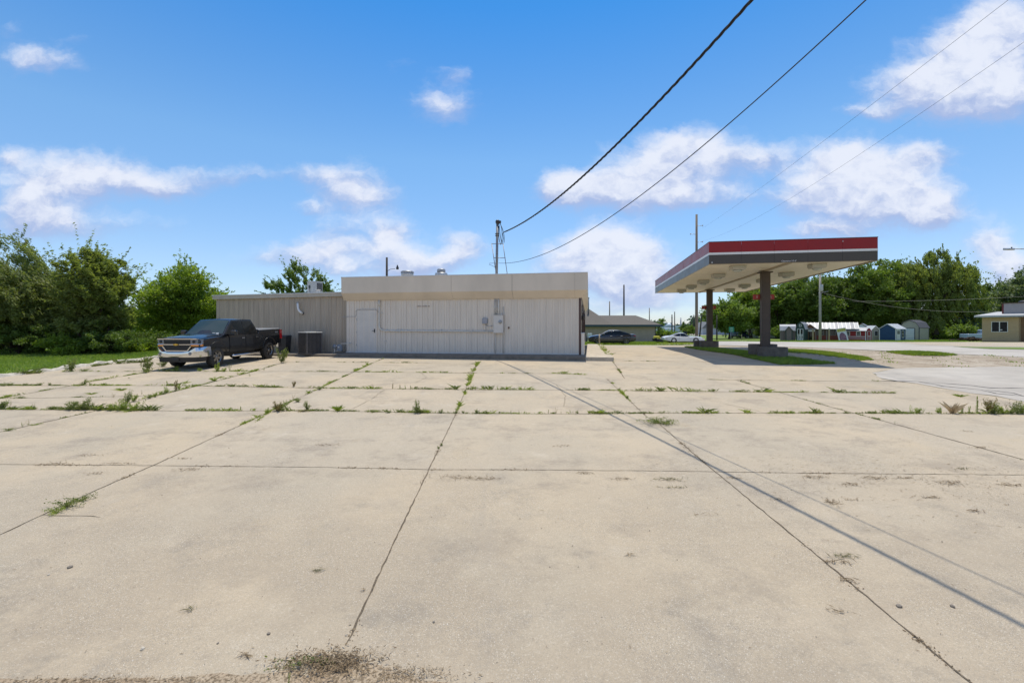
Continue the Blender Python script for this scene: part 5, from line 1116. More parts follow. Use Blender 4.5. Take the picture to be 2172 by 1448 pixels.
# brown-roofed building behind the sedan
M_TANW = pm('tan_stucco_wall', (.38,.31,.245), .8, var=.1, scale=2); M_SHGL = pm('brown_grey_shingles', (.13,.115,.095), .9, var=.3, scale=6, stretch=(1,1,6)); M_TEAL = pm('teal_fascia', (.02,.055,.07), .5)
g = gat(1391, 66); t = thing('brown_roofed_building', g, 'low tan building with brown shingle hip roof and teal eave behind the grey sedan', 'building', -A*.3)
HW = 2.45
MB().box(-22,0,0,9,-.2,HW-.1).build('wall', M_TANW, t)
MB().rings([[(-22.3,-.55,HW),(.75,-.55,HW),(.75,9.6,HW),(-22.3,9.6,HW)],[(-22.3,4.2,HW+1.5),(-1.4-.55,4.2,HW+1.5),(-1.4-.55,4.9,HW+1.5),(-22.3,4.9,HW+1.5)]]).build('roof', M_SHGL, t)
MB().box(-22.35,.8,-.62,-.55,HW-.28,HW+.03).box(.75,.8,-.55,9.6,HW-.28,HW+.03).build('eave', M_TEAL, t); MB().box(-.12,-.0,-.03,-.003,0,HW-.12).build('downpipe', M_COL, t)
MB().rings([[(-26,-.56,HW+.02),(-6.2,-.56,HW+.02),(-6.2,9.5,HW+.02),(-26,9.5,HW+.02)],[(-20,4.3,HW+2.5),(-9.1,4.3,HW+2.5),(-9.1,4.7,HW+2.5),(-20,4.7,HW+2.5)]]).build('roof_peak', M_SHGL, t)
ch = at(1249, 655, 68)
MB().cyl((ch.x-t.location.x, 2.9, HW+1.6), .12, 2.5, 10).lathe((ch.x-t.location.x,2.9,HW+4.1),[(.17,0),(.17,.1),(.001,.14)],10).build('chimney_pipe', M_STEEL, t)
g = gat(1251, 60); t = thing('utility_cabinet', g, 'pale grey utility cabinet standing left of the sedan nose', 'cabinet'); MB().bbox(-.27,.27,-.2,.2,0,1.2,.03).build('case', M_WHS, t); MB().box(-.2,.2,-.215,-.201,.2,1.05).build('door_panel', M_TRIM, t)
g = gat(1244.5, 61); t = thing('utility_post', g, 'short dark post next to the pale utility cabinet', 'post'); MB().cyl((0,0,0),.09,.9,8).lathe((0,0,.901),[(.1,0),(.08,.05),(.001,.06)],8).build('post', M_DARK, t)
g = gat(1271.5, 43.6); t = thing('bollard', (g.x,g.y,g.z), 'pale steel bollard at the end of the walkway before the sedan', 'bollard'); MB().cyl((0,0,0),.06,1.05,12).lathe((0,0,1.051),[(.06,0),(.045,.035),(.001,.05)],12).build('post', pm('faded_yellow_paint', (.42,.36,.24), .6, var=.2, scale=9), t)

# tan building on the right
def tanb():
    D = 69.0; xl = (2083-CX)/F*D; xr = xl+3.75; z = G(D); t = thing('tan_office_building', (xl, D, z), 'small tan stucco building with sliding window and grey roof at the right edge', 'building', R(-56))
    W_ = xr-xl; HH = 3.62
    M_T = pm('tan_rough_stucco', (.46,.33,.19), .9, var=.08, scale=3, bump=.4, bscale=30); M_TD = pm('brown_stucco', (.26,.16,.095), .9, var=.1, scale=3)
    MB().box(0,W_,0,6,-.2,HH).build('wall', M_T, t); MB().box(W_+.002,W_+9,1.6,6,-.2,HH+.1).build('side_wing', M_TD, t)
    MB().rings([[(-.75,-.7,HH+.05),(W_+.55,-.7,HH+.05),(W_+1.1,6.3,HH+.5),(-.3,6.3,HH+.5)],[(-.75,-.7,HH+.3),(W_+.55,-.7,HH+.3),(W_+1.1,6.3,HH+1.0),(.6,6.3,HH+1.0)]]).build('roof', pm('pale_grey_roof', (.46,.46,.46), .7, var=.08, scale=3), t)
    MB().box(1.95,16,2.0,6,HH+.5,HH+2.1).build('parapet', pm('grey_parapet_siding', (.30,.28,.27), .7, var=.12, scale=2, stretch=(4,1,.5)), t)
    MB().box(1.76,1.94,1.98,2.6,HH+.45,HH+2.05).build('red_corner', M_DKR, t); MB().box(1.7,16,1.9,1.995,HH+2.101,HH+2.2).build('parapet_cap', M_BRS, t)
    MB().box(0,W_+.0,-.02,-.002,-.2,.08).build('base_course', M_BROWN, t)
    wx0, wx1 = 1.05, 2.62; zc = EYE-(693-CY)/F*D-z; w = win(t, ((wx0+wx1)/2, 0, zc), wx1-wx0, 1.42, 'f', M_WHTR, glass=pm('dark_room_glass', (.02,.02,.022), .15, spec=.25), mull=False)
    MB().box((wx0+wx1)/2-.05,(wx0+wx1)/2+.05,-.045,-.02,zc-.71,zc+.71).build('mullion', M_WHTR, w); MB().box(wx1-.85,wx1-.5,-.025,-.019,zc-.5,zc-.4).build('window_note', M_WTXT, w)
    MB().lathe((4.0,4,HH+2.1),[(.9,0),(.85,.3),(.6,.45),(.001,.5)],16).build('roof_dome', M_PLAS, t)
tanb()
# teal house with grey roof
t = gable('teal_house', 2069, 97, -35, 7.0, 9, 3.4, 6.6, pm('teal_clapboard', (.055,.115,.13), .7, var=.15, scale=2, stretch=(1,1,8)), pm('grey_house_shingle', (.24,.24,.26), .9, var=.2, scale=6), 'teal house with grey gable roof between the big tree and the tan building', cat='house', over=.4)
win(t,(0,0,1.8),1.2,1.3,'f',M_WHTR)
# heap of scrap and a light blue pickup bed
g = gat(2057, 76); t = thing('scrap_heap', g, 'low heap of dark boards and scrap left of the tan building', 'scrap heap')
mb = MB()
for k in range(70):
    x = rng.normal(0, 1.1); h = max(.05, .75-abs(x)*.3)*rng.uniform(.2,1); M_ = (Matrix.Rotation(rng.uniform(-.5,.5),3,'X')@Matrix.Rotation(rng.uniform(-.35,.35),3,'Y')@Matrix.Rotation(rng.uniform(-1,1),3,'Z')); mb.obox((x,rng.normal(0,.5),h), rng.uniform(.5,1.6), rng.uniform(.08,.3), rng.uniform(.03,.12), M=M_)
mb.build('boards', pm('dark_scrap', (.10,.065,.045), .9, var=.6, scale=2), t)
g = gat(2068, 82); t = thing('light_blue_trailer', g, 'light blue box trailer half hidden behind the scrap heap', 'trailer', R(-4))
MB().bbox(-1.9,1.6,-.9,.9,.55,1.25,.06).bbox(1.0,1.7,-.85,.85,1.251,2.0,.1).build('body', pm('light_blue_paint', (.36,.45,.58), .4, coat=.4), t)
for x in (-1.1,1.0): MB().lathe((x,-.8,.4),[(.2,-.12),(.4,-.12),(.4,.12),(.2,.12)],16,'y').build('wheel', M_TYRE, t)

# ---------------------------------------------------------------- poles, signs, lamps
M_WOOD = pm('weathered_pole_wood', (.20,.165,.13), .9, var=.35, scale=3, stretch=(6,6,.5)); M_WOODD = pm('dark_pole_wood', (.05,.042,.036), .9, var=.3, scale=3, stretch=(6,6,.5))
M_GPOLE = pm('pale_grey_pole_wood', (.34,.31,.27), .9, var=.25, scale=3, stretch=(6,6,.5))
def pole(px, top, D, r, label, mat=M_WOODD, lean=0., base=None, arms=(), name='utility_pole', tr=False, group='utility poles'):
    g = gat(px if base is None else base, D); tp = at(px, top, D); t = thing(name, g, label, 'pole', 0, group); h = tp.z-g.z; dx = tp.x-g.x
    MB().tube([(0,0,-.2),(dx*.5,0,h*.5),(dx,0,h)], [r,r*.85,r*.68], 10).build('shaft', mat, t)
    for (dpx0, dpx1, py, th) in arms:
        z = at(px, py, D).z-g.z; MB().obox((dx+(dpx0+dpx1)/2/F*D, -.12 if D < 100 else 0, z), abs(dpx1-dpx0)/F*D, .12, th).build('cross_arm', mat, t)
        if D < 130:
            for dp in (dpx0, dpx1): MB().cyl((dx+dp/F*D*.96,-.12,z+.06),.04,.14,6).build('insulator', M_GALV, t)
    return t, dx, h
t,_,_ = pole(1477.5, 455, 60, .20, 'tall weathered grey utility pole rising behind the canopy', M_WOOD)
for z, s, ln in ((479,1,.8),(497,-1,.8),(513.5,1,.8)):
    q = at(1477.5, z, 60)-t.location; MB().tube([(q.x+s*.1,q.y,q.z),(q.x+s*ln,q.y,q.z+.02)],.03,6).cyl((q.x+s*ln,q.y,q.z-.04),.06,.16,8).build('insulator_arm', M_GALV, t)
t,_,_ = pole(1739.5, 583, 78, .23, 'pale grey utility pole with transformer in front of the log cabin shed', M_GPOLE)
q = at(1739.5, 611, 78)-t.location; MB().lathe((q.x,q.y-.35,q.z-.55),[(.22,0),(.25,.06),(.25,1.0),(.2,1.1),(.001,1.12)],14).build('transformer', M_CONDL, t); q = at(1739.5, 622, 78)-t.location; MB().tube([(q.x-.45,q.y-.2,q.z),(q.x+1.3,q.y-.2,q.z+.35)],.03,6).build('bracket_arm', M_GALV, t)
pole(1520.5, 668, 84, .14, 'slim dark pole just right of the farther canopy column', M_WOODD)
pole(1488.7, 665.5, 95, .16, 'dark leaning utility pole with one cross arm left of the farther column', M_WOODD, base=1483.2, arms=((-8,7.5,669,.14),))
pole(1323.4, 604, 92, .2, 'tall dark pole rising behind the brown-roofed building', M_WOODD, arms=((-1.5,.3,666,.3),))
pole(1293, 639, 100, .16, 'shorter dark pole left of the tall one behind the brown roof', M_WOOD)
pole(1377.4, 653, 130, .16, 'thin grey pole behind the right end of the brown roof', M_WOOD)
pole(1425.3, 667, 190, .3, 'distant dark pole with several short arms', M_WOODD, arms=((-1.3,1.3,674,.5),(-.9,.9,669,.5),(-.9,.9,680,.5)))
pole(1431, 661, 180, .22, 'distant bare pole right of the armed one', M_WOODD); pole(1444, 674, 200, .35, 'distant pale pole with green lamp head', M_GALV, arms=((-1.0,1.0,676,1.0),))
pole(1471.6, 667.5, 190, .24, 'distant dark pole left of the tall weathered pole', M_WOODD); pole(1464.5, 682, 260, .2, 'thin distant pole beyond the bushes', M_WOODD); pole(1493.5, 672, 300, .3, 'very thin distant mast beyond the tree line', M_RUST)
# pole with lamp arm behind the store
t,dx,h = pole(820.5, 546, 44, .14, 'dark pole with curved lamp arm rising behind the store roof', M_WOODD)
q = at(823,574,44)-t.location; q2 = at(838,570,44)-t.location; q3 = at(843,568,44)-t.location
MB().tube([q, at(828,571,44)-t.location, q2], .025, 6).build('lamp_arm', M_WOODD, t); MB().lathe(tuple(q3+Vector((0,0,-.15))),[(.12,0),(.14,.15),(.08,.3),(.05,.42),(.001,.45)],10).build('lamp_head', M_DARK, t)
# street lamp at the right edge
g = gat(2230, 34); t = thing('street_lamp', g, 'grey cobra head street lamp reaching in from the right edge', 'street lamp'); zz = at(2172,529,34).z-g.z
xa = at(2150,529,34).x-g.x; MB().tube([(0,0,0),(0,0,zz-.5)],[.12,.09],12).build('pole', M_GALV, t); MB().tube([(0,0,zz-.7),(-.4,0,zz-.2),(-1.2,0,zz+.02),(xa,0,zz+.04)],.035,8).build('arm', M_GALV, t)
x2 = at(2128,527,34).x-g.x
lh = MB().rings([[(x,y*w,zz+z) for y, z in ((-1,.0),(-.7,.06),(0,.1),(.7,.06),(1,0),(.6,-.05),(-.6,-.05))] for x, w in ((xa+.05,.05),(xa-.05,.12),((xa+x2)/2,.16),(x2+.15,.1),(x2,.03))]).build('lamp_head', M_GALV, t); MB().cyl((xa-.15,0,zz+.08),.04,.1,8).build('photocell', M_DARK, lh)
# green road sign
g = gat(1550.5, 84); t = thing('road_sign', g, 'green road sign on a post at the roadside', 'road sign')
zt = at(1551.5,693,84).z-g.z; zb = at(1551.5,704,84).z-g.z; cx_ = at(1551.6,690,84).x-g.x
MB().cyl((0,.03,-.2),.05,zb+.5,8).build('post', M_GALV, t); sb = MB().slab([(cx_-.48,0,zb+.1),(cx_-.42,0,zb),(cx_+.42,0,zb),(cx_+.48,0,zb+.1),(cx_+.48,0,zt),(cx_-.48,0,zt)],(0,1,0),.02).build('sign_plate', pm('sign_green', (.01,.22,.13), .4), t)
mb = MB()
for z, w in ((.78,.5),(.5,.6),(.28,.45)): mb.box(cx_-w/2,cx_+w/2,-.006,-.001,zb+z*(zt-zb)-.025,zb+z*(zt-zb)+.025)
mb.build('sign_legend', M_WTXT, sb)
# far wires
def sagwire(a, b, sag, r, label, name='overhead_wire'):
    a, b = Vector(a), Vector(b); pts = [a.lerp(b, i/24)-Vector((0,0,sag*4*(i/24)*(1-i/24))) for i in range(25)]
    return tag(MB().tube(pts, r, 5).build(name, M_CABLE if 'white' not in label else M_GPOLE, loc=tuple(a)), label, 'cable')
sagwire(at(1490,484,60), at(2230,-70,11), .25, .0055, 'upper thin wire running from the tall weathered pole over the canopy')
sagwire(at(1487,512,60), at(2260,28,11.5), .9, .005, 'lower thin wire running from the tall weathered pole over the canopy')
sagwire(at(1808,639,78), at(2200,627,72), .25, .022, 'upper white wire crossing in front of the big trees'); sagwire(at(1748,622,78), at(2120,660,74), 1.1, .022, 'lower sagging white wire in front of the big trees')

# far structures on the horizon
M_FARW = pm('far_white_metal', (.62,.68,.75), .5); M_FARD = pm('far_grey_green_metal', (.16,.22,.26), .6)
for px, w, h, lb in ((1409,9,4.2,'low white farm building on the horizon, leftmost'),(1419,7,7.5,'white round grain bin with conical roof on the horizon'),(1437,9,5,'grey white farm building on the horizon right of the bin'),(1396,7,3.5,'small white farm roof beside the brown roof corner')):
    g = gat(px, 330); t = thing('farm_building', g, lb, 'farm building', 0, 'farm buildings on the horizon')
    if 'round' in lb: MB().cyl((0,0,0),w/2,h*.55,20).build('bin_wall', M_FARW, t); MB().cyl((0,0,h*.55+.01),w/2+.2,h*.4,20,.3).build('bin_roof', M_FARW, t)
    else: MB().box(-w/2,w/2,0,8,0,h*.7).build('wall', M_FARW, t); MB().prism([(-w/2-.3,h*.7+.01),(w/2+.3,h*.7+.01),(w/2-1,h),(-w/2+1,h)],-.4,8.4).build('roof', M_FARW, t)
g = gat(1417.5, 420); t = thing('grain_elevator', g, 'square grey elevator block on the horizon', 'grain elevator'); MB().box(-2.9,2.9,0,6,0,8.0).build('tower', M_FARD, t); MB().box(-3,3,-.1,6.1,8.01,8.3).build('roof', M_FARW, t)
g = gat(1537, 190); t = thing('far_house', g, 'low grey house beyond the first big tree', 'house'); MB().box(-9,6,0,8,-.2,2.8).build('wall', pm('far_grey_siding', (.40,.44,.48), .6), t); MB().prism([(-9.6,2.81),(6.6,2.81),(4,5.6),(-7,5.6)],-.5,8.5).build('roof', pm('far_grey_shingle', (.17,.18,.19), .9), t)
g = gat(1459.5, 100); t = thing('litter_bin', g, 'small dark box shaped object on the far grass beyond the coupe', 'box'); MB().bbox(-.35,.35,-.3,.3,0,.75,.05).build('bin', M_DARK, t); MB().bbox(-.38,.38,-.33,.33,.76,.84,.02).build('lid', M_DARK, t)

# ---------------------------------------------------------------- trees
M_BARK = pm('bark', (.075,.055,.04), .95, var=.4, scale=4, stretch=(3,3,.6), bump=.6, bscale=20)
LG = {'dark': leafmat('leaf_dark_green', (0.070,0.119,0.023), (0.165,0.226,0.044)), 'mid': leafmat('leaf_mid_green', (0.095,0.155,0.025), (0.228,0.296,0.056)), 'olive': leafmat('leaf_willow_green', (0.127,0.166,0.044), (0.279,0.308,0.099), .45), 'bright': leafmat('leaf_bright_green', (0.108,0.177,0.020), (0.279,0.344,0.056), .5), 'grey': leafmat('leaf_grey_green', (0.114,0.155,0.075), (0.215,0.260,0.124))}
def tree(name, px, D, topy, w, base_h, label, mat, nl=9, clumps=110, per=150, leaf=.16, strand=(0,0,0), cs=.55, depth=None, trunk=.22, cat='tree', group=None, lobes=None, seed=0, extra_trunks=0, up=0., asp=.55):
    global rng; rng = np.random.default_rng(1000+seed)
    g = gat(px, D); t = thing(name, g, label, cat, 0, group); H = EYE-(topy-CY)/F*D-g.z; depth = depth or w
    if lobes is None:
        lobes = []
        for i in range(nl):
            a = 2*math.pi*i/nl+rng.uniform(-.4,.4); rr = rng.uniform(.25,.62); f = rng.uniform(0,1)
            z = base_h+(H-base_h)*(.22+.58*f); k = math.sin(math.pi*min(1,.18+.75*(1-f)*.9+.1)); lr = rng.uniform(.20,.32)
            lobes.append((math.cos(a)*w/2*rr*(.6+.6*k), math.sin(a)*depth/2*rr*(.6+.6*k), z, w*lr, (H-base_h)*lr*.8))
        lobes.append((rng.uniform(-.1,.1)*w, 0, H-(H-base_h)*.22, w*.24, (H-base_h)*.22))
        lobes.append((0, 0, base_h+(H-base_h)*.45, w*.36, (H-base_h)*.40))
    PV = []; DV = []; cen = []
    tot = sum(l[3]**2 for l in lobes)
    for (lx, ly, lz, lr, lh) in lobes:
        n = max(3, int(clumps*lr**2/tot)); u = rng.normal(size=(n,3)); u /= np.linalg.norm(u, axis=1)[:, None]; rad = rng.uniform(.45,1.03,n)**.6
        cc = np.array([lx,ly,lz])+u*rad[:,None]*np.array([lr,lr*depth/w,lh]); cen.append(cc)
    cen = np.concatenate(cen); cen[:,2] = np.maximum(cen[:,2], base_h*.9+rng.uniform(0,.3,len(cen))*base_h)
    size = cs*rng.uniform(.55,1.35,len(cen))
    st = np.array(strand, float)
    for c_, s_ in zip(cen, size):
        n = max(6, int(per*s_/cs)); d = rng.normal(size=(n,3)); d /= np.linalg.norm(d,axis=1)[:,None]; q = d*(rng.uniform(.15,1,n)**.55)[:,None]*s_; q[:,2] *= .72
        if strand != (0,0,0):
            q *= .65; f = rng.uniform(0,1,n)[:,None]; out = np.array([c_[0],c_[1],0]); out = out/(np.linalg.norm(out)+1e-3)
            q = q*(1-.5*f)+(st*1.0+out*.45*abs(st[2]))*f*s_*2.0+np.array([0,0,-1])*f*f*s_*.9
        PV.append(c_+q)
    # ragged single twigs at the outline
    m = int(len(cen)*.8); ii = rng.integers(0, len(cen), m); mid_ = np.array([0,0,base_h+(H-base_h)*.45])
    for i in ii:
        o = cen[i]-mid_; o /= np.linalg.norm(o)+1e-3; o = o+rng.normal(size=3)*.3+np.array([0,0,up])+st*.5; L_ = size[i]*rng.uniform(1.0,1.9); n = int(per*.13)
        f = rng.uniform(.2,1,n)[:,None]; PV.append(cen[i]+o*f*L_+rng.normal(size=(n,3))*.07*size[i])
    Pn = np.concatenate(PV); Pn = Pn[Pn[:,2] > .1]
    dirs = np.tile(st/ (np.linalg.norm(st)+1e-6), (len(Pn),1)) if strand != (0,0,0) else None
    V, Fq = leafquads(Pn, leaf, .6, asp, dirs); npmesh('crown', V, Fq, mat, t)
    # trunk and limbs
    mb = MB(); fk = base_h+(H-base_h)*.15
    mb.tube([(0,0,-.2),(.03*w*rng.uniform(-1,1),0,fk*.5),(0,0,fk),(w*.02,0,base_h+(H-base_h)*.6)], [trunk*1.25,trunk*.95,trunk*.75,trunk*.2], 10)
    order = rng.permutation(len(cen))[:26]
    for i in order:
        c_ = Vector(cen[i]); s = Vector((0,0,rng.uniform(fk*.55, base_h+(H-base_h)*.5))); mdp = s.lerp(c_, .5)+Vector((0,0,.12*(c_-s).length)); mb.tube([s, mdp, c_], [trunk*.34,trunk*.2,trunk*.05], 5)
    for k in range(extra_trunks):
        a = rng.uniform(0,6.28); mb.tube([(math.cos(a)*.4,math.sin(a)*.4,-.1),(math.cos(a)*.7,math.sin(a)*.5,fk*.7),(math.cos(a)*w*.22,math.sin(a)*w*.2,fk*1.5)], [trunk*.7,trunk*.55,trunk*.2], 7)
    mb.build('trunk', M_BARK, t); return t
# left edge of the lot
tree('willow_tree', 28, 26.8, 494, 7.6, .3, 'large windblown willow like tree at the left edge of the picture', LG['olive'], clumps=620, per=200, leaf=.17, strand=(.55,0,-.35), cs=.55, seed=1, trunk=.3, up=.05, extra_trunks=2, asp=.3, depth=6)
tree('willow_tree', 200, 26.8, 520, 3.9, .2, 'narrower willow like tree with upright sprays, second from the left', LG['olive'], clumps=400, per=180, leaf=.16, strand=(.4,0,.1), cs=.46, seed=2, trunk=.2, up=.35, extra_trunks=2, asp=.35, depth=4.6)
tree('broadleaf_tree', 394, 34, 566, 6.2, .9, 'rounded bright green tree behind the pickup', LG['bright'], clumps=280, per=170, leaf=.2, cs=.62, seed=3, trunk=.2, up=.2, asp=.4, depth=6)
tree('birch_like_tree', 640, 49, 553, 4.6, 2.5, 'tall light green tree top showing above the annex roof', LG['mid'], clumps=210, per=150, leaf=.2, cs=.5, seed=4, up=.5, strand=(.2,0,-.1), asp=.4, lobes=[(-.7,0,7.5,1.2,1.3),(-.3,0,6.2,1.4,1.3),(-2.8,0,5.9,1.4,1.0),(1.6,0,6.9,1.0,1.2),(2.0,0,5.6,1.1,1.1),(0,0,4.4,2.6,1.4)])
for k, (px, D, ty, w, m_, lb) in enumerate(((130,24.9,714,1.9,'bright','bright green bush in front of the two willow like trees'),(40,25.6,690,4.5,'dark','dark undergrowth bush below the leftmost tree'),(225,26.0,702,4.5,'dark','dark undergrowth bush below the second tree'),(300,29,704,3.6,'dark','dark bush between the willows and the tree behind the pickup'),(-40,25,650,4,'dark','dark bush at the far left edge of the lawn'),(275,27.5,722,1.8,'bright','small light green bush at the lawn edge left of the pickup'),(180,26.6,708,3.6,'dark','dark bush filling the gap between the willow trunks'),(345,33,712,3.2,'mid','low green bush seen left of the pickup windscreen'),(450,37,706,3.6,'mid','low green bush hidden behind the pickup cab'))):
    tree('bush', px, D, ty, w, .05, lb, LG[m_], nl=5, clumps=60, per=130, leaf=.13, cs=.32, seed=20+k, trunk=.05, cat='bush', asp=.5, depth=w*.7)
# right hand trees
TR = [(1547,100,640,9.5,1.4,'mid','slender tree with low branches, first in the right hand row',31,.3),(1593,112,606,12,2,'bright','light green tree second in the row beyond the canopy',32,.35),(1648,108,598,12.5,1.5,'mid','dense tree behind the cream shed',33,.35),(1706,104,588,13,1.8,'dark','dark tree left of the pale grey pole',34,.4),(1768,108,583,12.5,1.8,'dark','dark tree right of the pale grey pole',35,.4),
      (1842,104,545,15.5,1.5,'mid','tall full green tree behind the white and blue sheds',36,.45),(1900,112,556,13,1.5,'mid','tall green tree left of the great spreading one',37,.4),(2102,120,603,6,2,'dark','dark upright tree between the great tree and the tan building',39,.3),(2166,104,572,11,2,'grey','grey green tree rising behind the tan building roof',40,.35)]
for px, D, ty, w, bh, m_, lb, sd, tk in TR:
    tree('broadleaf_tree', px, D, ty, w, bh, lb, LG[m_], nl=11, clumps=int(29*w), per=110, leaf=.42, cs=1.15, seed=sd, trunk=tk, up=.2, group='trees beyond the sheds', asp=.6)
tree('broadleaf_tree', 1986, 98, 526, 19.0, 1.2, 'great spreading willow green tree with thick trunk right of the sheds', LG['olive'], clumps=560, per=130, leaf=.42, cs=1.1, seed=38, trunk=.6, strand=(.1,0,-.35), group='trees beyond the sheds', asp=.4, depth=14, lobes=[(0,0,15.8,4,3.3),(-4,0,13.4,4,3.3),(4.3,0,13.2,4,3.3),(-6.6,0,9.4,3.2,3.3),(7.2,0,9.2,3.0,3.3),(0,0,9,5,4),(-3,0,5,4,2.5),(5,0,5,4,2.5),(8,0,5,2,2),(2,-2,11,4,4)])
for k, (px, D, ty, w, m_, lb) in enumerate(((1620,116,668,9,'dark','dark undergrowth behind the cream shed'),(1700,112,664,11,'dark','dark undergrowth behind the green barn shed'),(1780,112,664,11,'dark','dark undergrowth behind the log cabin roof'),(1860,112,664,11,'dark','dark undergrowth behind the white shed'),(1940,110,668,11,'dark','dark undergrowth behind the tan barn shed'),(2010,104,672,9,'dark','dark undergrowth right of the great tree trunk'),(1580,125,672,9,'dark','dark undergrowth behind the small white shed'),(1658,100,694,3.2,'mid','small round green tree in front of the dark undergrowth'),(2000,98,708,4.5,'bright','low bright green bush behind the lawn right of the sheds'),(2040,84,692,3.6,'mid','leafy shrub left of the scrap heap'),(2100,112,640,8,'dark','dark shrub mass behind the teal house'))):
    tree('bush', px, D, ty, w, .1, lb, LG[m_], nl=6, clumps=75, per=90, leaf=.34, cs=.75, seed=50+k, trunk=.1, cat='bush')
tree('conifer', 1449.5, 180, 683, 3.6, .4, 'small dark pointed conifer on the far grass', LG['dark'], clumps=60, per=80, leaf=.4, cs=.6, seed=70, lobes=[(0,0,1.2,1.7,1.2),(0,0,2.6,1.1,1.2),(0,0,4,.5,1)])
tree('bush', 1461, 175, 690, 4.5, .3, 'round green bush right of the conifer on the far grass', LG['mid'], clumps=60, per=80, leaf=.4, cs=.8, seed=71, cat='bush')
tree('bush', 1396, 72, 671, 2.2, .6, 'thin sapling beside the corner of the brown roof', LG['mid'], clumps=26, per=50, leaf=.2, cs=.28, seed=72, trunk=.04, cat='bush')
tree('bush', 1422, 78, 703.5, 5.5, .05, 'tall weeds and brush behind the white coupe', LG['bright'], nl=9, clumps=130, per=80, leaf=.2, cs=.45, seed=73, trunk=.03, cat='bush', depth=2.5)
tree('bush', 1400, 74, 703, 3.5, .05, 'brush beside the right end of the brown-roofed building', LG['bright'], nl=6, clumps=80, per=80, leaf=.2, cs=.4, seed=74, trunk=.03, cat='bush', depth=2.5)
# far wood line: one mass
rng = np.random.default_rng(99)
def farwood(x0, x1, y0, h, n, name, mat, hv=.3):
    xs_ = rng.uniform(x0, x1, n); c = np.stack([xs_, y0+rng.uniform(0,30,n), rng.uniform(0,1,n)**.7*h*(1+hv*np.sin(xs_*.05)+hv*.6*np.sin(xs_*.17+2))+G(y0)], 1)
    Pp = (c[:,None,:]+rng.normal(size=(n,7,3))*1.1).reshape(-1,3); V, Fq = leafquads(Pp, 1.6, .7, .8); return tag(npmesh(name, V, Fq, mat), kind='stuff')
M_FARL = leafmat('far_leaf', (.055,.095,.075), (.09,.14,.10), .25, .8)  # haze over the distant woods is put into this bluish leaf colour
farwood(-900, 900, 560, 9.0, 26000, 'distant_woods', M_FARL)
farwood(-400, -30, 130, 5.5, 9000, 'distant_woods', LG['dark'])
farwood(105, 190, 240, 8.5, 3500, 'distant_woods', M_FARL)
farwood(75, 260, 128, 5.5, 6500, 'distant_woods', LG['dark'])
# ---------------------------------------------------------------- grass, weeds, litter
rng = np.random.default_rng(5)
M_BLADE = leafmat('grass_blade', (.15,.23,.04), (.28,.35,.08), .45); M_BLADEY = leafmat('yellow_green_blade', (.16,.22,.03), (.32,.36,.07), .4)
M_WEED = leafmat('weed_leaf', (.10,.135,.045), (.25,.27,.09), .4); M_WEEDB = leafmat('fresh_weed_leaf', (.17,.22,.045), (.33,.38,.09), .45); M_WEEDR = leafmat('reddish_weed_leaf', (.16,.09,.05), (.25,.24,.08), .35)
M_DRY = leafmat('dry_grass', (.15,.10,.055), (.36,.27,.16), .15, .8, (1,1,1,1)); M_STRAW = leafmat('straw', (.48,.36,.20), (.66,.52,.32), .3, .8, (1,1,1,1))
def Gv(y): return np.interp(y, KN, [k[1] for k in _K])
def blades(P_, h, w, lean=.35):
    n = len(P_); a = rng.uniform(0, 2*np.pi, n); hh = h*rng.uniform(.5,1.3,n); l = rng.normal(size=(n,2))*lean*hh[:,None]
    dx = np.stack([np.cos(a)*w/2, np.sin(a)*w/2, np.zeros(n)],1); tip = P_+np.stack([l[:,0], l[:,1], hh],1); mid = P_+np.stack([l[:,0]*.3, l[:,1]*.3, hh*.6],1)
    V = np.stack([P_-dx, P_+dx, mid+dx*.7, tip], 1).reshape(-1,3); return V, np.arange(4*n).reshape(n,4)
def inpoly(x, y, poly):
    r = np.zeros(len(x), bool); j = len(poly)-1
    for i in range(len(poly)):
        xi, yi = poly[i]; xj, yj = poly[j]; c = ((yi > y) != (yj > y)) & (x < (xj-xi)*(y-yi)/(yj-yi+1e-12)+xi); r ^= c; j = i
    return r
def grassfill(poly, n, h, w, name, mat, dz=0., patch=0.):
    ps = np.array(poly); x = rng.uniform(ps[:,0].min(), ps[:,0].max(), n); y = rng.uniform(ps[:,1].min(), ps[:,1].max(), n); k = inpoly(x, y, poly)
    x, y = x[k], y[k]
    if patch: q = np.sin(x*2.1+1)*np.sin(y*1.7+2)+np.sin(x*5.3)*np.sin(y*4.1)*.6+rng.normal(size=len(x))*.5 > patch; x, y = x[q], y[q]
    V, Fq = blades(np.stack([x,y,Gv(y)+dz],1), h, w); return tag(npmesh(name, V, Fq, mat), kind='stuff')
grassfill([(-26,31),(-14,31)]+[(x,y) for x,y in EDGE[3:]]+[(-40,31)], 130000, .10, .022, 'lawn_grass', M_BLADE, .06)
isl = P((1452,736.2),(1480,736.5),(1525,739.5),(1580,745),(1668,757),(1728,765.7),(1775,771.5),(1720,773.2),(1653,773.4),(1596,761.5),(1555,752),(1519,747),(1479,741.5))
grassfill(isl, 42000, .11, .03, 'island_grass_blades', M_BLADE, .0)
grassfill(P((1666,741),(1710,742.5),(1753,746),(1802,753),(1838,758),(1852,763),(1822,765.7),(1790,760),(1753,755.8),(1710,750.5),(1666,748.3)), 26000, .09, .035, 'verge_grass_blades', M_BLADEY)
grassfill(P((1880,746.5),(1928,745.4),(1975,747.4),(2030,753),(2000,754.8),(1936,754),(1900,750)), 16000, .1, .05, 'verge_grass_blades', M_BLADEY)
grassfill(P((1240,731.4),(1240,726),(1500,724.5),(1495,731.0)), 20000, .13, .06, 'verge_grass_blades', M_BLADEY)
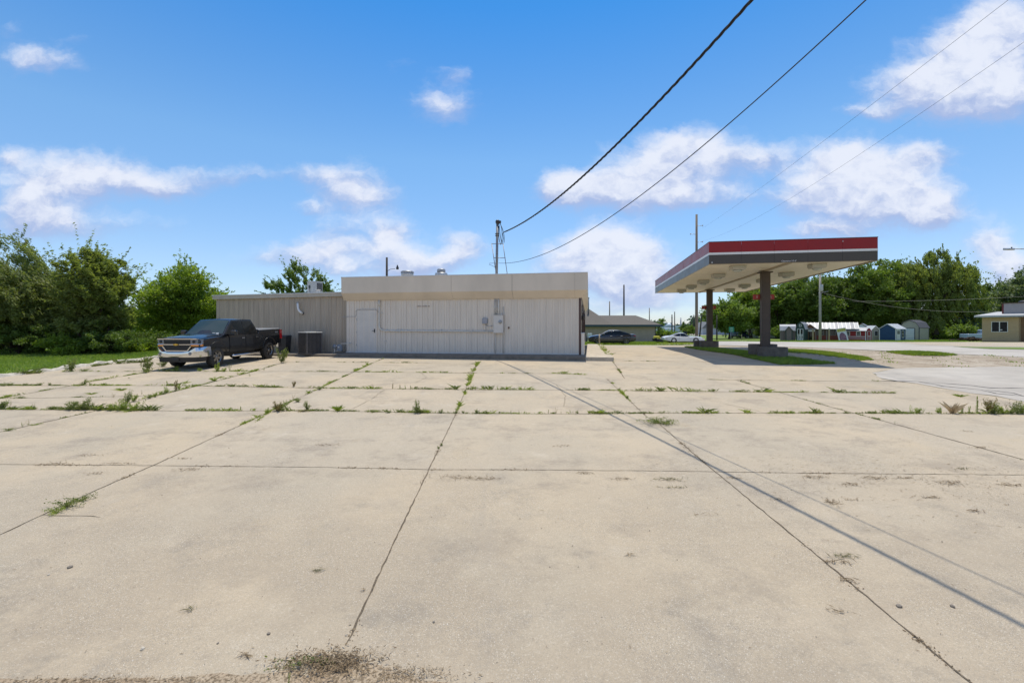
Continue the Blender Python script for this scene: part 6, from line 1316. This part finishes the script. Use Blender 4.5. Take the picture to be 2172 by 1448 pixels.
grassfill(P((1700,748),(1850,744),(2100,752),(2300,765),(2300,785),(1950,779),(1860,768)), 50000, .06, .04, 'shoulder_weeds', M_BLADE, 0, 1.75)
grassfill(P((1380,724),(2050,721),(2050,725.3),(1700,725.2),(1489,721.8)), 60000, .14, .08, 'far_lawn_grass', M_BLADE)

# low growth in the joints: nobody could count it
def joint_growth(lines, name, mat, dens, h, thr, seed):
    """irregular tufts rooted along the joints, thick in some stretches and absent in others"""
    global rng; rng = np.random.default_rng(seed); PP = []; HH = []
    for ln in lines:
        pts = [np.array(gp(*p)) for p in ln]
        for a, b in zip(pts, pts[1:]):
            L = np.linalg.norm(b-a); n = int(L*dens/14)
            for _ in range(n):
                c = a+(b-a)*rng.uniform(); s = c[0]*1.3+c[1]*2.1
                if np.sin(s*1.9+seed)+np.sin(s*.73+seed*2)+.5*np.sin(s*6.1)+rng.normal()*.55 < thr: continue
                k = int(rng.integers(5,26)); u = (b-a)/L; f = h*rng.choice([.35,.6,.9,1.5], p=[.4,.3,.22,.08])
                q_ = c+u*rng.normal(size=(k,1))*rng.uniform(.03,.12)+np.array([-u[1],u[0]])*rng.normal(size=(k,1))*rng.uniform(.008,.03); PP.append(q_); HH.append(np.full(k, f))
    q = np.concatenate(PP); hh = np.concatenate(HH); V, Fq = blades(np.stack([q[:,0],q[:,1],Gv(q[:,1])],1), hh, .012, .8)
    V2, F2 = leafquads(np.stack([q[:,0],q[:,1],Gv(q[:,1])+hh*rng.uniform(.2,.9,len(q))],1)+rng.normal(size=(len(q),3))*np.array([.02,.02,.004]), .028, 1, .5)
    V2[:,2] = np.maximum(V2[:,2], Gv(V2[:,1])+.004); tag(npmesh(name, np.concatenate([V,V2]), np.concatenate([Fq,F2+len(V)]), mat), kind='stuff')
joint_growth(TJ[1:]+[LJ[0][4:]]+[LJ[3],LJ[4]]+LJ[5:], 'joint_grass', M_WEED, 110, .045, .7, 3)
joint_growth([[(545,893),(573,872),(676,824),(775,777)],[(300,846),(428,816),(548,785)],[(0,845),(60,834),(129,822),(193,809)],[(190,809),(309,790)],[(150,817.6),(270,817.5)],[(985,840),(1010,778)],[(1295,808),(1335,850)],[(360,818),(500,796)]], 'joint_grass', M_WEEDB, 240, .06, .35, 4)
joint_growth([[(110,868),(330,870)],[(0,868),(100,868)]], 'joint_grass', M_WEED, 300, .10, -.2, 6)
joint_growth([TJ[1],TJ[2]], 'joint_tufts', M_WEED, 140, .09, .2, 12)
joint_growth([TJ[1],TJ[2],TJ[3],LJ[0][4:],LJ[1][3:]], 'joint_tufts', M_WEEDB, 150, .07, .6, 17)
joint_growth([[(1271,731),(1283,747),(1294,758),(1299,764)]], 'joint_grass', M_BLADEY, 300, .1, -2, 7)
joint_growth(TJ[0:1]+LJ[0:3], 'joint_debris', M_DRY, 50, .010, .3, 8)
joint_growth([[(330,767),(240,772),(190,778),(140,786)],[(20,796),(100,790)]], 'kerb_growth', M_WEED, 300, .16, .2, 9)

# single weeds: prototype meshes, then copies
def weed_mesh(kind, seed):
    """(vertices, quads) of a plant about 1 m tall, to be scaled"""
    global rng; rng = np.random.default_rng(seed); PV = []; st = []
    if kind == 'bushy':
        for s in range(9):
            a = rng.uniform(0,6.28); r = rng.uniform(.25,.75); h = rng.uniform(.45,1.0); t = np.linspace(.12,1,42); L = np.stack([np.cos(a)*r*t, np.sin(a)*r*t, h*t**.8],1); st.append(L); PV.append(L+rng.normal(size=L.shape)*.06); PV.append(L+rng.normal(size=L.shape)*.09)
        lf, asp = .11, .5
    elif kind == 'spike':
        for s in range(3):
            a = rng.uniform(0,6.28); r = rng.uniform(.02,.16); h = rng.uniform(.6,1.0); t = np.linspace(.05,1,40); L = np.stack([np.cos(a)*r*t, np.sin(a)*r*t, h*t],1); st.append(L); PV.append(L+rng.normal(size=L.shape)*np.array([.045,.045,.02])*(1.25-t)[:,None]); PV.append(L+rng.normal(size=L.shape)*np.array([.05,.05,.02])*(1.2-t)[:,None])
        lf, asp = .085, .38
    elif kind == 'open':
        for s in range(6):
            a = rng.uniform(0,6.28); r = rng.uniform(.15,.65); h = rng.uniform(.5,1.0); t = np.linspace(.15,1,14); L = np.stack([np.cos(a)*r*t, np.sin(a)*r*t, h*t],1); st.append(L); PV.append(L+rng.normal(size=L.shape)*.05)
        lf, asp = .10, .4
    elif kind == 'low':
        for s in range(14):
            a = rng.uniform(0,6.28); r = rng.uniform(.6,1.6); h = rng.uniform(.15,.8); t = np.linspace(.05,1,32); L = np.stack([np.cos(a)*r*t, np.sin(a)*r*t*.6, h*t*(1.3-.6*t)],1); st.append(L); PV.append(L+rng.normal(size=L.shape)*.08)
        lf, asp = .13, .45
    if kind == 'grass':
        n = 60; P_ = rng.normal(size=(n,3))*.07; P_[:,2] = 0; return blades(P_, .85, .03, .5)
    V, Fq = leafquads(np.concatenate(PV), lf, 1, asp); k = len(V); VV = [V]; FF = [Fq]
    for L in st:
        n = len(L); d = np.array([.009,.009,0]); S_ = np.concatenate([L-d, L+d]); VV.append(S_); FF.append(np.array([(i,i+1,n+i+1,n+i) for i in range(n-1)])+k); k += len(S_)
    return np.concatenate(VV), np.concatenate(FF)
PROTO = {}
def weed(kind, px, py, hpx, label, mat=M_WEED, v=0, group='weeds in the concrete joints', wide=1., name=None):
    nm = name or {'bushy':'weed','spike':'spike_weed','open':'sparse_weed','low':'spreading_weed','grass':'grass_tuft'}[kind]
    x, y = gp(px, py); h = hpx/F*y; key = (kind, v, mat.name)
    if key not in PROTO:
        V, Fq = weed_mesh(kind, 300+v*7+len(kind)); o = npmesh(nm, V, Fq, mat); PROTO[key] = o
    else:
        o = PROTO[key].copy(); C.objects.link(o); o.name = nm
        for k in ('label','category','group'):
            if k in o: del o[k]
    o.location = (x, y, G(y)-.005); o.rotation_euler = (0,0,random.uniform(0,6.28) if kind != 'low' else random.uniform(-.4,.4)); o.scale = (h*wide, h*wide, h)
    tag(o, label, 'weed', group); return o
WL = [('bushy',598,770,40,'tall feathery weed just right of the pickup rear wheel',M_WEED,0,.55),('bushy',315,785,36,'tall thin weed left of the pickup front bumper',M_WEED,1,.6),('bushy',310,790,14,'low dark weed at the foot of the tall thin one by the pickup bumper',M_WEED,2,1.8),
 ('low',355,787,14,'dark weeds under the pickup front bumper',M_WEED,0,1.3),('bushy',345,778,22,'leafy weed standing under the left front of the pickup',M_WEED,2,.8),('bushy',373,786,15,'fresh green weed below the middle of the pickup bumper',M_WEEDB,0,.9),('bushy',424,787,9,'small fresh weed in front of the pickup front wheel',M_WEEDB,1,1.2),('bushy',461,788,22,'bright weed covering the foot of the pickup front wheel',M_WEEDB,1,.5),('bushy',475,788,12,'small leafy weed just right of the pickup front wheel',M_WEEDB,0,1.),('open',487,787,21,'thin curling weed right of the pickup front wheel',M_WEED,0,.5),
 ('open',504,795,11,'small reddish weed in the slanting joint before the pickup side',M_WEEDR,1,.8),
 ('bushy',150,787,30,'big dark weed clump against the broken kerb left of the pickup',M_WEED,3,.8),('low',178,787,12,'low dark weed spreading from the kerb clump',M_WEED,1,1.2),('low',8,818,16,'dark weed at the left edge of the picture by the kerb',M_WEED,2,1.),('bushy',85,817,8,'small weed in the far left joint',M_WEED,0,1.5),('bushy',105,817,8,'small upright weed near the far left joint',M_WEED,1,1.),('bushy',178,816,16,'upright leafy weed beside the slanting joint at left',M_WEED,2,.7),('low',165,818,8,'low weed left of the upright one beside the slanting joint',M_WEEDB,0,1.4),
 ('spike',373,829,34,'tall single spiked weed in the slanting joint, tallest before the pickup',M_WEEDR,0,.9),('bushy',380,826,14,'bright leafy weed at the foot of the tall spiked weed',M_WEEDB,2,.7),('spike',355,818,15,'short bright spike weed left of the tall spiked one',M_WEEDB,1,1.),('bushy',410,820,8,'small weed right of the tall spiked one',M_WEED,1,.9),('bushy',273,802,3,'tiny weed in the slab beyond',M_WEED,0,1.),('bushy',455,808,12,'dense weed patch on the slanting joint below the pickup sill',M_WEEDB,0,1.6),('open',530,798,8,'small weed upright on the slanting joint right of the pickup front wheel',M_WEED,1,1.),('spike',560,785,9,'short upright weed on the slanting joint near the rear wheel',M_WEEDB,1,1.),
 ('bushy',150,869,24,'bushy leafy weed, leftmost of the big weed bank at left',M_WEED,0,1.0),('bushy',168,869,20,'dense grey green weed beside the leftmost bushy one in the bank',M_WEED,3,1.2),('bushy',186,869,30,'tallest bushy weed in the weed bank at left',M_WEED,1,.7),('low',135,869,10,'low sprawling weed at the left end of the weed bank',M_WEED,2,1.3),('bushy',210,870,15,'small leafy weed in the middle of the weed bank',M_WEEDB,2,1.1),('bushy',240,870,20,'fresh green weed right of the middle of the weed bank',M_WEEDB,0,.9),('bushy',262,870,26,'tall fresh weed at the right part of the weed bank',M_WEEDB,1,.8),('bushy',283,870,19,'loose weed near the right end of the weed bank',M_WEEDB,3,1.2),('open',300,870,27,'open branching weed at the right end of the weed bank',M_WEED,2,.8),('low',270,872,10,'low fresh growth under the right end of the weed bank',M_WEEDB,1,2.2),
 ('bushy',268,858,35,'tall weed standing behind the weed bank',M_WEED,2,.45),('bushy',283,852,20,'leafy weed in the slanting joint behind the weed bank',M_WEEDB,0,.7),('spike',290,846,16,'reddish spike behind the weed bank',M_WEEDR,1,.6),('bushy',318,845,12,'leafy weed halfway up the slanting joint',M_WEED,1,1.),('bushy',328,842,15,'bright weed above the halfway one on the slanting joint',M_WEEDB,2,.7),('bushy',340,836,10,'small dense weed next to the bright one on the slanting joint',M_WEEDB,0,1.),('bushy',353,834,18,'upright bright weed on the slanting joint below the tall spike',M_WEEDB,1,.6),('spike',301,836,15,'thin reddish spike in the open slab behind the bank',M_WEEDR,2,.5),
 ('open',240,843,14,'branching reddish weed on the cracked slab left of the bank',M_WEEDR,0,.9),('bushy',70,868,10,'small weed clump in the long joint near the left edge',M_WEED,1,1.4),('open',72,866,16,'thin upright weed rising over the small clump near the left edge',M_WEEDR,1,.4),('bushy',30,868,6,'tiny reddish weed at the left end of the long joint',M_WEEDR,2,1.5),('bushy',5,866,22,'weed cut by the left edge in the long joint',M_WEED,0,1.),('open',22,860,12,'thin curved weed near the left edge above the long joint',M_WEEDR,2,.7),
 ('low',18,913,14,'broad weed in the near left joint, at the left edge',M_WEED,1,1.),('open',47,905,16,'upright weed in the near left joint',M_WEED,0,.7),('open',60,902,17,'thin weed right of the upright one in the near left joint',M_WEEDR,1,.6),('low',75,901,9,'low fresh weed at the end of the near left joint growth',M_WEEDB,2,1.3),
 ('spike',510,869,13,'group of short spikes in the long joint below the pickup sill',M_WEEDB,0,1.2),('spike',492,870,10,'short spike left of the group in the long joint',M_WEEDB,2,1.),('spike',476,869,9,'short spike leftmost of the three groups in the long joint',M_WEED,0,1.),('open',515,818,10,'small thin weed in the second joint below the running board',M_WEEDR,2,.6),('open',508,820,8,'small weed left of the thin one in the second joint',M_WEED,0,.8),('open',538,820,9,'curved thin weed in the second joint right of the pair',M_WEEDR,0,.9),('bushy',623,820,17,'curling reddish weed alone in the second joint left of the door',M_WEEDR,0,.6),
 ('bushy',567,877,16,'fresh leafy weed at the meeting of the long joint and slanting joint',M_WEEDB,1,.6),('bushy',590,872,24,'brown branching weed in the long joint left of centre',M_WEEDR,3,.9),('open',600,870,26,'tall branching weed beside the brown one left of centre',M_WEED,1,.8),('bushy',652,870,24,'tall leafy weed on the long joint left of centre, leaning',M_WEED,2,.55),('low',640,872,9,'reddish low weed along the long joint left of centre',M_WEEDR,1,2.),('bushy',632,852,12,'dense weed cluster in the slanting joint above the long joint',M_WEED,0,1.4),('open',622,848,17,'thin upright weed left of the dense cluster in the slanting joint',M_WEEDR,1,.5),('bushy',678,826,10,'dark small weed in the joint corner below the door',M_WEED,1,1.3),('bushy',780,774,7,'bright small weed below the white door threshold',M_WEEDB,2,1.4),('low',800,752.5,6,'dark weed growing from the slab at the white door',M_WEED,0,1.2),
 ('grass',717,872,16,'yellow green grass tuft in the long joint below the door',M_BLADEY,0,1.3),('low',790,874,9,'low leafy weed in the long joint, left of the tall leafy one',M_WEED,1,1.4),('open',790,823,13,'thin weed on the second joint left of the spike row',M_WEEDR,0,.6),('spike',833,824,16,'tall thin reddish spike at the left of the spike row',M_WEEDR,1,.8),('spike',848,824,14,'first of a row of green spikes in the second joint',M_WEED,0,1.),('spike',860,825,12,'second of the row of green spikes in the second joint',M_WEEDB,1,1.),('spike',871,825,12,'third of the row of green spikes, at its right end',M_WEED,2,1.),
 ('bushy',885,876,32,'tallest leafy weed in the long joint in front of the store wall',M_WEED,1,.5),('bushy',893,876,14,'leafy growth around the foot of the tallest joint weed',M_WEED,2,1.1),('bushy',825,875,9,'flat leafy weed left of the tallest joint weed',M_WEED,0,1.5),('bushy',935,876,11,'pair of small upright weeds left of the middle joint',M_WEED,1,1.1),('bushy',968,876,9,'small weed where the middle joint crosses the long joint',M_WEED,3,1.),('bushy',983,876,8,'small weed just right of the crossing of the joints',M_WEED,0,1.),('bushy',1011,876,12,'round small weed right of the middle joint',M_WEED,2,.8),('bushy',1032,877,8,'tiny weed right of the round small one',M_WEED,1,.9),('bushy',1060,877,7,'tiny weed midway between the two cable shadows and centre',M_WEED,0,.8),('spike',1084,877,12,'double upright weed left of the cable shadow',M_WEEDB,0,1.),('spike',1101,877,11,'upright weed right of the double one',M_WEEDB,2,1.),
 ('spike',1163,877,13,'narrow upright weed left of the forked one by the cable shadow',M_WEED,1,.8),('open',1180,877,18,'forked reddish weed by the cable shadow',M_WEEDR,2,.5),('spike',1190,877,9,'short dark weed right of the forked one',M_WEED,0,.8),('bushy',1225,877,8,'small weed under the thin cable shadow',M_WEED,1,.8),('low',1290,877,6,'flat dark grass weed right of the cable shadows',M_WEED,0,2.),('open',1055,825,12,'upright weed in the second joint before the meter cabinet',M_WEED,0,.5),('open',1101,826,11,'weed in the second joint right of the meter cabinet',M_WEED,1,.7),('bushy',985,833,9,'weed cluster on the middle joint above the crossing',M_WEED,2,1.),('bushy',1010,778,8,'bright growth at the far end of the middle joint',M_WEEDB,0,.7),
 ('bushy',937,945,8,'small weed on the middle joint, nearer',M_WEED,1,1.),('bushy',930,951,7,'small dry weed on the middle joint just below the green one',M_WEED,2,1.2),
 ('low',1395,897,24,'dark green mat of weed over the drain hole right of centre',M_WEED,0,1.5),('low',1410,898,20,'right half of the dark weed mat over the drain hole',M_WEED,1,1.2),('bushy',1330,845,9,'weed in the short slanting joint right of centre',M_WEED,1,.8),('bushy',1312,828,8,'weed higher in the short slanting joint right of centre',M_WEED,2,1.),
 ('low',1475,876,4,'flat weed strip in the long joint right of the drain',M_WEEDB,0,2.5),('bushy',1845,876,7,'low weed in the long joint left of the right hand weed bank',M_WEED,0,1.4),('bushy',1875,875,9,'small curling weed in the right part of the long joint',M_WEED,1,.9),
 ('open',1932,876,19,'branching weed, first of the right hand weed bank',M_WEEDB,2,.8),('bushy',1945,876,17,'leafy weed beside the first in the right hand bank',M_WEEDB,0,.9),('open',1958,876,17,'forked weed third in the right hand bank',M_WEED,1,.7),('bushy',1990,876,16,'fresh leafy weed left of the straw coloured tuft',M_WEEDB,1,.8),('spike',1996,876,19,'upright fresh stems left of the straw coloured tuft',M_WEEDB,0,.8),('grass',2021,877,26,'dry straw coloured tuft in the right hand weed bank',M_STRAW,1,.9),
 ('spike',2040,876,20,'short thick green spike right of the straw coloured tuft',M_WEEDB,2,1.2),('spike',2055,876,20,'second short green spike right of the straw coloured tuft',M_WEEDB,1,1.),('spike',2072,876,43,'tallest single green spike at the right',M_WEEDB,3,.55),('bushy',2098,877,40,'tall brownish seedy weed near the right edge',M_WEEDR,0,.5),('bushy',2108,877,28,'leafy weed at the foot of the tall seedy one',M_WEED,3,.8),('bushy',2128,877,19,'bright leafy weed near the right edge',M_WEEDB,2,1.1),('open',2138,877,38,'thin tall dry stem near the right edge',M_WEEDR,0,.4),('bushy',2156,877,31,'seedy weed second from the right edge',M_WEED,1,.6),('bushy',2168,877,22,'leafy weed cut by the right edge',M_WEEDB,3,.9),('bushy',2142,877,16,'low leafy weed between the two seedy ones',M_WEED,2,1.2),
 ('open',1898,899,11,'small single sprout on the slanting joint at right',M_WEED,0,.4),('grass',2036,841,7,'yellow green grass patch on the slab at right',M_BLADEY,0,3.),('grass',195,836,5,'pale grass patch on the slab at left',M_BLADEY,0,3.5),('grass',258,828,7,'bright grass patch right of the pale one at left',M_BLADEY,1,3.),
 ('low',118,1088,24,'bright low weed in the near left joint, its lower end',M_WEEDB,0,.9),('low',140,1075,34,'leafy sprawling weed in the near left joint, largest close one',M_WEED,1,.9),('low',172,1062,28,'upper end of the sprawling weed in the near left joint',M_WEED,2,.8),
 ('bushy',668,1010,2,'speck of green on the near slab',M_WEED,0,1.),('spike',612,1452,34,'green sprout at the bottom edge by the dirt pile',M_WEEDB,1,.7)]
for (k, px, py, h, lb, m_, v, wd) in WL: weed(k, px, py, h*(.9 if h > 18 else .8), lb, m_, v, wide=wd)
# brown withered plants lying on the concrete
def litter(px, py, lpx, hpx, n, label, mat, name='dead_weed', thick=.006, seed=0, kind=None, up=.018, len_=.10):
    global rng; rng = np.random.default_rng(700+seed); x, y = gp(px, py); L = lpx/F*y; sy = hpx/F*y*y/2.9*1.0
    P_ = np.stack([rng.normal(0,L/4.5,n), rng.normal(0,max(sy/4,.02),n), rng.uniform(0,up,n)],1); d = rng.normal(size=(n,3)); d[:,2] *= .18; d[:,0] *= 1.6
    V, Fq = leafquads(P_, len_, .3, thick/len_*1.0, d/np.linalg.norm(d,axis=1)[:,None]); o = npmesh(name, V, Fq, mat, loc=(x,y,G(y)+.006)); o.scale = (1,1,1)
    return tag(o, kind='stuff') if kind == 'stuff' else tag(o, label, 'dead plant', 'withered weeds lying on the slabs')
LT = [(975,1013,90,14,150,'long withered weed lying below the middle joint crossing'),(1030,1016,60,8,60,'thin trailing end of the withered weed right of it'),(1192,946,35,5,34,'small withered twig on the slab left of the cable shadow'),(1240,1004,34,6,36,'small dry clump at the first near joint'),(1320,1016,45,7,46,'dry clump left of the cable shadow on the near slab'),(1422,1017,60,8,90,'long greenish dry clump between the cable shadows'),(1430,1034,50,6,50,'second dry clump below the long greenish one'),(1553,1014,36,5,34,'small dry clump right of the thin cable shadow'),
 (1725,1012,50,8,60,'curled brown weed above the joint at right'),(1808,1028,40,10,56,'dry weed clump on the right slab'),(1860,1014,60,8,70,'long dry clump on the joint at right'),(1918,1014,36,6,40,'dry clump right of the long one'),(2010,1024,70,16,110,'largest scattered dry clump on the right slab'),(1975,1055,50,6,40,'thin dry line of clippings at right'),(2140,1029,56,10,60,'dry clump near the right edge'),(1765,1066,26,18,60,'small dark red brown upright withered weed'),(2078,950,40,7,46,'dry clump on the slanting joint at right'),(2065,1084,30,8,38,'small dark dry clump lower right'),(2040,995,34,7,36,'green sprig lying on the right slab'),(690,944,48,5,46,'flat dark withered weed left of centre'),
 (195,966,60,5,30,'faint dry line on the left slab'),(255,984,70,7,50,'dry clippings on the near left joint'),(400,996,60,10,56,'dry clump crossing the near left joint'),(390,973,30,4,26,'small dry clump above the crossing at left'),(120,985,80,8,60,'dry clippings along the left joint'),(200,1005,40,6,30,'small dry patch lower left'),(676,1210,26,20,34,'broken green sprig lying on the near slab'),(770,1252,6,4,10,'tiny dark fleck of dry weed on the near slab'),(398,1293,22,12,30,'small olive dry tuft on the near slab'),(520,1393,30,12,30,'small dry tuft near the dirt pile'),(1790,1180,50,10,70,'green brown sprig lying between the joint and cable shadow'),(1775,1192,60,8,60,'second sprig below it across the joint'),(1800,1232,26,14,40,'dark knot of debris on the slanting joint'),(1780,1296,50,14,36,'rusty twig cluster on the slab at lower right'),(1810,1060,30,5,20,'short thin twig at right'),(1490,1092,60,4,14,'single long dry stem below the cable shadow'),(2050,915,30,4,18,'small dry fleck on the far right slab'),(1650,1060,40,5,24,'dry flecks near the thin cable shadow'),(1335,1178,16,10,20,'small dark twig on the near slab')]
M_DRYG = leafmat('dry_greenish', (.11,.10,.04), (.24,.22,.09), .15, .8, (1,1,1,1))
for i, (px, py, l, h, n, lb) in enumerate(LT): litter(px, py, l*1.25, h*.8, int(min(n,90)*(.9 if py < 1100 else .6)), lb, M_DRYG if 'green' in lb or 'olive' in lb else M_DRY, seed=i, len_=.08 if n < 60 else .10)
# dirt heap with uprooted weed at the bottom edge
rng = np.random.default_rng(11)
def mound(cx, cy, rx, ry, h, n, name, mat):
    V = []; Fq = []; nx, ny = 60, 24
    for j in range(ny+1):
        for i in range(nx+1):
            u, v = i/nx*2-1, j/ny*2-1; r = u*u+v*v; z = h*max(0,1-r)**1.2*(.6+.8*random.random()); V.append((cx+u*rx, cy+v*ry, G(cy+v*ry)-.008+z))
    for j in range(ny):
        for i in range(nx): a = j*(nx+1)+i; Fq.append((a,a+1,a+nx+2,a+nx+1))
    mb = MB(); mb.add(V, Fq, True); return tag(mb.build(name, mat), kind='stuff')
x0, y0 = gp(745, 1425)
mound(x0+.02, y0-.04, .50, .19, .018, 0, 'dirt_heap', M_DIRT); mound(-3.2, 3.46, 1.2, .10, .01, 0, 'dirt_heap', M_DIRT)
litter(700, 1408, 230, 60, 1500, '', M_DRY, 'dry_debris', .007, 90, 'stuff', .04, .035); litter(860, 1432, 260, 40, 420, '', M_DRY, 'dry_debris', .005, 91, 'stuff', .02, .03); litter(200, 1446, 700, 24, 420, '', M_DRY, 'dry_debris', .005, 92, 'stuff', .015, .03)
x, y = gp(600, 1412)
def sprig(px0, py0, px1, py1, label):
    a, b = gp(px0,py0), gp(px1,py1); o = MB(); pts = [Vector((a[0]+(b[0]-a[0])*t, a[1]+(b[1]-a[1])*t+.012*math.sin(t*9), G(a[1])+.02+.02*math.sin(t*5))) for t in np.linspace(0,1,9)]
    base = Vector((a[0],a[1],G(a[1]))); o.tube([p-base for p in pts], [.004-.0003*i for i in range(9)], 5)
    root = o.build('uprooted_weed', pm('pale_stem', (.24,.20,.10), .7, var=.2, scale=30), loc=None); root.location = base; tag(root, label, 'dead plant')
    P_ = np.array([tuple(p-base) for p in pts for _ in range(7)])+rng.normal(size=(63,3))*np.array([.022,.022,.01]); V, Fq = leafquads(P_, .03, .5, .5); npmesh('leaves', V, Fq, M_WEED, root)
sprig(700,1412,566,1397,'uprooted weed stem with small leaves lying left from the dirt heap'); sprig(690,1408,570,1420,'lower uprooted stem lying left from the dirt heap')
# pebbles and crumbs
M_STN = pm('grey_pebble', (.23,.195,.155), .8, var=.35, scale=30); M_STNW = pm('pale_pebble', (.52,.46,.37), .8, var=.2, scale=30)
def stone(px, py, spx, label, mat=M_STN):
    x, y = gp(px, py); s = spx/F*y/2*.75; bm = bmesh.new(); bmesh.ops.create_icosphere(bm, subdivisions=2, radius=1)
    for v in bm.verts: v.co = Vector((v.co.x*s*1.2, v.co.y*s, v.co.z*s*.7))*(1+random.uniform(-.16,.16))
    me = bpy.data.meshes.new('stone'); bm.to_mesh(me); bm.free(); me.materials.append(mat); o = bpy.data.objects.new('stone', me); C.objects.link(o); o.location = (x, y, G(y)+s*.4); o.rotation_euler = (0,0,random.uniform(0,6)); tag(o, label, 'stone', 'loose stones on the slabs')
for a in ((149,1203,11,'dark stone on the near left slab'),(103,1219,6,'small pale pebble left below the dark stone',M_STNW),(570,1344,9,'grey stone on the near slab left of the joint'),(303,1376,11,'pale grey stone at lower left',M_STNW),(1907,1286,13,'round grey stone between slanting joint and cable shadow'),(2020,1286,11,'flat dark stone left of the cable shadow'),(734,1347,6,'small pale pebble at the end of the middle joint',M_STNW),(920,1319,7,'grey pebble right of the middle joint'),(462,1364,6,'small dark pebble by the pale grey stone',M_STN),(400,867-0,0,'')): 
    if a[2]: stone(*a)
rng = np.random.default_rng(21)
def crumbs(n, x0, x1, y0, y1, s0, s1, name, mat):
    x = rng.uniform(x0,x1,n); y = y0+(y1-y0)*rng.uniform(0,1,n)**1.4; s = rng.uniform(s0,s1,n)*rng.uniform(.4,1,n); base = np.array([(1,0,0),(-.5,.87,0),(-.5,-.87,0),(0,0,1.)])
    V = (np.stack([x,y,Gv(y)+.0045],1)[:,None,:]+base[None]*s[:,None,None]*rng.uniform(.6,1.3,(n,4,1))).reshape(-1,3); k = np.arange(n)[:,None]*4; Fq = np.concatenate([k+np.array([[0,1,3]]), k+np.array([[1,2,3]]), k+np.array([[2,0,3]])]); tag(npmesh(name, V, Fq, mat), kind='stuff')
crumbs(900, -6, 6, 3.6, 12, .003, .008, 'grit', M_STN); crumbs(500, -6, 6, 3.6, 9, .003, .006, 'grit', M_STNW); crumbs(500, -12, 14, 5, 20, .005, .012, 'grit', pm('dark_crumb', (.06,.045,.03), .9))
V, Fq = leafquads(np.stack([rng.uniform(-10,12,800), 3.8+rng.uniform(0,1,800)**1.3*14, np.zeros(800)],1), .035, .2, .13, np.stack([rng.normal(size=800), rng.normal(size=800), np.zeros(800)],1)); V[:,2] = Gv(V[:,1])+.007+rng.uniform(0,.004,len(V)); tag(npmesh('dry_debris', V, Fq, M_DRY), kind='stuff')
V, Fq = leafquads(np.stack([rng.normal(6.6,2.0,900), 7.7+rng.normal(size=900)*.75, np.zeros(900)],1), .06, .2, .12, np.stack([rng.normal(size=900)*2, rng.normal(size=900)*.5, np.zeros(900)],1)); V[:,2] = Gv(V[:,1])+.007+rng.uniform(0,.004,len(V)); tag(npmesh('dry_debris', V, Fq, M_DRY), kind='stuff')

gx_ = rng.uniform(12, 60, 16000); gy_ = rng.uniform(21, 60, 16000)
k_ = inpoly(gx_, gy_, P((1500,732),(1700,736),(1850,743),(2000,750),(2172,757),(2400,772),(2400,788),(2172,788),(2000,784),(1905,784),(1860,776),(1800,757),(1700,745)))
gx_, gy_ = gx_[k_], gy_[k_]; n_ = len(gx_); s_ = rng.uniform(.012, .05, n_)*rng.uniform(.5, 1, n_); b_ = np.array([(1,0,0),(-.5,.87,0),(-.5,-.87,0),(0,0,.8)])
V = (np.stack([gx_,gy_,Gv(gy_)],1)[:,None,:]+b_[None]*s_[:,None,None]*rng.uniform(.6,1.3,(n_,4,1))).reshape(-1,3); k = np.arange(n_)[:,None]*4; Fq = np.concatenate([k+np.array([[0,1,3]]), k+np.array([[1,2,3]]), k+np.array([[2,0,3]])])
h_ = len(Fq)//2; tag(npmesh('gravel', V, Fq, pm('brown_gravel_stone', (.26,.21,.16), .9, var=.4, scale=.8)), kind='stuff')
